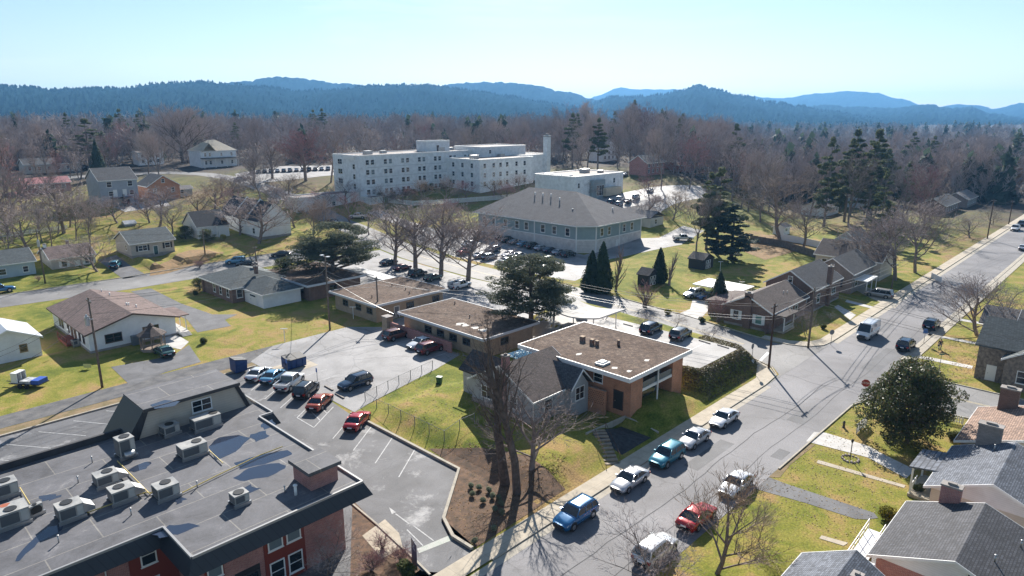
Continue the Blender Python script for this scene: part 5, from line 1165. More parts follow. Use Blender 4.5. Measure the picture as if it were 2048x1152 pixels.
for lb, t, c, a in (('dark sedan parked first behind the flat office, by the bare trees', 'sedan', 'black', (778, 529)), ('maroon sedan behind the flat office beside the bare trees', 'sedan', 'maroon', (805, 540)), ('black SUV behind the flat office beside the bare trees', 'suv', 'black', (836, 552)), ('pale green sedan behind the flat office beside the bare trees', 'sedan', 'green', (866, 560))): carp(lb, t, c, a, 5, group=GS)
w = carp('white work pickup with ladder rack parked beside the last bare street tree', 'pickup', 'white', (920, 577), 5)
q = MB()
for x in (-2.4, -1.2, .2):
    for s in (-.8, .8): q.tube((x, s, 1.1), (x, s, 2.1), .035, .035, 5)
for s in (-.8, .8): q.tube((-2.5, s, 2.1), (1.2, s, 2.1), .04, .04, 5)
for x in (-2.4, -1.2, .2): q.tube((x, -.8, 2.1), (x, .8, 2.1), .035, .035, 5)
q.obj('ladder_rack', METAL, w, loc=(0, 0, 0)); MB().box(-2.7, -1.0, .62, .98, 1.1, 1.7).box(-2.7, -1.0, -.98, -.62, 1.1, 1.7).obj('tool_box', COLR['white'], w, loc=(0, 0, 0))
GB = 'cars parked nose in along the wall of the large hall'
for i, (c, t, d) in enumerate((('white', 'sedan', 'farthest white sedan'), ('silver', 'suv', 'silver SUV'), ('black', 'sedan', 'first black sedan'), ('black', 'suv', 'black SUV'), ('grey', 'sedan', 'grey sedan'), ('skyblue', 'sedan', 'pale blue sedan'), ('black', 'suv', 'black SUV'), ('silver', 'sedan', 'silver sedan'), ('navy', 'sedan', 'navy sedan'), ('silver', 'sedan', 'pale sedan'), ('black', 'suv', 'nearest black SUV'))):
    car('%s in the shaded row by the large hall, %s from the corner' % (d, ('eleventh', 'tenth', 'ninth', 'eighth', 'seventh', 'sixth', 'fifth', 'fourth', 'third', 'second', 'first')[i]), t, c, 132.2, 137.5 - i * 3.05, 0, group=GB)
w = carp('white flatbed truck parked beside the lane behind the large hall', 'pickup', 'white', (1366, 481), -45)
carp('white SUV under the edge of the white carport', 'suv', 'white', (1388, 594), 160); carp('blue sedan in the shade of the white carport', 'sedan', 'blue', (1413, 598), 160)
u, v_, _ = P(1302, 664, 2.67); car('navy SUV parked on the upper lot behind the gravel roof', 'suv', 'navy', u, v_, 5, 2.69); u, v_, _ = P(1361, 676, 2.67); car('grey SUV with pale roof parked on the upper lot', 'suv', 'grey', u, v_, 5, 2.69)
carp('dark SUV parked on the cross street past the curved canopy', 'suv', 'navy', (1160, 628), 45)
carp('dark car driving up the cross street past the dark cedar', 'sedan', 'black', (668, 447), -90); carp('white pickup truck parked beyond the cross street near the hospital fence', 'pickup', 'white', (716, 437), 130)
carp('white car parked on the cross street beside the townhouses', 'suv', 'white', (548, 405), -90); carp('pale car parked behind the townhouse gable', 'sedan', 'silver', (598, 424), -90)
GF = 'cars parked in the far lot beside the hospital lawn'
for i, c in enumerate(('black', 'navy', 'grey', 'silver', 'silver', 'black', 'white', 'silver', 'white', 'grey', 'black', 'silver', 'white')):
    a = (505 + i * 12.6, 347 - i * .55); carp('%s car in the far row above the hospital lawn, %s from its left' % ({'black': 'dark', 'navy': 'dark', 'grey': 'dark'}.get(c, 'pale'), ('first', 'second', 'third', 'fourth', 'fifth', 'sixth', 'seventh', 'eighth', 'ninth', 'tenth', 'eleventh', 'twelfth', 'last')[i]), 'sedan' if i % 3 else 'suv', c, a, 60, group=GF)
carp('silver car parked on the lawn edge near the far road', 'sedan', 'silver', (482, 361), -30)
GH = 'cars parked in the bright lot to the right of the hospital'
for i, (a, c) in enumerate((((1240, 402), 'white'), ((1256, 406), 'black'), ((1272, 398), 'white'), ((1250, 352), 'silver'), ((1222, 408), 'navy'), ((1300, 384), 'white'), ((1238, 412), 'silver'))):
    carp('%s car on the bright lot right of the hospital, %s' % (c, ('nearest the tan container', 'just in front of it', 'farther out on the lot', 'alone beside the low wing', 'close to the hall roof', 'among the bare trees', 'lowest in the lot')[i]), 'sedan' if i % 2 else 'suv', c, a, 20, group=GH)
carp('white pickup parked far up the main street', 'pickup', 'white', (2030, 461), 180); carp('dark SUV parked beside the white pickup far up the street', 'suv', 'black', (2042, 452), 180); carp('white car parked on the right kerb far up the street', 'sedan', 'white', (2046, 500), 0)
carp('dark car parked before the blue grey duplex, left one', 'suv', 'black', (223, 408), 60); carp('dark car parked before the blue grey duplex, right one', 'suv', 'black', (256, 408), 60); carp('dark car parked by the far road behind the duplex', 'suv', 'navy', (168, 338), 40)
carp('teal covered car beside the tan cottage', 'suv', 'teal', (232, 535), 60)

GQ = 'cars in the hall lot seen through the bare street trees'
for i, (u, v, c) in enumerate(((116, 101, 'white'), (116, 104, 'silver'), (116, 110, 'black'), (116, 113, 'white'), (116, 119, 'silver'), (116, 122, 'white'), (116, 128, 'red'), (122, 106, 'white'), (122, 115, 'silver'), (122, 118, 'white'), (122, 124, 'navy'), (122, 133, 'white'))):
    car('%s car in the hall lot behind the street trees, %s' % (c, ('first', 'second', 'third', 'fourth', 'fifth', 'sixth', 'seventh', 'farther back first', 'farther back second', 'farther back third', 'farther back fourth', 'farther back last')[i]), 'suv' if i % 3 == 1 else 'sedan', c, u, v, 0 if i < 7 else 180, group=GQ)
# ---------------------------------------------------------------- trees and plants
def bark(name, c, c2): return mat(name, c, c2, 2.5, .95, spec=.1)
BK = bark('grey_brown_bark', (.27, .215, .19), (.16, .13, .115)); BK2 = bark('dark_bark', (.16, .125, .11), (.085, .07, .062))
def twigmat(name, a, b_):
    m, nt, b = base(name, .9, 0, .1)
    oi = N(nt, 'ShaderNodeObjectInfo'); nt.links.new(ramp(nt, oi.outputs['Random'], [(0, a), (1, b_)]), b.inputs['Base Color']); return m
TW = twigmat('bare_twigs', (.32, .265, .25), (.44, .365, .34)); TWD = twigmat('shade_toned_twigs', (.12, .1, .095), (.17, .14, .13)); TWR = twigmat('reddish_twigs', (.3, .16, .17), (.36, .2, .19)); TWT = twigmat('tan_twigs', (.32, .23, .16), (.4, .29, .2))  # TWD: twig colour darkened to paint in the look of twigs in shadow
def leafmat(name, a, b_, tr=.0, rough=.75, c=None, scale=.5, spec=.18):
    m, nt, b = base(name, rough, 0, spec)
    p = wpos(nt); oi = N(nt, 'ShaderNodeObjectInfo')
    col = ramp(nt, noise(nt, p, scale, 4, .7), [(.32, a), (.68, b_)])
    if c: col = mix(nt, ramp(nt, noise(nt, p, 3.5, 2, .6), [(.56, g3(0)), (.64, g3(1))]), col, c)
    col = mix(nt, .5, col, ramp(nt, oi.outputs['Random'], [(0, g3(.75)), (1, g3(1.3))]), 'MULTIPLY')
    nt.links.new(col, b.inputs['Base Color'])
    t = N(nt, 'ShaderNodeBsdfTranslucent'); nt.links.new(col, t.inputs[0]); ms = N(nt, 'ShaderNodeMixShader'); ms.inputs[0].default_value = .38
    nt.links.new(b.outputs[0], ms.inputs[1]); nt.links.new(t.outputs[0], ms.inputs[2]); nt.links.new(ms.outputs[0], nt.nodes['Material Output'].inputs['Surface']); return m
LF_PINE = leafmat('pine_needles', (.06, .085, .05), (.16, .175, .08)); LF_SPR = leafmat('spruce_needles', (.035, .06, .045), (.08, .105, .07)); LF_ARB = leafmat('arborvitae_leaves', (.02, .045, .022), (.055, .08, .032), scale=1.2)
LF_CED = leafmat('cedar_needles', (.06, .078, .05), (.15, .16, .1), scale=.7, rough=.85, spec=.12); LF_MAG = leafmat('magnolia_leaves', (.035, .055, .02), (.11, .13, .045), rough=.45, c=(.17, .10, .06), scale=1, spec=.3); LF_SHR = leafmat('shrub_leaves', (.05, .07, .02), (.12, .13, .05), scale=2); LF_YEL = leafmat('yellow_green_leaves', (.17, .17, .02), (.3, .27, .04), scale=2); LF_TAN = leafmat('dry_foliage', (.26, .15, .07), (.4, .24, .1), scale=1)
def orth(d):
    a = d.orthogonal().normalized(); return a, d.cross(a)
def bare(seed, H, r0, spread=.55, fork=.28, up=.12, lv=4, kids=(7, 5, 5, 6), tw=.05, wob=.18, multi=1, lean=0, ratio=.62, thin=.5):
    rr = random.Random(seed); T, C = MB(), MB()
    def br(p, d, l, r, k):
        mb = T if k <= 1 else C
        ns = 4 if k == 0 else 3; pts = [(p, r)]
        for i in range(ns):
            d = (d + Vector((rr.gauss(0, wob), rr.gauss(0, wob), rr.gauss(0, wob * .6) + up * (1 if k else .3))) * .55).normalized()
            p = p + d * (l / ns); r2 = r * (1 - (.75 if k else .6) * (i + 1) / ns)
            pts.append((p, r2))
            if k < lv: mb.tube(pts[-2][0], p, pts[-2][1], r2, 7 if r > .12 else (5 if r > .05 else 3), 0, False)
            else:
                a, b = orth(d); w = tw * .5; q0 = pts[-2][0]
                f = 1 - i / ns * .8; f2 = max(.08, 1 - (i + 1) / ns)
                if i < ns - 1: C.add([tuple(q0 + a * w * f), tuple(q0 - a * w * f), tuple(p - a * w * f2), tuple(p + a * w * f2)], [(0, 1, 2, 3)], 1)
                else: C.add([tuple(q0 + a * w * f), tuple(q0 - a * w * f), tuple(p)], [(0, 1, 2)], 1)
        if k >= lv: return
        n = kids[k]
        for c in range(n):
            t = (fork + (1 - fork) * (c + rr.random() * .8) / n) if k == 0 else (.22 + .78 * (c + rr.random()) / n)
            f = t * ns; i = min(ns - 1, int(f)); q = pts[i][0].lerp(pts[i + 1][0], f - i)
            rad = pts[i][1] + (pts[i + 1][1] - pts[i][1]) * (f - i)
            dd = (pts[i + 1][0] - pts[i][0]).normalized(); a, b = orth(dd); th = c * 2.4 + rr.random() * 1.2
            sp = spread * (1.25 - .5 * t if k == 0 else 1) * rr.uniform(.75, 1.25)
            nd = (dd * math.cos(sp) + (a * math.cos(th) + b * math.sin(th)) * math.sin(sp)).normalized()
            ll = l * ratio * rr.uniform(.75, 1.15) * ((1.15 - .45 * t) if k == 0 else 1 - .3 * t)
            br(q, nd, ll, min(rad * .75, r * thin), k + 1)
        if k: br(pts[-1][0], d, l * .5, pts[-1][1], min(lv, k + 2))
    for m in range(multi):
        d0 = Vector((lean + (rr.uniform(-.25, .25) if multi > 1 else 0), rr.uniform(-.25, .25) if multi > 1 else 0, 1)).normalized()
        br(Vector((rr.uniform(-.2, .2) * (multi > 1), rr.uniform(-.2, .2) * (multi > 1), -.3)), d0, H * .78, r0, 0)
    zs = max(v[2] for v in C.v); ws = max(math.hypot(v[0], v[1]) for v in C.v)
    k = H / zs
    for mb in (T, C): mb.v = [(x * k, y * k, z * k) for x, y, z in mb.v]
    return T, C, H, sorted(math.hypot(v[0], v[1]) * k for v in C.v)[int(len(C.v) * .95)]
def leaves(mb, clumps, n, size, flat=0, rr=R, out=None, asp=1.0, mi=0):
    tot = sum(max(.05, c[1][0] * c[1][1] * c[1][2]) ** .6 for c in clumps)
    for c, rad in clumps:
        k = int(n * max(.05, rad[0] * rad[1] * rad[2]) ** .6 / tot) + 1
        for i in range(k):
            while True:
                a = Vector((rr.uniform(-1, 1), rr.uniform(-1, 1), rr.uniform(-1, 1)))
                if .15 < a.length_squared <= 1: break
            a = a.normalized() * a.length ** .5
            p = Vector((c[0] + a.x * rad[0], c[1] + a.y * rad[1], c[2] + a.z * rad[2]))
            nrm = (a * .8 + Vector((rr.gauss(0, .6), rr.gauss(0, .6), rr.gauss(0, .6) + flat))).normalized()
            t1, t2 = orth(nrm); th = rr.random() * 6.28; e1 = t1 * math.cos(th) + t2 * math.sin(th); e2 = nrm.cross(e1); s = size * rr.uniform(.6, 1.3)
            mb.add([tuple(p + e1 * s), tuple(p + e2 * s * .55 * asp), tuple(p - e1 * s), tuple(p - e2 * s * .55 * asp)], [(0, 1, 2, 3)], mi)
def pine(seed, H, wid, n=6000, size=.28, bare_to=.22, open_=.5):
    rr = random.Random(seed); T, C = MB(), MB(); top = Vector((rr.uniform(-.3, .3), rr.uniform(-.3, .3), H * .96))
    T.tube((0, 0, -.3), top, H * .018, .04, 7); cl = []
    z = H * bare_to
    while z < H * .97:
        f = (z / H - bare_to) / (1 - bare_to); w = wid * (1 - f) ** .75 * (.35 + .65 * min(1, f * 4 + .3))
        for b in range(rr.randint(3, 5)):
            th = rr.random() * 6.28; l = w * rr.uniform(.5, 1.1); e = Vector((math.cos(th) * l, math.sin(th) * l, z + l * rr.uniform(-.05, .35)))
            T.tube((0, 0, z), e, .06, .02, 4)
            for s in (.55, .8, 1.0):
                if s < 1 and rr.random() < open_ * .5: continue
                q = Vector((0, 0, z)).lerp(e, s); rd = max(.35, l * .24) * rr.uniform(.7, 1.25); cl.append((tuple(q), (rd * 1.25, rd * 1.25, rd * .62)))
        z += H * rr.uniform(.045, .075)
    cl.append(((top.x, top.y, H * .97), (wid * .14, wid * .14, H * .04)))
    leaves(C, cl, n, size, .4, rr); return T, C, H, wid
def conecrown(seed, H, wid, n=6000, size=.16, droop=.0, power=.9, base_=.02):
    rr = random.Random(seed); T, C = MB(), MB(); T.tube((0, 0, -.3), (0, 0, H * .5), wid * .12, .05, 7)
    for i in range(n):
        f = 1 - rr.random() ** .55; z = H * (base_ + (1 - base_) * f); th = rr.random() * 6.28
        lobe = 1 + .2 * math.sin(4 * th + seed + 9 * f) + .15 * math.sin(9 * th + 23 * f)
        r = wid * ((1 - f) ** power) * lobe * rr.uniform(.72, 1.04) * (min(1, .6 + f * 4)) + .03; p = Vector((math.cos(th) * r, math.sin(th) * r, z - droop * r))
        nrm = (Vector((math.cos(th), math.sin(th), .35)) + Vector((rr.gauss(0, .45), rr.gauss(0, .45), rr.gauss(0, .45)))).normalized()
        t1, t2 = orth(nrm); a = rr.random() * 6.28; e1 = t1 * math.cos(a) + t2 * math.sin(a); e2 = nrm.cross(e1); s = size * rr.uniform(.7, 1.5)
        C.add([tuple(p + e1 * s), tuple(p + e2 * s * .6), tuple(p - e1 * s), tuple(p - e2 * s * .6)], [(0, 1, 2, 3)])
    # dark inner mass so that the crown is not see-through
    k = 14; C.add([(wid * .6 * math.cos(t * 6.283 / k), wid * .6 * math.sin(t * 6.283 / k), H * .03) for t in range(k)] + [(0, 0, H * .86)], [(t, (t + 1) % k, k) for t in range(k)])
    return T, C, H, wid
def cedar(seed, H, wid, n=52000, size=.115):
    rr = random.Random(seed); T, C = MB(), MB(); cl = []
    T.tube((0, 0, -.3), (0, 0, H * .35), .38, .3, 8); T.tube((0, 0, H * .35), (.2, .1, H * .8), .3, .08, 7)
    for b in range(34):
        f = rr.random(); z = H * (.16 + .5 * f); th = b * 2.4 + rr.random() * .6; l = wid * rr.uniform(.7, 1.05) * (1 - .45 * f)
        e = Vector((math.cos(th) * l, math.sin(th) * l, min(H * .93, z + l * rr.uniform(.18, .5)))); m = Vector((math.cos(th) * l * .5, math.sin(th) * l * .5, z + (e.z - z) * .35))
        T.tube((0, 0, z), m, .13, .09, 5); T.tube(m, e, .09, .03, 4)
        for s in range(7):
            q = m.lerp(e, s / 6) + Vector((rr.gauss(0, wid * .09), rr.gauss(0, wid * .09), rr.uniform(0, .5))); rd = rr.uniform(.5, 1.15) * wid / 6.5; cl.append((tuple(q), (rd * 1.3, rd * 1.3, rd * .34)))
            if rr.random() < .4: T.tube(m.lerp(e, s / 6), q, .04, .02, 3)
    for b in range(26):
        th = rr.random() * 6.28; l = wid * .62 * math.sqrt(rr.random()); cl.append(((math.cos(th) * l, math.sin(th) * l, H * (.93 - .28 * (l / wid) ** 2)), (wid * .17, wid * .17, H * .045)))
    leaves(C, cl, n, size, .9, rr); return T, C, H, wid
def magnolia(seed, H, wid, n=34000, size=.14):
    rr = random.Random(seed); T, C = MB(), MB(); T.tube((0, 0, -.3), (0, 0, H * .75), .3, .08, 8); cl = []
    for b in range(120):
        f = rr.random(); z = H * (.12 + .82 * f); w = wid * math.sqrt(max(.03, 1 - (abs(f - .26) / .8) ** 1.7)); th = b * 2.4 + rr.random(); w *= 1 + .2 * math.sin(3 * th + 7 * f); l = w * math.sqrt(rr.random()) * .93; q = (math.cos(th) * l, math.sin(th) * l, z)
        T.tube((0, 0, z * .8), q, .05, .02, 4); rd = wid * rr.uniform(.15, .26); cl.append((q, (rd, rd, rd * .85)))
    leaves(C, cl, n, size, .35, rr); return T, C, H, wid
def shrub(seed, H, wid, n=1500, size=.09):
    rr = random.Random(seed); T, C = MB(), MB(); T.tube((0, 0, -.1), (0, 0, H * .5), .05, .03, 5)
    cl = [((math.cos(t * 2.4) * wid * .45 * rr.random(), math.sin(t * 2.4) * wid * .45 * rr.random(), H * rr.uniform(.35, .65)), (wid * .6, wid * .6, H * .36)) for t in range(7)]
    leaves(C, cl, n, size, .2, rr); return T, C, H, wid
PR = {}
def proto(k, g, bk, lf):
    T, C, H, Wd = g; PR[k] = (T.mesh(k + '_trunk', bk), C.mesh(k + '_crown', [bk, lf] if k.startswith('bare') else lf), H, Wd, bk, lf)
proto('bare_big', bare(3, 22, .9, .6, .34, .06, 5, (15, 6, 4, 4, 5), .04, .26, thin=.26, ratio=.42), BK2, TWD); proto('bare_big2', bare(9, 22, .9, .6, .36, .06, 5, (14, 6, 4, 4, 5), .04, .22, lean=.03, thin=.24, ratio=.4), BK2, TWD)
proto('bare_oval', bare(11, 15, .24, .62, .2, .2, 5, (20, 7, 5, 5, 4), .04, .1, ratio=.5, thin=.42), BK, TW); proto('bare_oval2', bare(12, 15, .24, .6, .22, .2, 5, (19, 7, 5, 5, 4), .04, .1, ratio=.5, thin=.42), BK, TW)
proto('bare_vase', bare(21, 24, .5, .42, .2, .2, 4, (9, 6, 7, 9), .07, .1, ratio=.76), BK2, TW)
for i, (sd, spd, rt) in enumerate(((31, .6, .58), (32, .75, .52), (33, .5, .66), (34, .65, .6))): proto('bare_wood%d' % i, bare(sd, 20, .32, spd, .22, .12, 4, (9, 6, 6, 8), .075, .17, ratio=rt), BK, TW)
proto('bare_small', bare(41, 6, .12, .6, .12, .16, 4, (9, 6, 6, 7), .02, .15, ratio=.62), BK, TW); proto('bare_small2', bare(42, 6, .08, .75, .1, .1, 4, (9, 5, 5, 6), .02, .2, ratio=.6, multi=2), BK, TW); proto('bare_myrtle', bare(44, 5, .07, .42, .06, .12, 3, (7, 6, 7), .025, .1, ratio=.55, multi=6), BK, TWR)
proto('bare_column', bare(51, 11, .2, .26, .06, .28, 4, (18, 6, 5, 5), .035, .08, ratio=.3), BK, TWR)
proto('pine_a', pine(61, 22, 5.2, 7000, .33), BK, LF_PINE); proto('pine_b', pine(62, 20, 4.6, 6000, .33, .3), BK, LF_PINE); proto('pine_dense', pine(63, 20, 4.6, 14000, .3, .08, .1), BK2, LF_SPR)
proto('spruce', conecrown(71, 12, 2.7, 7000, .2, .1), BK, LF_SPR); proto('arborvitae', conecrown(72, 9, 1.75, 11000, .13, 0, .78), BK, LF_ARB)
proto('cedar', cedar(81, 11, 6.6), BK2, LF_CED); proto('cedar2', cedar(82, 12, 6.6, 60000), BK2, LF_CED); proto('magnolia', magnolia(91, 9.5, 5.6), BK2, LF_MAG); proto('holly', magnolia(92, 6, 2.8, 7000, .11), BK2, LF_SHR)
proto('shrub', shrub(95, 1.2, .8), BK, LF_SHR); proto('shrub_pale', shrub(98, 1.2, .8, 1400, .075), BK, leafmat('pale_shrub_leaves', (.14, .17, .11), (.3, .32, .22), scale=4)); proto('shrub_yellow', shrub(96, 1.3, .85), BK, LF_YEL); proto('dry_tree', pine(97, 15, 3, 4000, .3, .15), BK, LF_TAN)
ME = {}
def variant(k, lf, tag_):
    T, C, H, Wd, bk, l0 = PR[k]; C2 = C.copy(); C2.materials[len(C2.materials) - 1] = lf; PR[tag_] = (T, C2, H, Wd, bk, lf)
for k in ('bare_wood0', 'bare_wood1', 'bare_oval', 'bare_small'): variant(k, TWR, k + '_red'); variant(k, TWT, k + '_tan')
variant('bare_small', TWD, 'bare_small_shade')
NAMES = {'bare': 'bare_tree', 'pine': 'pine_tree', 'spru': 'spruce_tree', 'arbo': 'arborvitae_tree', 'ceda': 'cedar_tree', 'magn': 'magnolia_tree', 'holl': 'holly_tree', 'shru': 'shrub', 'dry_': 'dry_leaved_tree'}
CATS = {'shru': 'shrub'}
def tree(k, label, u, v, h, w=None, z=None, rz=None, group=None, name=None, cat=None):
    T, C, H, Wd, bk, lf = PR[k]; s = h / H; sw = s if w is None else w / 2 / Wd
    r = thing(name or NAMES[k[:4]], label, cat or CATS.get(k[:4], 'tree'), (u, v, terr(u, v) if z is None else z), R.random() * 6.28 if rz is None else rz, group)
    for n, me in (('trunk', T), ('crown', C)):
        o = link(n, me, r); o.scale = (sw, sw, s)
    return r
def treep(k, label, a, top, wpx=None, **kw):
    u, v, z = P(*a); d = math.hypot(u, v); h = hgt(a, top)
    return tree(k, label, u, v, h, None if wpx is None else wpx * math.hypot(d, CAM_H - z - h / 2) / F_PX, z, **kw)
FT = {}
def fartree(k, label, u, v, h, wf=1, group=None):
    """a copy too small to show its parts: trunk and crown in one mesh"""
    T, C, H, Wd, bk, lf = PR[k]
    if k not in FT:
        bm = bmesh.new(); bm.from_mesh(C); n = len(bm.faces); bm.from_mesh(T); bm.faces.ensure_lookup_table()
        me = bpy.data.meshes.new(k + '_whole'); base_n = len(C.materials)
        for m in C.materials: me.materials.append(m)
        me.materials.append(bk)
        for f in bm.faces[n:]: f.material_index = base_n
        bm.to_mesh(me); bm.free(); FT[k] = me
    o = link(NAMES[k[:4]], FT[k], None, (u, v, terr(u, v)), R.random() * 6.28); s = h / H; o.scale = (s * wf, s * wf, s)
    return tag(o, label, 'tree', group)
# the big ones, one by one
treep('bare_big', 'tallest bare tree with leaning trunk in front of the grey gabled house', (1034, 985), 575, 190, rz=1.0)
treep('bare_big2', 'thick straight bare trunk tree standing left of the leaning one', (1011, 966), 610, 150, rz=2.5); treep('bare_small_shade', 'low wide twiggy bare tree between the tall bare trees and the steps', (1062, 940), 770, 215)
for i, (a, top, w) in enumerate((((789, 529), 400, 120), ((831, 537), 392, 120), ((882, 552), 385, 150), ((936, 560), 405, 130))):
    treep(('bare_oval', 'bare_oval2')[i % 2], 'bare oval street tree behind the flat offices, %s' % ('first by the dark car', 'second by the maroon car', 'third and tallest of the row', 'fourth beside the white work truck')[i], a, top, w, group='row of bare street trees by the cross street')
treep('cedar', 'dark spreading cedar over the leaf covered flat roof', (668, 572), 440, 185); treep('cedar2', 'dark spreading cedar behind the gravel roofed brick building', (1062, 655), 503, 195)
treep('holly', 'dark round evergreen between bungalow and leaf covered roof', (572, 572), 514, 52)
treep('arborvitae', 'broad dark cone evergreen at the edge of the cross street, left of two', (1183, 584), 500, 44); treep('arborvitae', 'tall dark cone evergreen joined to the broad one', (1204, 586), 482, 46)
treep('bare_column', 'narrow columnar bare tree beside the two dark cone evergreens', (1231, 582), 474, 38); treep('bare_column', 'columnar bare tree beside the slim dark evergreen', (1338, 571), 497, 38); treep('arborvitae', 'slim dark evergreen behind the small barn shed', (1318, 566), 494, 34)
treep('bare_myrtle', 'pink twigged crape myrtle bush in front of the small barn shed', (1290, 614), 558, 60); treep('spruce', 'dark spruce in front of the white carport', (1437, 612), 541, 44); treep('bare_myrtle', 'reddish bare bush under the dark spruce', (1437, 643), 582, 50)
treep('pine_dense', 'largest dark evergreen right of the large hall, leafy to the ground', (1462, 520), 408, 110); treep('pine_a', 'tall pine with open green crown right of the large hall', (1432, 508), 335, 100); treep('pine_b', 'second tall pine behind the black garden barn', (1412, 500), 345, 70); treep('bare_wood2', 'slim bare tree beside the tall pines', (1392, 505), 368, 70)
treep('magnolia', 'large dark magnolia on the corner lawn', (1814, 886), 724, 150); treep('bare_small', 'bare grey tree on the lawn right of the street', (1957, 672), 538, 125); treep('bare_small2', 'small dark bare tree behind the lawn tree on the right', (2012, 618), 558, 70)
treep('bare_small_tan', 'slender bare tree on the lawn in the near right foreground', (1432, 1146), 925, 170); treep('bare_small2', 'twiggy bare bush in front of the roof rack SUV', (1322, 1190), 1000, 190); treep('bare_small2', 'thin bare sapling on the near right lawn', (1515, 1083), 985, 60)
treep('bare_small2', 'pale bare bush beside the brick office entrance', (655, 1150), 1040, 120); treep('bare_small', 'pinkish bare tree in front of the tan cottage', (196, 543), 462, 95); treep('bare_wood1', 'dark bare tree on the slope behind the cottages', (128, 466), 345, 130)
treep('bare_wood0', 'bare tree with thick limbs before the white townhouse gable', (518, 487), 375, 130); treep('bare_wood3', 'bare tree above the grey cottage with two stems', (320, 452), 365, 90)
treep('bare_vase', 'tall vase shaped bare tree standing above the far houses', (367, 326), 198, 82); treep('pine_a', 'tall layered pine beside the far road on the left', (182, 335), 238, 78); treep('pine_b', 'dark pine top above the bare wood on the left', (246, 300), 218, 34); treep('pine_b', 'second dark pine top right of the layered pine', (282, 305), 229, 30)
treep('bare_oval_red', 'reddish bare tree on the hospital lawn', (612, 362), 248, 100); treep('bare_oval', 'bare tree on the hospital lawn edge near the far cars', (508, 366), 292, 60); treep('bare_oval2', 'bare tree left of the reddish one on the hospital lawn', (545, 357), 268, 62); treep('bare_wood0', 'bare tree close to the left end of the hospital', (662, 365), 240, 75)
treep('bare_small_red', 'round reddish shrub tree beside the low hospital annex', (650, 425), 372, 75); treep('bare_small', 'bare tree by the cross street above the cedar', (590, 455), 385, 80); treep('bare_small', 'bare tree in front of the hospital annex', (690, 410), 352, 55); treep('bare_small_tan', 'tan bare bush tree behind the white cape house', (425, 425), 360, 90)
treep('bare_small', 'bare tree on the slope left of the cape house', (440, 395), 345, 70); treep('bare_small', 'bare pair of trees by the white townhouse', (480, 470), 400, 70)
for i, (a, top, w, lb) in enumerate((((236, 446), 385, 70, 'beside the small garden shed'), ((300, 446), 372, 60, 'left of the two stemmed tree above the grey cottage'), ((345, 470), 400, 60, 'behind the roof of the grey cottage'), ((398, 440), 372, 70, 'behind the roof of the cape house'), ((462, 402), 345, 70, 'beside the far road below the victorian house'),
        ((470, 432), 372, 60, 'in front of the townhouse roofs'), ((560, 432), 365, 65, 'behind the townhouse gable'), ((625, 478), 395, 62, 'right of the townhouse gable by the road'), ((640, 462), 388, 58, 'above the dark car on the cross street'), ((700, 446), 375, 60, 'before the hospital corner'), ((738, 470), 398, 62, 'beside the white pickup'), ((775, 470), 392, 62, 'left of the first street tree'),
        ((850, 458), 395, 60, 'behind the street tree row on the left'), ((905, 450), 392, 60, 'behind the street tree row on the right'), ((520, 400), 335, 55, 'on the slope below the far cars'), ((575, 398), 340, 60, 'on the slope left of the annex'), ((60, 500), 395, 90, 'behind the blue grey cottage'), ((20, 470), 330, 110, 'at the photo edge behind the left cottages'), ((1290, 442), 385, 60, 'behind the white bungalow'), ((1345, 440), 372, 60, 'right of the white bungalow'), ((1165, 400), 350, 60, 'in front of the low hospital wing'), ((1300, 400), 345, 55, 'on the bright lot right of the hospital'))):
    treep(('bare_small', 'bare_small_red', 'bare_wood2', 'bare_small_tan')[i % 4], 'small bare tree ' + lb, a, top, w)
for i, (a, top, w) in enumerate((((1790, 560), 400, 130), ((1830, 545), 392, 110), ((1745, 545), 420, 110))):
    treep(('bare_wood0', 'bare_wood2', 'bare_wood3')[i], 'dense bare tree shading the main street beside the tan house, %s' % ('nearest to the kerb', 'farther up the kerb', 'behind the teal gabled house')[i], a, top, w)
treep('bare_wood3', 'large bare tree behind the white garden fence', (1560, 480), 330, 150); treep('bare_wood0', 'bare tree in the fenced lawn behind the brick houses', (1607, 495), 395, 90)
treep('bare_small2', 'pruned bare tree in the lawn far up the street', (1985, 450), 405, 40); treep('bare_small', 'rounded bare tree at the drive far up the street', (1940, 476), 425, 50)
treep('spruce', 'blue green spruce with drooping boughs far up the street', (2002, 405), 345, 48); treep('dry_tree', 'rust coloured tree behind the far spruce', (2022, 390), 318, 32); treep('spruce', 'slim dark spruce left of the far drooping spruce', (1968, 395), 315, 32)
treep('bare_small2', 'low bare tree beside the corner utility pole', (1612, 668), 600, 60); treep('bare_small2', 'small round bush in the corner lawn of the brick house', (1660, 640), 616, 22)
GP = 'small bare trees along the edge of the upper lot'
for i, a in enumerate(((1208, 640), (1283, 652), (1352, 652), (1418, 678))): 
    u, v, _ = P(*a); tree('bare_small2', 'small bare tree at the upper lot edge, %s' % ('by the curved canopy', 'left of the navy SUV', 'between the two parked SUVs', 'right of the grey SUV')[i], u, v, 2.6, 4.2, group=GP)
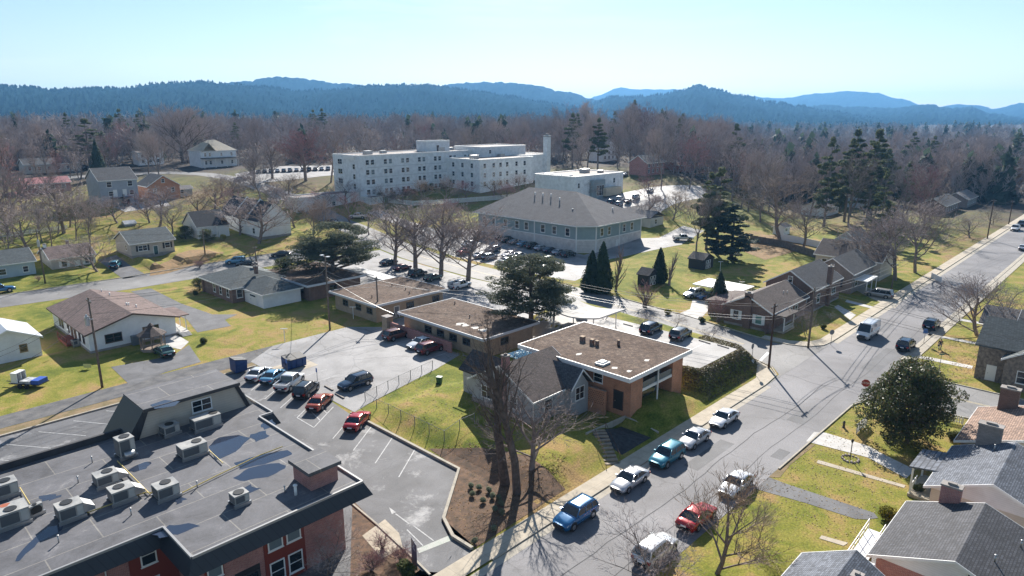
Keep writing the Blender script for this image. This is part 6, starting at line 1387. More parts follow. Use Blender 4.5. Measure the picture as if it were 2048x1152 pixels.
for lb, a, s, k in (('yellow green shrub in front of the brown brick ranch', (1484, 650), 1, 'shrub_yellow'), ('dark round shrub by the brick ranch driveway', (1404, 645), .9, 'shrub'), ('yellow shrub beside the driveway and crape myrtle', (1336, 629), .9, 'shrub_yellow'), ('rusty pink shrub near the corner of the brick ranch', (1532, 668), 1.1, 'bare_myrtle'), ('dark dome shrub in the corner bed', (1646, 658), .8, 'shrub'),
                    ('large round shrub at the bungalow porch', (400, 580), 1.9, 'holly'), ('low shrub cluster under the bungalow shrub', (392, 590), .8, 'shrub'), ('grey rounded bush on the lawn by the white ranch', (407, 687), .9, 'shrub'), ('dark shrub beside the flat office door', (812, 627), 1.0, 'shrub'), ('second dark shrub beside the flat office door', (800, 632), .9, 'shrub'),
                    ('yellow shrub by the white ramp', (1775, 1040), 1.1, 'shrub_yellow'), ('dark shrub below the blue company sign', (815, 1150), 1.1, 'shrub'), ('reddish upright shrub by the office steps', (765, 1098), 1.0, 'bare_myrtle'), ('second reddish upright shrub by the blue sign', (800, 1122), 1.0, 'bare_myrtle'), ('tan ornamental grass clump beside the office walk', (745, 1140), 1.1, 'bare_myrtle'),
                    ('shrub bed beside the blue roof house', (1835, 985), .8, 'shrub'), ('dark shrub under the magnolia', (1905, 880), 1.0, 'shrub'), ('dry bush on the lawn of the grey cottage', (78, 561), .8, 'bare_myrtle'), ('tawny bush on the bank beside the cottage steps', (400, 535), 1.2, 'bare_myrtle'), ('green bush before the white cape house', (447, 480), 1.3, 'shrub_yellow'), ('dark holly before the white cape house', (415, 483), 2.4, 'holly'), ('dark holly at the left corner of the cape house', (372, 478), 2.6, 'holly')):
    u, v, _ = P(*a); h = {'shrub': 1.2, 'shrub_yellow': 1.3, 'bare_myrtle': 1.5, 'holly': 1.4}[k] * s; tree(k, lb, u, v, h, h * 1.35, name='shrub', cat='shrub')
for i in range(10):
    u, v = 137.5 + i * 4.6 + R.uniform(-.8, .8), 193.6 + R.uniform(-.5, .5); tree('holly', 'dark evergreen shrub in the row at the foot of the white hospital', u, v, R.uniform(1.8, 3), R.uniform(3, 4.4), group='shrubs at the foot of the hospital', name='shrub', cat='shrub')
for i, a in enumerate(((765, 418), (808, 408), (845, 405), (890, 402), (935, 398), (985, 396), (1040, 392), (1010, 405))): treep(('bare_small', 'bare_small_red', 'bare_small_tan')[i % 3], 'small bare tree in front of the hospital, %s' % ('by its left annex', 'second from the annex', 'below the left windows', 'below the middle windows', 'below the right windows', 'at the inner corner', 'before the right wing', 'above the hall roof')[i], a, a[1] - R.randint(40, 58), R.randint(46, 60))
GM = 'small rounded shrubs in the mulch bed'
for i, a in enumerate(((942, 977), (958, 980), (945, 993), (978, 985), (985, 997), (997, 1000), (966, 1006), (990, 1023), (1002, 1012), (988, 1062), (1004, 1030), (949, 1088))):
    u, v, _ = P(*a); tree('shrub_pale', 'small grey green rounded shrub in the mulch bed below the bare trees', u, v, .62, .8, group=GM)
# woods behind the town: every tree its own object
EXC = [(u - 3, u + 3, v - 3, v + 3) for u, v in CS]
for o in list(COL.objects):
    if o.get('category') in ('house', 'hospital', 'building', 'office', 'hall', 'shed', 'car', 'pickup'):
        for c in o.children:
            if c.name.startswith(('wall', 'lower_wall', 'body')):
                b = [o.matrix_basis @ Vector(q) for q in c.bound_box]; EXC.append((min(q.x for q in b) - 4, max(q.x for q in b) + 4, min(q.y for q in b) - 4, max(q.y for q in b) + 4))
def free(u, v): return not any(a < u < b and c < v < d for a, b, c, d in EXC)
def at_dist(pxx, d):
    x, y, w = ray(pxx, 300); l = math.hypot(x, y); return x / l * d, y / l * d
SPOTS = []
def wood(n, x0, x1, d0, d1, kinds, hs, group, labels, mind=5, avoid=None):
    k = 0; t = 0
    while k < n and t < n * 40:
        t += 1; X = R.uniform(x0, x1); d = math.sqrt(R.uniform(d0 * d0, d1 * d1)); u, v = at_dist(X, d)
        if not free(u, v) or any((u - a) ** 2 + (v - b) ** 2 < mind * mind for a, b in SPOTS[-500:]): continue
        if avoid and avoid(X, d, u, v): continue
        kd = R.choice(kinds); SPOTS.append((u, v)); k += 1
        ev = kd[:4] in ('pine', 'spru'); red = kd.endswith('_red')
        lb = labels[1] if ev else labels[2] if red else labels[0]
        fartree(kd, lb, u, v, R.uniform(*hs) * (1.05 if ev else 1), R.uniform(.85, 1.2), group + (' (evergreen)' if ev else ' (reddish)' if red else ''))
BW = ['bare_wood0', 'bare_wood1', 'bare_wood2', 'bare_wood3'] * 3; EV = ['pine_a', 'pine_b', 'pine_dense', 'spruce']
wood(34, -30, 330, 255, 420, BW + ['bare_wood0_red', 'bare_oval_red', 'pine_b', 'spruce'], (13, 20), 'woods on the left beyond the duplex', ('bare grey brown tree in the wood left of the white hospital', 'evergreen in the wood left of the white hospital', 'reddish bare tree in the wood left of the white hospital'), 6, lambda X, d, u, v: d < 330 and (45 < u < 100 and v > 225 and v < 262))
wood(14, -30, 175, 195, 255, BW, (11, 16), 'bare trees behind the left cottages', ('bare tree on the slope behind the left cottages', '', ''), 6)
wood(70, 330, 1120, 285, 470, BW + ['bare_wood0_red', 'bare_wood1_red', 'pine_b'], (14, 22), 'woods behind the hospital', ('bare grey brown tree in the wood behind the white hospital', 'evergreen in the wood behind the white hospital', 'reddish bare tree in the wood behind the white hospital'), 6.5, lambda X, d, u, v: (X < 700 and d < 335))
wood(58, 1080, 1500, 255, 440, BW + ['bare_wood1_red', 'pine_b', 'pine_a'], (19, 29), 'woods right of the hospital chimney', ('tall bare tree in the wood right of the hospital chimney', 'evergreen in the wood right of the hospital chimney', 'reddish bare tree in the wood right of the hospital chimney'), 7, lambda X, d, u, v: X < 1290 and d < 275)
wood(64, 1490, 1900, 205, 420, BW + ['bare_wood0_red', 'pine_a', 'pine_b'], (17, 25), 'woods right of the tall pines', ('bare tree in the wood beyond the brick row houses', 'evergreen in the wood beyond the brick row houses', 'reddish bare tree in the wood beyond the brick row houses'), 6, lambda X, d, u, v: v < 42 or (X < 1560 and d < 225))
wood(6, 1640, 1760, 235, 300, ['pine_a', 'pine_a', 'pine_b'], (25, 30), 'tall pines beyond the brick row houses', ('', 'tall pine rising over the wood beyond the brick row houses', ''), 5)
wood(36, 1780, 2075, 330, 620, BW + ['bare_wood0_red', 'bare_wood1_red', 'pine_b'], (17, 25), 'woods at the far right', ('bare tree in the wood at the far right beyond the park lawn', 'evergreen in the wood at the far right beyond the park lawn', 'reddish bare tree in the wood at the far right beyond the park lawn'), 8, lambda X, d, u, v: v < 45 and v > 10)
# the far wood reads as one mass
TW2 = mat('far_twigs', (.39, .335, .32), (.26, .22, .21), .05, .95, spec=.05)
def far_wood():
    import numpy as np
    rr = random.Random(5); src = []
    for s in (77, 79):
        T, C, _, _ = bare(s, 1, .014, .62, .2, .14, 3, (6, 5, 7), .012, .15); T.v += []; b = len(C.v); C.v += T.v; C.f += [tuple(b + k for k in f) for f in T.f]; src.append((C, 0))
    src.append((conecrown(78, 1, .2, 90, .09)[1], 1))
    arr = []
    for C, mi in src:
        fl = [f if len(f) == 4 else (f[0], f[1], f[2], f[2]) for f in C.f]
        tri = np.array([q for f in C.f for q in ((f[0], f[1], f[2]),) + (((f[0], f[2], f[3]),) if len(f) == 4 else ())], np.int32)
        arr.append((np.array(C.v, np.float64), tri, mi))
    V, T, M, nb = [], [], [], 0
    n = 0
    while n < 2700:
        X = rr.uniform(-60, 2110); d = 300 + 1500 * rr.random() ** 1.7; u, v = at_dist(X, d)
        if d < 640 and not free(u, v): continue
        if d < 345 and X < 720 or d < 330 and X < 1280 or d < 262 or (X > 1480 and d < 700 and v < 45) or (X > 1700 and d < 330): continue
        n += 1; s = rr.uniform(13, 20) if X < 1250 else rr.uniform(15, 24); th = rr.random() * 6.28; c, si = math.cos(th) * s * 1.2, math.sin(th) * s * 1.2
        ev = rr.random() < (.13 if X > 1500 else .05); vs, tr, mi = arr[2] if ev else arr[rr.randrange(2)]
        out = np.empty_like(vs); out[:, 0] = u + vs[:, 0] * c - vs[:, 1] * si; out[:, 1] = v + vs[:, 0] * si + vs[:, 1] * c; out[:, 2] = terr(u, v) - .3 + vs[:, 2] * s
        V.append(out); T.append(tr + nb); M.append(np.full(len(tr), mi, np.int32)); nb += len(vs)
    V = np.concatenate(V).astype(np.float32); T = np.concatenate(T); M = np.concatenate(M)
    me = bpy.data.meshes.new('far_wood'); me.vertices.add(len(V)); me.vertices.foreach_set('co', V.ravel()); me.loops.add(T.size); me.loops.foreach_set('vertex_index', T.ravel())
    me.polygons.add(len(T)); me.polygons.foreach_set('loop_start', np.arange(0, T.size, 3, dtype=np.int32)); me.materials.append(TW2); me.materials.append(LF_SPR); me.polygons.foreach_set('material_index', M); me.update(calc_edges=True)
    tag(link('far_wood', me), kind='stuff')
far_wood()
# ---------------------------------------------------------------- poles, wires, fences, signs and small things
WOODP = bark('pole_wood', (.2, .16, .125), (.12, .095, .08)); WOODD = bark('dark_pole_wood', (.11, .065, .045), (.07, .045, .035)); XF = plain('transformer_grey', (.45, .47, .48), .4, .3); WIRE = plain('cable_black', (.03, .03, .03), .6); WIREL = plain('cable_bright', (.3, .3, .3), .35, .6)
POLES = {}
def pole(k, label, a, top, arm=None, transformer=False, m=None, along='v', lamp=False):
    u, v, z = P(*a); h = hgt(a, top); r = thing('utility_pole', label, 'utility pole', (u, v, z), 0, 'wooden utility poles'); m = m or WOODP
    MB().tube((0, 0, -.5), (0, 0, h), .17, .11, 9).obj('pole', m, r, True, loc=(0, 0, 0))
    L = arm or 0; d = (0, 1) if along == 'v' else (1, 0)
    if L:
        MB().box(-L * d[0] - .06, L * d[0] + .06, -L * d[1] - .06, L * d[1] + .06, h - .55, h - .43).obj('crossarm', m, r, loc=(0, 0, 0))
        for s in (-.92, -.4, .4, .92): MB().cone((s * L * d[0], s * L * d[1]), .05, .03, h - .43, h - .2, 6).obj('insulator', XF, r, loc=(0, 0, 0))
    if transformer:
        MB().cone((-.42 * (1 - d[0]) - .1, -.42 * d[0]), .27, .27, h - 3.6, h - 2.4, 14).cone((-.42 * (1 - d[0]) - .1, -.42 * d[0]), .18, .08, h - 2.4, h - 2.1, 10).obj('transformer', XF, r, loc=(0, 0, 0)); MB().box(-.3, .1, -.3, .1, h - 2.9, h - 2.75).obj('bracket', METAL, r, loc=(0, 0, 0))
    if lamp:
        for s in (-1, 1):
            MB().path([(0, 0, h - .1), (s * .9 * d[0], s * .9 * d[1], h)], .03, 5).obj('lamp_arm', XF, r, loc=(0, 0, 0)); MB().box(s * .9 * d[0] - .28, s * .9 * d[0] + .28, s * .9 * d[1] - .28, s * .9 * d[1] + .28, h - .02, h + .1).obj('lamp_head', XF, r, loc=(0, 0, 0))
    POLES[k] = (u, v, z + h)
pole('A', 'tall grey wooden pole with round transformer in front of the white ranch', (205, 775), 592, .9, True); pole('B', 'tall wooden pole topped by two flat lamps beside the clothes line', (660, 660), 512, None, lamp=True)
pole('C', 'thin wooden pole against the corner of the flat office', (757, 640), 553, .5); pole('D', 'dark brown wooden pole on the near street corner', (1537, 738), 606, .9, m=WOODD, along='u'); pole('E', 'grey wooden pole on the far street corner before the brick ranch', (1616, 696), 574, .8, along='u')
pole('F', 'wooden pole beside the silver minivan driveway', (1782, 584), 524, .6); pole('G', 'dark wooden pole by the drive far up the main street', (1974, 478), 398, .6, m=WOODD); pole('H', 'farthest wooden pole at the end of the main street', (2017, 449), 400, .5, m=WOODD)
pole('I', 'wooden pole with transformer between the two left cottages', (91, 567), 457, .6, True, along='u'); pole('J', 'thin wooden pole on the bank before the white cape house', (411, 514), 459, .5, along='u'); pole('K', 'wooden pole behind the brick bungalow', (514, 538), 492, .5, along='u'); pole('L', 'pale pole on the cross street above the dark cedar', (652, 445), 411, .5)
pole('M', 'wooden pole hidden inside the dark cedar by the cross street', (1108, 636), 558, .6, m=WOODD)
def wire(p, q, sag, label, r=.022, m=None, off=(0, 0, 0), group='overhead wires'):
    p, q = Vector(p) + Vector(off), Vector(q) + Vector(off); n = 14
    pts = [p.lerp(q, i / n) - Vector((0, 0, sag * 4 * (i / n) * (1 - i / n))) for i in range(n + 1)]
    o = MB().path(pts, r, 4).obj('overhead_wire', m or WIRE, None, loc=(0, 0, 0)); tag(o, label, 'wire', group)
def pv(k, dz=0, du=0, dv=0): a = POLES[k]; return (a[0] + du, a[1] + dv, a[2] + dz)
for dv, dz in ((.8, -.25), (-.8, -.25), (0, -2.2)):
    wire(pv('A', dz, 0, dv), pv('B', dz - .3, 0, dv), 1.0, 'overhead wire from the transformer pole toward the lamp topped pole'); wire(pv('A', dz, 0, dv), (10, 84 + dv, 11 + dz), .8, 'overhead wire from the transformer pole out past the office roof')
for dz, sg in ((-1.0, .5), (-2.4, .7), (-3.0, .9)): wire(pv('B', dz), pv('C', dz + 1.2), sg, 'bright sagging cable between the lamp topped pole and the flat office pole', .03, WIREL)
wire(pv('B', -3.4), (64.2, 88.5, 3.2), .4, 'bright service cable dropping from the lamp topped pole to the leaf strewn office', .035, WIREL); wire(pv('C', -.6), (81, 70, 5.6), .8, 'bright cable from the flat office pole over the leaf strewn roof', .03, WIREL); wire(pv('C', -1.4), pv('M', -1), 1.0, 'long cable from the flat office pole to the cedar pole', .03, WIREL)
wire(pv('B', -2), (63.9, 118, 3.2), .5, 'cable from the lamp topped pole to the leaf covered office', .03, WIREL); wire(pv('B', -3), (45, 118, 4.2), .7, 'low cable crossing the lawn in front of the bungalow garage')
for du, dz in ((-.7, -.3), (.7, -.3), (0, -1.9), (0, -2.3)):
    wire(pv('D', dz, du), pv('M', dz + .2, du), .9, 'overhead wire running along the cross street from the brown corner pole', .028, WIREL if dz < -1 else WIRE); wire(pv('D', dz, du), pv('E', dz, du), .4, 'overhead wire between the two corner poles'); wire(pv('E', dz, du), (97, -18, 9 + dz), .9, 'overhead wire crossing the junction toward the right edge')
for dv, dz in ((.5, -.3), (-.5, -.3), (0, -1.6)): wire(pv('E', dz, 0, dv), pv('F', dz, 0, dv), .6, 'overhead wire above the lawns of the brick houses', .028, WIREL); wire(pv('F', dz, 0, dv), pv('G', dz, 0, dv), 1.4, 'overhead wire above the shaded part of the main street'); wire(pv('G', dz, 0, dv), pv('H', dz, 0, dv), .8, 'overhead wire at the end of the main street')
for dz in (-.3, -1.8): wire(pv('I', dz), pv('J', dz), 1.0, 'overhead wire in front of the left cottages'); wire(pv('J', dz), pv('K', dz), .5, 'overhead wire above the blue SUV on the left street'); wire(pv('I', dz), (-6, 173, 11.5 + dz), .8, 'overhead wire leaving the photo on the left'); wire(pv('K', dz), pv('L', dz), .8, 'overhead wire toward the pale pole')
# fences
def fence(name, label, path, h, step, kind, m, cat='fence'):
    u0, v0 = path[0]; r = thing(name, label, cat, (u0, v0, terr(u0, v0)))
    for a, b in zip(path, path[1:]):
        l = math.hypot(b[0] - a[0], b[1] - a[1]); n = max(1, round(l / step)); at = lambda t: (a[0] + (b[0] - a[0]) * t, a[1] + (b[1] - a[1]) * t)
        for i in range(n + 1):
            x, y = at(i / n); z = terr(x, y)
            if i == n and b != path[-1]: continue
            MB().tube((x, y, z - .2), (x, y, z + h + .06), .05 if kind != 'board' else .07, None, 6).obj('post', m, r)
        if kind == 'link':
            rl = MB(); ms = MB()
            for i in range(n):
                p, q = at(i / n), at((i + 1) / n); zp, zq = terr(*p), terr(*q); rl.tube((*p, zp + h), (*q, zq + h), .025, None, 5)
                for k in range(8):
                    for s in (0, 1):
                        t0, t1 = k / 8, (k + 1.2) / 8
                        if t1 > 1: continue
                        f = lambda t, zz: (p[0] + (q[0] - p[0]) * t, p[1] + (q[1] - p[1]) * t, zp + (zq - zp) * t + zz)
                        ms.tube(f(t0, 0.05 if s else h), f(t1, h if s else .05), .005, None, 3)
            rl.obj('top_rail', m, r); ms.obj('wire_mesh', m, r)
        else:
            p, q = a, b; bd = MB()
            if kind == 'board':
                for i in range(max(1, int(l / 2))):
                    c, d = at(i / max(1, int(l / 2))), at((i + 1) / max(1, int(l / 2))); zz = min(terr(*c), terr(*d)); bd.prism(stripq([c, d], .06)[0], zz, zz + h)
                bd.obj('panel', m, r)
            else:
                k = int(l / .22)
                for i in range(k): x, y = at((i + .5) / k); z = terr(x, y); bd.box(x - .05, x + .05, y - .05, y + .05, z + .08, z + h)
                bd.obj('picket', m, r); rr = MB()
                for zz in (.3, h - .25):
                    for i in range(8): c, d = at(i / 8), at((i + 1) / 8); rr.tube((*c, terr(*c) + zz), (*d, terr(*d) + zz), .04, None, 4)
                rr.obj('rail', m, r)
GALV = plain('galvanised_steel', (.2, .205, .21), .7, .2); VINYL = plain('white_vinyl', (.74, .75, .76), .45); OLDW = mat('old_fence_wood', (.2, .17, .14), (.12, .1, .09), 1.5, .9)
fence('chain_link_fence', 'chain link fence around the lawn above the angled parking bays', [(57.8, 71.0), (51, 69.8), (44.7, 68.4), (43.9, 60), (43.9, 52.3), (48.4, 52.3)], 1.25, 2.5, 'link', GALV)
fence('white_fence', 'white vinyl picket fence below the hospital annex', [(137, 189), (141, 181), (148, 176.5), (160, 170), (168, 165.5), (174, 163)], 1.6, 2.4, 'picket', VINYL)
A_ = [P2(*a) for a in ((1561, 480), (1600, 487), (1643, 497), (1700, 498), (1712, 482))]; fence('white_fence', 'long white board fence behind the brick houses', A_, 1.8, 2.4, 'board', VINYL)
A_ = [P2(*a) for a in ((1500, 482), (1561, 493), (1632, 516))]; fence('wood_fence', 'dark weathered wood fence at the back of the sunny lawn', A_, 1.8, 2.4, 'board', OLDW)
A_ = [P2(*a) for a in ((-20, 478), (60, 468), (135, 458))]; fence('white_fence', 'white picket fence along the slope behind the left cottages', A_, 1.1, 2.4, 'picket', VINYL); A_ = [P2(*a) for a in ((145, 455), (200, 449), (245, 445))]; fence('chain_link_fence', 'chain link fence beside the small garden shed', A_, 1.2, 2.6, 'link', GALV)
A_ = [P2(*a) for a in ((1712, 868), (1733, 850))]; fence('white_fence', 'short white picket panel beside the magnolia', A_, 1.2, 1.3, 'picket', VINYL); A_ = [P2(*a) for a in ((1886, 842), (1925, 850))]; fence('white_fence', 'low pale picket fence between magnolia and cross street', A_, 1.0, 1.5, 'picket', VINYL)
A_ = [P2(*a) for a in ((1862, 556), (1882, 566))]; fence('white_fence', 'short white picket fence by the shaded lawn up the street', A_, 1.2, 1.5, 'picket', VINYL)
# low brick wall with a capped pillar behind the brown SUV
r = thing('garden_wall', 'red brick garden wall with capped pillar behind the parked brown SUV', 'wall', (64.0, 84, 0)); MB().box(63.9, 64.15, 74, 89.6, -.2, 1.7).obj('wall_body', BR_RED, r); q = MB(); q.box(63.3, 64.5, 89.2, 90.6, -.2, 2.5); q.obj('pillar', BR_TAN, r); MB().box(63.2, 64.6, 89.1, 90.7, 2.5, 2.62).obj('pillar_cap', FOUND, r)
# wooden steps with rails up the bank
r = thing('garden_steps', 'wooden steps with thin handrails climbing the bank from the pavement', 'steps', (53.3, 36.6, 0))
for i in range(10):
    t = i / 9; u, v = 53.2 + 3.4 * t, 36.7 + 4.3 * t; z = terr(u, v)
    MB().box(u - .75, u + .75, v - .2, v + .2, z - .1, max(z + .08, .1 + 1.0 * t), 0, -.67, (u, v)).obj('step', mat('step_wood', (.34, .27, .19), (.24, .19, .14), 2), r)
for s in (-1, 1):
    p0, p1 = (53.2 + s * .6, 36.6 - s * .45), (56.6 + s * .6, 41.0 - s * .45); q = MB(); q.tube((*p0, 1.0), (*p1, 2.0), .03, None, 5); q.tube((*p0, 0), (*p0, 1.0), .03, None, 5); q.tube((*p1, .6), (*p1, 2.0), .03, None, 5); q.obj('handrail', WOODD, r)
# gazebo
r = thing('gazebo', 'eight sided wooden gazebo with shingled roof beside the white ranch', 'gazebo', (33.6, 108.6, 0)); GZ = mat('gazebo_wood', (.36, .28, .22), (.26, .2, .16), 2)
c8 = lambda rd, k: (rd * math.cos((k + .5) * PI / 4), rd * math.sin((k + .5) * PI / 4))
MB().prism([c8(1.85, k) for k in range(8)], 0, .35).obj('floor', GZ, r, loc=(0, 0, 0))
for k in range(8): x, y = c8(1.7, k); MB().box(x - .06, x + .06, y - .06, y + .06, .35, 2.5).obj('post', GZ, r, loc=(0, 0, 0))
for k in range(7):
    a, b = c8(1.7, k), c8(1.7, k + 1); q = MB(); q.tube((*a, 1.15), (*b, 1.15), .04, None, 4); q.tube((*a, .5), (*b, .5), .03, None, 4)
    for i in range(1, 9): x, y = a[0] + (b[0] - a[0]) * i / 9, a[1] + (b[1] - a[1]) * i / 9; q.tube((x, y, .5), (x, y, 1.15), .02, None, 4)
    q.obj('railing', GZ, r, loc=(0, 0, 0))
MB().add([(*c8(2.15, k), 2.45) for k in range(8)] + [(*c8(.35, k), 3.5) for k in range(8)] + [(*c8(2.1, k), 2.35) for k in range(8)], [(k, (k + 1) % 8, 8 + (k + 1) % 8, 8 + k) for k in range(8)] + [(16 + k, 16 + (k + 1) % 8, (k + 1) % 8, k) for k in range(8)] + [tuple(range(8, 16)), tuple(range(23, 15, -1))]).obj('roof', SH_BRN, r, loc=(0, 0, 0))
MB().add([(*c8(.3, k), 3.45) for k in range(8)] + [(*c8(.3, k), 3.75) for k in range(8)], [(k, (k + 1) % 8, 8 + (k + 1) % 8, 8 + k) for k in range(8)]).cone((0, 0), .45, .02, 3.75, 4.2, 8).obj('cupola', SH_BRN, r, loc=(0, 0, 0))
# bins
DBLUE = mat('dumpster_blue', (.015, .06, .2), (.01, .035, .12), 1.5, .5)
def dumpster(label, u, v, l, w, h, rz, open_=False):
    r = thing('dumpster', label, 'dumpster', (u, v, .03), rz); q = MB(); q.add([(-l / 2, -w / 2, .15), (l / 2, -w / 2, .15), (l / 2, w / 2, .15), (-l / 2, w / 2, .15), (-l / 2, -w / 2 - .12, h * .8), (l / 2, -w / 2 - .12, h * .8), (l / 2, w / 2, h), (-l / 2, w / 2, h)], [(3, 2, 1, 0), (0, 1, 5, 4), (1, 2, 6, 5), (2, 3, 7, 6), (3, 0, 4, 7), (4, 5, 6, 7)])
    for x in (-l * .3, 0, l * .3): q.box(x - .04, x + .04, -w / 2 - .16, -w / 2 - .05, .2, h * .75)
    q.obj('bin_body', DBLUE, r, loc=(0, 0, 0))
    for s in (-1, 1): MB().add([(s * l / 4 - l / 4 + .03, -w / 2 - .16, h * .8 + .03), (s * l / 4 + l / 4 - .03, -w / 2 - .16, h * .8 + .03), (s * l / 4 + l / 4 - .03, w / 2 + .03, h + .03), (s * l / 4 - l / 4 + .03, w / 2 + .03, h + .03), (s * l / 4 - l / 4 + .03, -w / 2 - .16, h * .8 + .1), (s * l / 4 + l / 4 - .03, -w / 2 - .16, h * .8 + .1), (s * l / 4 + l / 4 - .03, w / 2 + .03, h + .1), (s * l / 4 - l / 4 + .03, w / 2 + .03, h + .1)], [(3, 2, 1, 0), (4, 5, 6, 7), (0, 1, 5, 4), (1, 2, 6, 5), (2, 3, 7, 6), (3, 0, 4, 7)]).obj('lid', BLACKP, r, loc=(0, 0, 0))
    for s in (-1, 1): MB().box(s * (l / 2 + .05) - .05, s * (l / 2 + .05) + .05, -w * .3, w * .3, h * .45, h * .6).obj('fork_pocket', DBLUE, r, loc=(0, 0, 0))
dumpster('large blue dumpster on a concrete pad at the edge of the old car park', 44.6, 85.8, 2.9, 1.7, 1.75, 0); dumpster('tall blue dumpster with sloping front on the dirt strip', 38.4, 89.9, 1.8, 1.6, 2.0, 1.57)
sheet('concrete_pad', rect(42.2, 47.4, 84, 88), M_CONC, .042)
def wheelie(label, u, v, col, z=None):
    z = terr(u, v) if z is None else z; r = thing('wheelie_bin', label, 'bin', (u, v, z), R.random()); q = MB(); q.add([(-.25, -.28, .05), (.25, -.28, .05), (.25, .28, .05), (-.25, .28, .05), (-.31, -.36, 1.0), (.31, -.36, 1.0), (.31, .36, 1.0), (-.31, .36, 1.0)], [(3, 2, 1, 0), (0, 1, 5, 4), (1, 2, 6, 5), (2, 3, 7, 6), (3, 0, 4, 7)]); q.obj('bin_body', col, r, loc=(0, 0, 0)); MB().box(-.34, .34, -.4, .38, 1.0, 1.07).obj('lid', col, r, loc=(0, 0, 0))
    for s in (-1, 1): MB().tube((s * .24, .3, .12), (s * .32, .3, .12), .12, None, 10).obj('wheel', TYRE, r, loc=(0, 0, 0))
GRN = plain('bin_green', (.02, .09, .05), .45)
u, v, _ = P(879, 768); wheelie('dark green wheelie bin standing at the end of the chain link fence', u, v, GRN); u, v, _ = P(897, 702); wheelie('green wheelie bin beside the dark red SUV', u, v, GRN); u, v, _ = P(181, 442); wheelie('green wheelie bin in the yard behind the tan cottage', u, v, GRN); u, v, _ = P(945, 706); wheelie('grey green wheelie bin by the back of the leaf strewn office', u, v, plain('bin_grey', (.12, .16, .15), .5))
for lb, a in (('grey ground air conditioner beside the flat office door, left one', (768, 640)), ('grey ground air conditioner beside the flat office door, right one', (786, 636)), ('beige ground air conditioner by the red deck of the white ranch', (152, 692))):
    u, v, _ = P(*a); r = ac_unit('', lb, u, v, .95, .95, .95, [(0, 0, .34)], .1, 0.03); r['group'] = 'ground air conditioners'
# signs
def sign_post(name, label, a, h, face, w, hh, m, octo=False, text=None, post=None, z=None, tz=0):
    u, v, z = P(*a); r = thing(name, label, 'sign', (u, v, z), face); MB().tube((0, .03, -.2), (0, .03, h), .035, None, 6).obj('post', post or GALV, r, loc=(0, 0, 0)); q = MB(); zc = h - hh / 2
    if octo:
        pts = [(w / 2 / math.cos(PI / 8) * math.cos((k + .5) * PI / 4), zc + w / 2 / math.cos(PI / 8) * math.sin((k + .5) * PI / 4)) for k in range(8)]
        q.add([(x, -.03, y) for x, y in pts] + [(x, -.008, y) for x, y in pts], [tuple(range(8)), tuple(range(15, 7, -1))] + [(k, 8 + k, 8 + (k + 1) % 8, (k + 1) % 8) for k in range(8)])
    else: q.box(-w / 2, w / 2, -.03, -.008, zc - hh / 2, zc + hh / 2)
    q.obj('sign_face', m, r, loc=(0, 0, 0))
    for s, size, dz, mm in (text or ()):
        cu = bpy.data.curves.new('lettering', 'FONT'); cu.body = s; cu.size = size; cu.align_x = 'CENTER'; cu.align_y = 'CENTER'; cu.extrude = .003; cu.materials.append(mm); o = bpy.data.objects.new('lettering', cu); me = bpy.data.meshes.new_from_object(o); bpy.data.objects.remove(o); o = link('lettering', me, r); o.location = (0, -.037, zc + dz); o.rotation_euler = (PI / 2, 0, 0)
    return r
SRED = plain('sign_red', (.32, .03, .03), .4); SWH = plain('sign_white', (.75, .75, .74), .4); SBL = plain('sign_blue', (.02, .12, .4), .4); SBACK = plain('sign_back_grey', (.28, .29, .3), .5, .5)
sign_post('stop_sign', 'red octagonal sign reading STOP before the magnolia at the corner', (1727, 799), 2.7, -PI / 2 + .35, .95, .95, SRED, True, [('STOP', .36, 0, SWH)])
sign_post('stop_sign', 'back of an octagonal sign above the ivy bank by the cross street', (1503, 722), 2.6, PI, .8, .8, SBACK, True); sign_post('stop_sign', 'back of an octagonal sign on the far corner pavement', (1661, 690), 2.5, PI * .8, .8, .8, SBACK, True)
sign_post('street_sign', 'small white and blue sign on the right kerb beside the dark parked cars', (1847, 687), 2.4, -1.3, .6, .75, SBL, text=None); sign_post('street_sign', 'small green street name sign by the lawn walk', (1878, 742), 2.6, -.9, .7, .2, plain('sign_green', (.02, .16, .1), .4))
sign_post('parking_sign', 'blue parking sign between the pale sedan and the dumpster', (575, 748), 2.2, -1.57, .34, .6, SBL); sign_post('parking_sign', 'blue parking sign behind the black SUV at the wheel stops', (635, 767), 2.2, -1.57, .34, .6, SBL); sign_post('yard_sign', 'small pale yellow yard sign on the lawn near the transformer pole', (176, 738), .75, -.8, 1.1, .55, plain('pale_yellow', (.6, .58, .25), .5))
r = sign_post('company_sign', 'tall dark blue company sign with small white emblem at the driveway entrance', (830, 1137), 2.5, -1.9, 1.25, 2.3, plain('sign_navy', (.015, .04, .12), .35)); MB().tube((0, -.034, 2.05), (0, -.04, 2.05), .09, None, 12).obj('emblem', SWH, r, loc=(0, 0, 0)); MB().box(-.35, .35, -.04, -.032, 1.78, 1.84).obj('lettering_line', SWH, r, loc=(0, 0, 0))
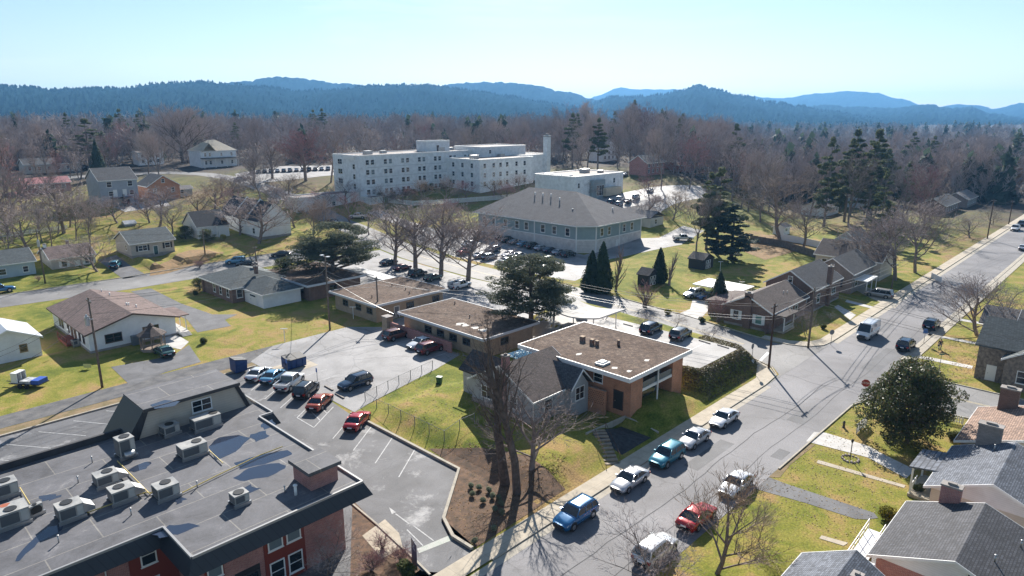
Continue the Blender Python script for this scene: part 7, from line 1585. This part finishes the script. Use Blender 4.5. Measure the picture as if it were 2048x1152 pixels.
# clothes line posts, lamp post, hydrant, trailer, tarp, ramp, container, wheel stops
for lb, a in (('white T shaped clothes line post on the sunny lawn, left one', (570, 684)), ('white T shaped clothes line post near the flat office, right one', (707, 638)), ('white T shaped clothes line post behind the brick ranch', (1482, 585)), ('white T shaped post on the lawn by the black garden barn', (1440, 542))):
    u, v, z = P(*a); r = thing('clothes_line_post', lb, 'post', (u, v, z)); MB().tube((0, 0, -.2), (0, 0, 2.2), .05, None, 6).obj('post', TRIM, r, loc=(0, 0, 0)); MB().box(-.55, .55, -.05, .05, 2.15, 2.25, 0, -.8).obj('crossbar', TRIM, r, loc=(0, 0, 0))
u, v, z = P(1700, 918); r = thing('lamp_post', 'black garden lamp post in a ring of stones on the right lawn', 'lamp', (u, v, z)); MB().tube((0, 0, -.1), (0, 0, 1.9), .045, None, 8).obj('post', BLACKP, r, loc=(0, 0, 0)); MB().cone((0, 0), .1, .14, 1.9, 2.15, 6).cone((0, 0), .17, .02, 2.15, 2.3, 6).obj('lamp_head', BLACKP, r, loc=(0, 0, 0))
for k in range(14):
    t = k * PI / 7; x, y = u + .8 * math.cos(t) + R.uniform(-.06, .06), v + .8 * math.sin(t); s = R.uniform(.12, .19); tag(MB().add([(x - s, y - s, z - .05), (x + s, y - s * .8, z - .05), (x + s, y + s, z - .05), (x - s * .8, y + s, z - .05), (x - s * .5, y - s * .5, z + s), (x + s * .4, y - s * .6, z + s * .9), (x + s * .6, y + s * .5, z + s), (x - s * .5, y + s * .5, z + s * .8)], [(0, 1, 5, 4), (1, 2, 6, 5), (2, 3, 7, 6), (3, 0, 4, 7), (4, 5, 6, 7)]).obj('edging_stone', mat('edging_stone', (.4, .34, .3), (.28, .22, .2), 3)), 'pale stone in the ring around the garden lamp post', 'stone', 'stones around the lamp post')
u, v, z = P(1687, 855); r = thing('fire_hydrant', 'dark fire hydrant on the lawn beside the white picket panel', 'hydrant', (u, v, z)); MB().cone((0, 0), .14, .13, 0, .65, 10).cone((0, 0), .16, .03, .65, .85, 10).cone((0, 0), .2, .2, 0, .06, 10).obj('barrel', plain('hydrant_dark', (.05, .04, .035), .5), r, loc=(0, 0, 0)); MB().tube((-.24, 0, .5), (.24, 0, .5), .06, None, 8).obj('nozzle', plain('hydrant_dark', (.05, .04, .035), .5), r, loc=(0, 0, 0))
u, v, z = P(60, 772); r = thing('utility_trailer', 'flat trailer loaded with white frames and a blue tarpaulin on the lawn', 'trailer', (u, v, z), 2.2); MB().box(-2.2, 2.2, -.9, .9, .5, .62).box(2.2, 3.3, -.06, .06, .5, .58).obj('deck', BLACKP, r, loc=(0, 0, 0))
for x in (-.5, .5):
    for s in (-1, 1): MB().tube((x, s * .92, .33), (x, s * 1.1, .33), .33, None, 14).obj('wheel', TYRE, r, loc=(0, 0, 0))
MB().box(-2.1, -1.0, -.8, .8, .62, 1.15).obj('blue_tarpaulin', plain('blue_tarp', (.02, .08, .4), .5), r, loc=(0, 0, 0)); MB().box(-.8, .7, -.8, .8, .62, .95).obj('white_load', mat('trailer_load', (.6, .62, .62), (.15, .16, .17), 1.8, .5), r, loc=(0, 0, 0))
q = MB()
for y in (-.7, 0, .7): q.box(1.0, 1.9, y - .05, y + .05, .62, 1.9)
q.box(1.0, 1.9, -.75, .75, 1.9, 1.98).box(1.86, 1.9, -.7, .7, .7, 1.9); q.obj('white_frame', TRIM, r, loc=(0, 0, 0))
r = thing('blue_awning', 'pale blue tarpaulin awning between the grey house and the leaf strewn office', 'awning', (66, 60.5, 0)); MB().box(63.8, 68.4, 58.2, 62.6, 2.6, 2.68).obj('tarpaulin', plain('pale_blue_tarp', (.3, .55, .62), .5), r)
for a in ((64, 58.4), (68.2, 58.4), (64, 62.4), (68.2, 62.4)): MB().tube((*a, 0), (*a, 2.6), .04, None, 6).obj('post', TRIM, r)
r = thing('access_ramp', 'white access ramp with railings at the brick house on the right', 'ramp', (55.5, 13.2, 0)); q = MB(); q.add([(52.4, 12.4, .1), (58.4, 12.4, .6), (58.4, 13.7, .6), (52.4, 13.7, .1), (52.4, 12.4, 0), (58.4, 12.4, .45), (58.4, 13.7, .45), (52.4, 13.7, 0)], [(0, 1, 2, 3), (7, 6, 5, 4), (0, 4, 5, 1), (1, 5, 6, 2), (2, 6, 7, 3), (3, 7, 4, 0)]).box(52.2, 53.8, 11.3, 12.4, .02, .5); q.obj('ramp_deck', plain('ramp_white', (.66, .67, .68), .5), r)
for v in (12.42, 13.68):
    q = MB(); q.tube((52.4, v, 1.0), (58.4, v, 1.5), .04, None, 6); q.tube((52.4, v, .55), (58.4, v, 1.05), .025, None, 6)
    for k in range(6): u = 52.4 + k * 1.2; q.tube((u, v, .1 + k * .1 - .1), (u, v, 1.0 + k * .1), .035, None, 6)
    q.obj('railing', TRIM, r)
for lb, a in (('white plastic chair on the porch of the brick house, upper one', (54.6, 11.75)), ('white plastic chair beside the other on the brick house porch', (53.4, 11.6))):
    r = thing('garden_chair', lb, 'chair', (*a, .5), 1); MB().box(-.25, .25, -.25, .25, .4, .45).obj('seat', TRIM, r, loc=(0, 0, 0)); MB().box(-.25, .25, .21, .26, .45, .95).obj('backrest', TRIM, r, loc=(0, 0, 0))
    for x in (-.22, .22):
        for y in (-.22, .22): MB().tube((x, y, 0), (x, y, .4), .025, None, 5).obj('leg', TRIM, r, loc=(0, 0, 0))
u, v, z = P(1222, 392); r = thing('storage_container', 'tan storage container parked beside the low hospital wing', 'container', (u, v, z), 0); MB().box(-4.5, 4.5, -1.2, 1.2, .4, 3.1).obj('box', siding('tan_container', (.55, .47, .34), .5, 'xy', .8), r, loc=(0, 0, 0)); MB().box(-4.55, -4.5, -1.1, 1.1, .5, 3.0).obj('door', siding('tan_container', (.55, .47, .34)), r, loc=(0, 0, 0)); MB().box(-4.5, 4.5, -1.1, 1.1, .1, .4).obj('chassis', BLACKP, r, loc=(0, 0, 0))
for i, (a, b) in enumerate((((612, 761), (628, 769)), ((650, 772), (666, 781)), ((672, 788), (688, 797)), ((900, 704), (917, 709)), ((926, 711), (942, 716)), ((1247, 648), (1265, 653)), ((1398, 681), (1420, 688)), ((1435, 690), (1457, 697)))):
    zz = 2.66 if i > 4 else .04; p, q2 = P2(*a, z=zz), P2(*b, z=zz); o = MB().prism(stripq([p, q2], .2)[0], zz, zz + .14).obj('wheel_stop', mat('wheel_stop', (.3, .27, .23), (.2, .18, .16), 2)); tag(o, 'concrete wheel stop %s' % ('behind the parking sign near the dumpster', 'behind the black SUV in the row', 'beside the navy SUV front', 'beside the dark red SUV', 'right of the one beside the dark red SUV', 'left of the navy SUV on the upper lot', 'right of the grey SUV on the upper lot', 'nearest the ivy bank on the upper lot')[i], 'wheel stop', 'concrete wheel stops')
# ivy over the bank, and leaves lying on the lawns
def scatter_leaves(name, poly, n, size, m, lift=.04, tilt=.3, kind='stuff'):
    rr = random.Random(len(name) + n); mb = MB(); us = [p[0] for p in poly]; vs = [p[1] for p in poly]; k = 0
    while k < n:
        u, v = rr.uniform(min(us), max(us)), rr.uniform(min(vs), max(vs))
        if not inside(u, v, poly): continue
        k += 1; z = terr(u, v) + rr.uniform(.02, lift); nr = Vector((rr.gauss(0, tilt), rr.gauss(0, tilt), 1)).normalized(); a, b = orth(nr); t = rr.random() * 6.28; e1 = a * math.cos(t) + b * math.sin(t); e2 = nr.cross(e1); s = size * rr.uniform(.6, 1.5); p = Vector((u, v, z))
        mb.add([tuple(p + e1 * s), tuple(p + e2 * s * .7), tuple(p - e1 * s), tuple(p - e2 * s * .7)], [(0, 1, 2, 3)])
    tag(mb.obj(name, m), kind=kind)
IVY = leafmat('ivy_leaves', (.085, .085, .035), (.22, .18, .075), c=(.16, .1, .09), scale=.6, rough=.5)
scatter_leaves('ivy', [(74.3, 37.1), (89.8, 37.1), (92.6, 39.8), (93.6, 47), (89, 47), (88.3, 40.2), (77.7, 40.4), (77.5, 42), (75.2, 45.5), (74.3, 42)], 10500, .11, IVY, .1, .5)
LVM = leafmat('fallen_leaf', (.42, .3, .16), (.3, .18, .08), scale=3); LVP = leafmat('pale_fallen_leaf', (.42, .35, .22), (.3, .21, .1), scale=3)
scatter_leaves('fallen_leaves', [(56, 23.6), (90, 23.4), (91, 16), (84, 14), (56, 14)], 1500, .075, LVP, .05, .3); scatter_leaves('fallen_leaves', [(103, 23.5), (118, 23.5), (118, 15), (103, 15)], 900, .1, LVP, .05, .3)
scatter_leaves('fallen_leaves', [(34, 37), (46, 37), (50, 40), (47, 47), (42, 54), (41.5, 46), (35, 42)], 1500, .08, LVM, .04, .4); scatter_leaves('fallen_leaves', [(45, 92), (64, 97), (62, 104), (40, 110), (38, 98)], 800, .08, LVM, .04, .3); scatter_leaves('fallen_leaves', [(42, 54), (58, 54), (57, 70), (45, 67)], 700, .08, LVP, .04, .3)
# the man walking with a leaf blower
def person():
    u, v, z = P(1879, 699); th = math.radians(200)
    r = thing('person', 'person in dark top and blue jeans walking with a leaf blower on the lawn', 'person', (u, v, z), th)
    def skin(name, js, es, m, root=0):
        me = bpy.data.meshes.new(name); me.from_pydata([j[:3] for j in js], es, []); o = link(name, me, r)
        o.modifiers.new('Skin', 'SKIN'); sl = me.skin_vertices[0].data if me.skin_vertices else None
        bpy.context.view_layer.objects.active = o
        if sl is None:
            bm = bmesh.new(); bm.from_mesh(me); bm.verts.layers.skin.verify(); bm.to_mesh(me); bm.free(); sl = me.skin_vertices[0].data
        for i, j in enumerate(js): sl[i].radius = (j[3], j[4] if len(j) > 4 else j[3]); sl[i].use_root = i == root
        s = o.modifiers.new('Sub', 'SUBSURF'); s.levels = s.render_levels = 2
        dg = bpy.context.evaluated_depsgraph_get(); m2 = bpy.data.meshes.new_from_object(o.evaluated_get(dg)); o.modifiers.clear(); o.data = m2; m2.name = name; m2.materials.clear(); m2.materials.append(m); m2.polygons.foreach_set('use_smooth', [True] * len(m2.polygons)); return o
    SK = plain('skin_tone', (.42, .26, .19), .6)
    # one continuous body: pelvis, legs, spine, neck, head, arms with hands
    js = [(0, 0, .95, .14, .11), (.02, .1, .9, .09), (.22, .1, .5, .06), (.12, .1, .08, .045), (.26, .1, .04, .04), (.0, -.1, .9, .09), (-.12, -.1, .5, .06), (-.38, -.1, .14, .045), (-.28, -.1, .05, .04), (.03, 0, 1.15, .15, .11), (.06, 0, 1.38, .17, .1), (.09, 0, 1.52, .055), (.12, 0, 1.62, .085), (.13, 0, 1.73, .09, .08), (.06, .2, 1.42, .06), (.04, .27, 1.16, .045), (.2, .25, .95, .035), (.27, .24, .9, .035), (.06, -.2, 1.42, .06), (-.02, -.27, 1.16, .045), (.18, -.27, .97, .035), (.25, -.27, .92, .035)]
    es = [(0, 1), (1, 2), (2, 3), (3, 4), (0, 5), (5, 6), (6, 7), (7, 8), (0, 9), (9, 10), (10, 11), (11, 12), (12, 13), (10, 14), (14, 15), (15, 16), (16, 17), (10, 18), (18, 19), (19, 20), (20, 21)]
    skin('body', js, es, SK)
    for s, k in ((1, 17), (-1, 21)):
        x, y, zz = js[k][:3]
        for i, (dx, dz) in enumerate(((.06, -.06), (.07, -.045), (.072, -.03), (.06, -.015))): MB().tube((x + .01, y + (i - 1.5) * .018, zz), (x + dx, y + (i - 1.5) * .018, zz + dz), .009, .007, 5).obj('finger', SK, r, True, loc=(0, 0, 0))
        MB().tube((x, y - s * .03, zz + .01), (x + .05, y - s * .045, zz), .01, .008, 5).obj('thumb', SK, r, True, loc=(0, 0, 0))
    g = .014; skin('jeans', [(j[0], j[1], j[2] + (.06 if i in (2, 4) else 0), j[3] + g, (j[4] if len(j) > 4 else j[3]) + g) for i, j in enumerate([js[0], js[1], js[2], js[3], js[5], js[6], js[7]])], [(0, 1), (1, 2), (2, 3), (0, 4), (4, 5), (5, 6)], plain('blue_jeans', (.05, .1, .2), .9))
    skin('jacket', [(j[0], j[1], j[2], j[3] + .02, (j[4] if len(j) > 4 else j[3]) + .02) for j in [(0, 0, 1.0, .15, .12), js[9], js[10], js[14], js[15], js[16], js[18], js[19], js[20]]], [(0, 1), (1, 2), (2, 3), (3, 4), (4, 5), (2, 6), (6, 7), (7, 8)], plain('dark_jacket', (.02, .02, .025), .9))
    skin('cap', [(.13, 0, 1.8, .085, .08), (.13, 0, 1.74, .098, .09), (.24, 0, 1.75, .04, .06)], [(0, 1), (1, 2)], plain('grey_cap', (.25, .24, .23), .9), 1)
    for s in (-1, 1): MB().box(js[4 if s > 0 else 8][0] - .14, js[4 if s > 0 else 8][0] + .1, s * .1 - .05, s * .1 + .05, .0, .09).obj('shoe', BLACKP, r, loc=(0, 0, 0)); MB().tube((.208, s * .03, 1.70), (.216, s * .03, 1.70), .012, None, 8).obj('eye', BLACKP, r, loc=(0, 0, 0)); MB().tube((.13, s * .08, 1.66), (.13, s * .1, 1.70), .025, .02, 6).obj('ear', SK, r, loc=(0, 0, 0))
    MB().tube((.2, 0, 1.66), (.235, 0, 1.655), .018, .012, 6).obj('nose', SK, r, loc=(0, 0, 0)); MB().box(.195, .207, -.025, .025, 1.61, 1.617).obj('mouth', plain('lips', (.3, .12, .1), .6), r, loc=(0, 0, 0))
    x, y, zz = r.location; b = thing('leaf_blower', 'dark leaf blower held by the person on the lawn', 'leaf blower', (x + .3 * math.cos(th) + .26 * math.sin(th), y + .3 * math.sin(th) - .26 * math.cos(th), z), th)
    MB().box(-.2, .14, -.12, .12, .62, .86).obj('motor', BLACKP, b, loc=(0, 0, 0)); MB().path([(-.08, 0, .86), (-.06, 0, .93), (.08, 0, .93), (.1, 0, .86)], .02, 6).obj('handle', BLACKP, b, loc=(0, 0, 0)); MB().tube((.12, 0, .7), (1.0, 0, .22), .07, .05, 10).obj('blower_tube', BLACKP, b, True, loc=(0, 0, 0))
person()
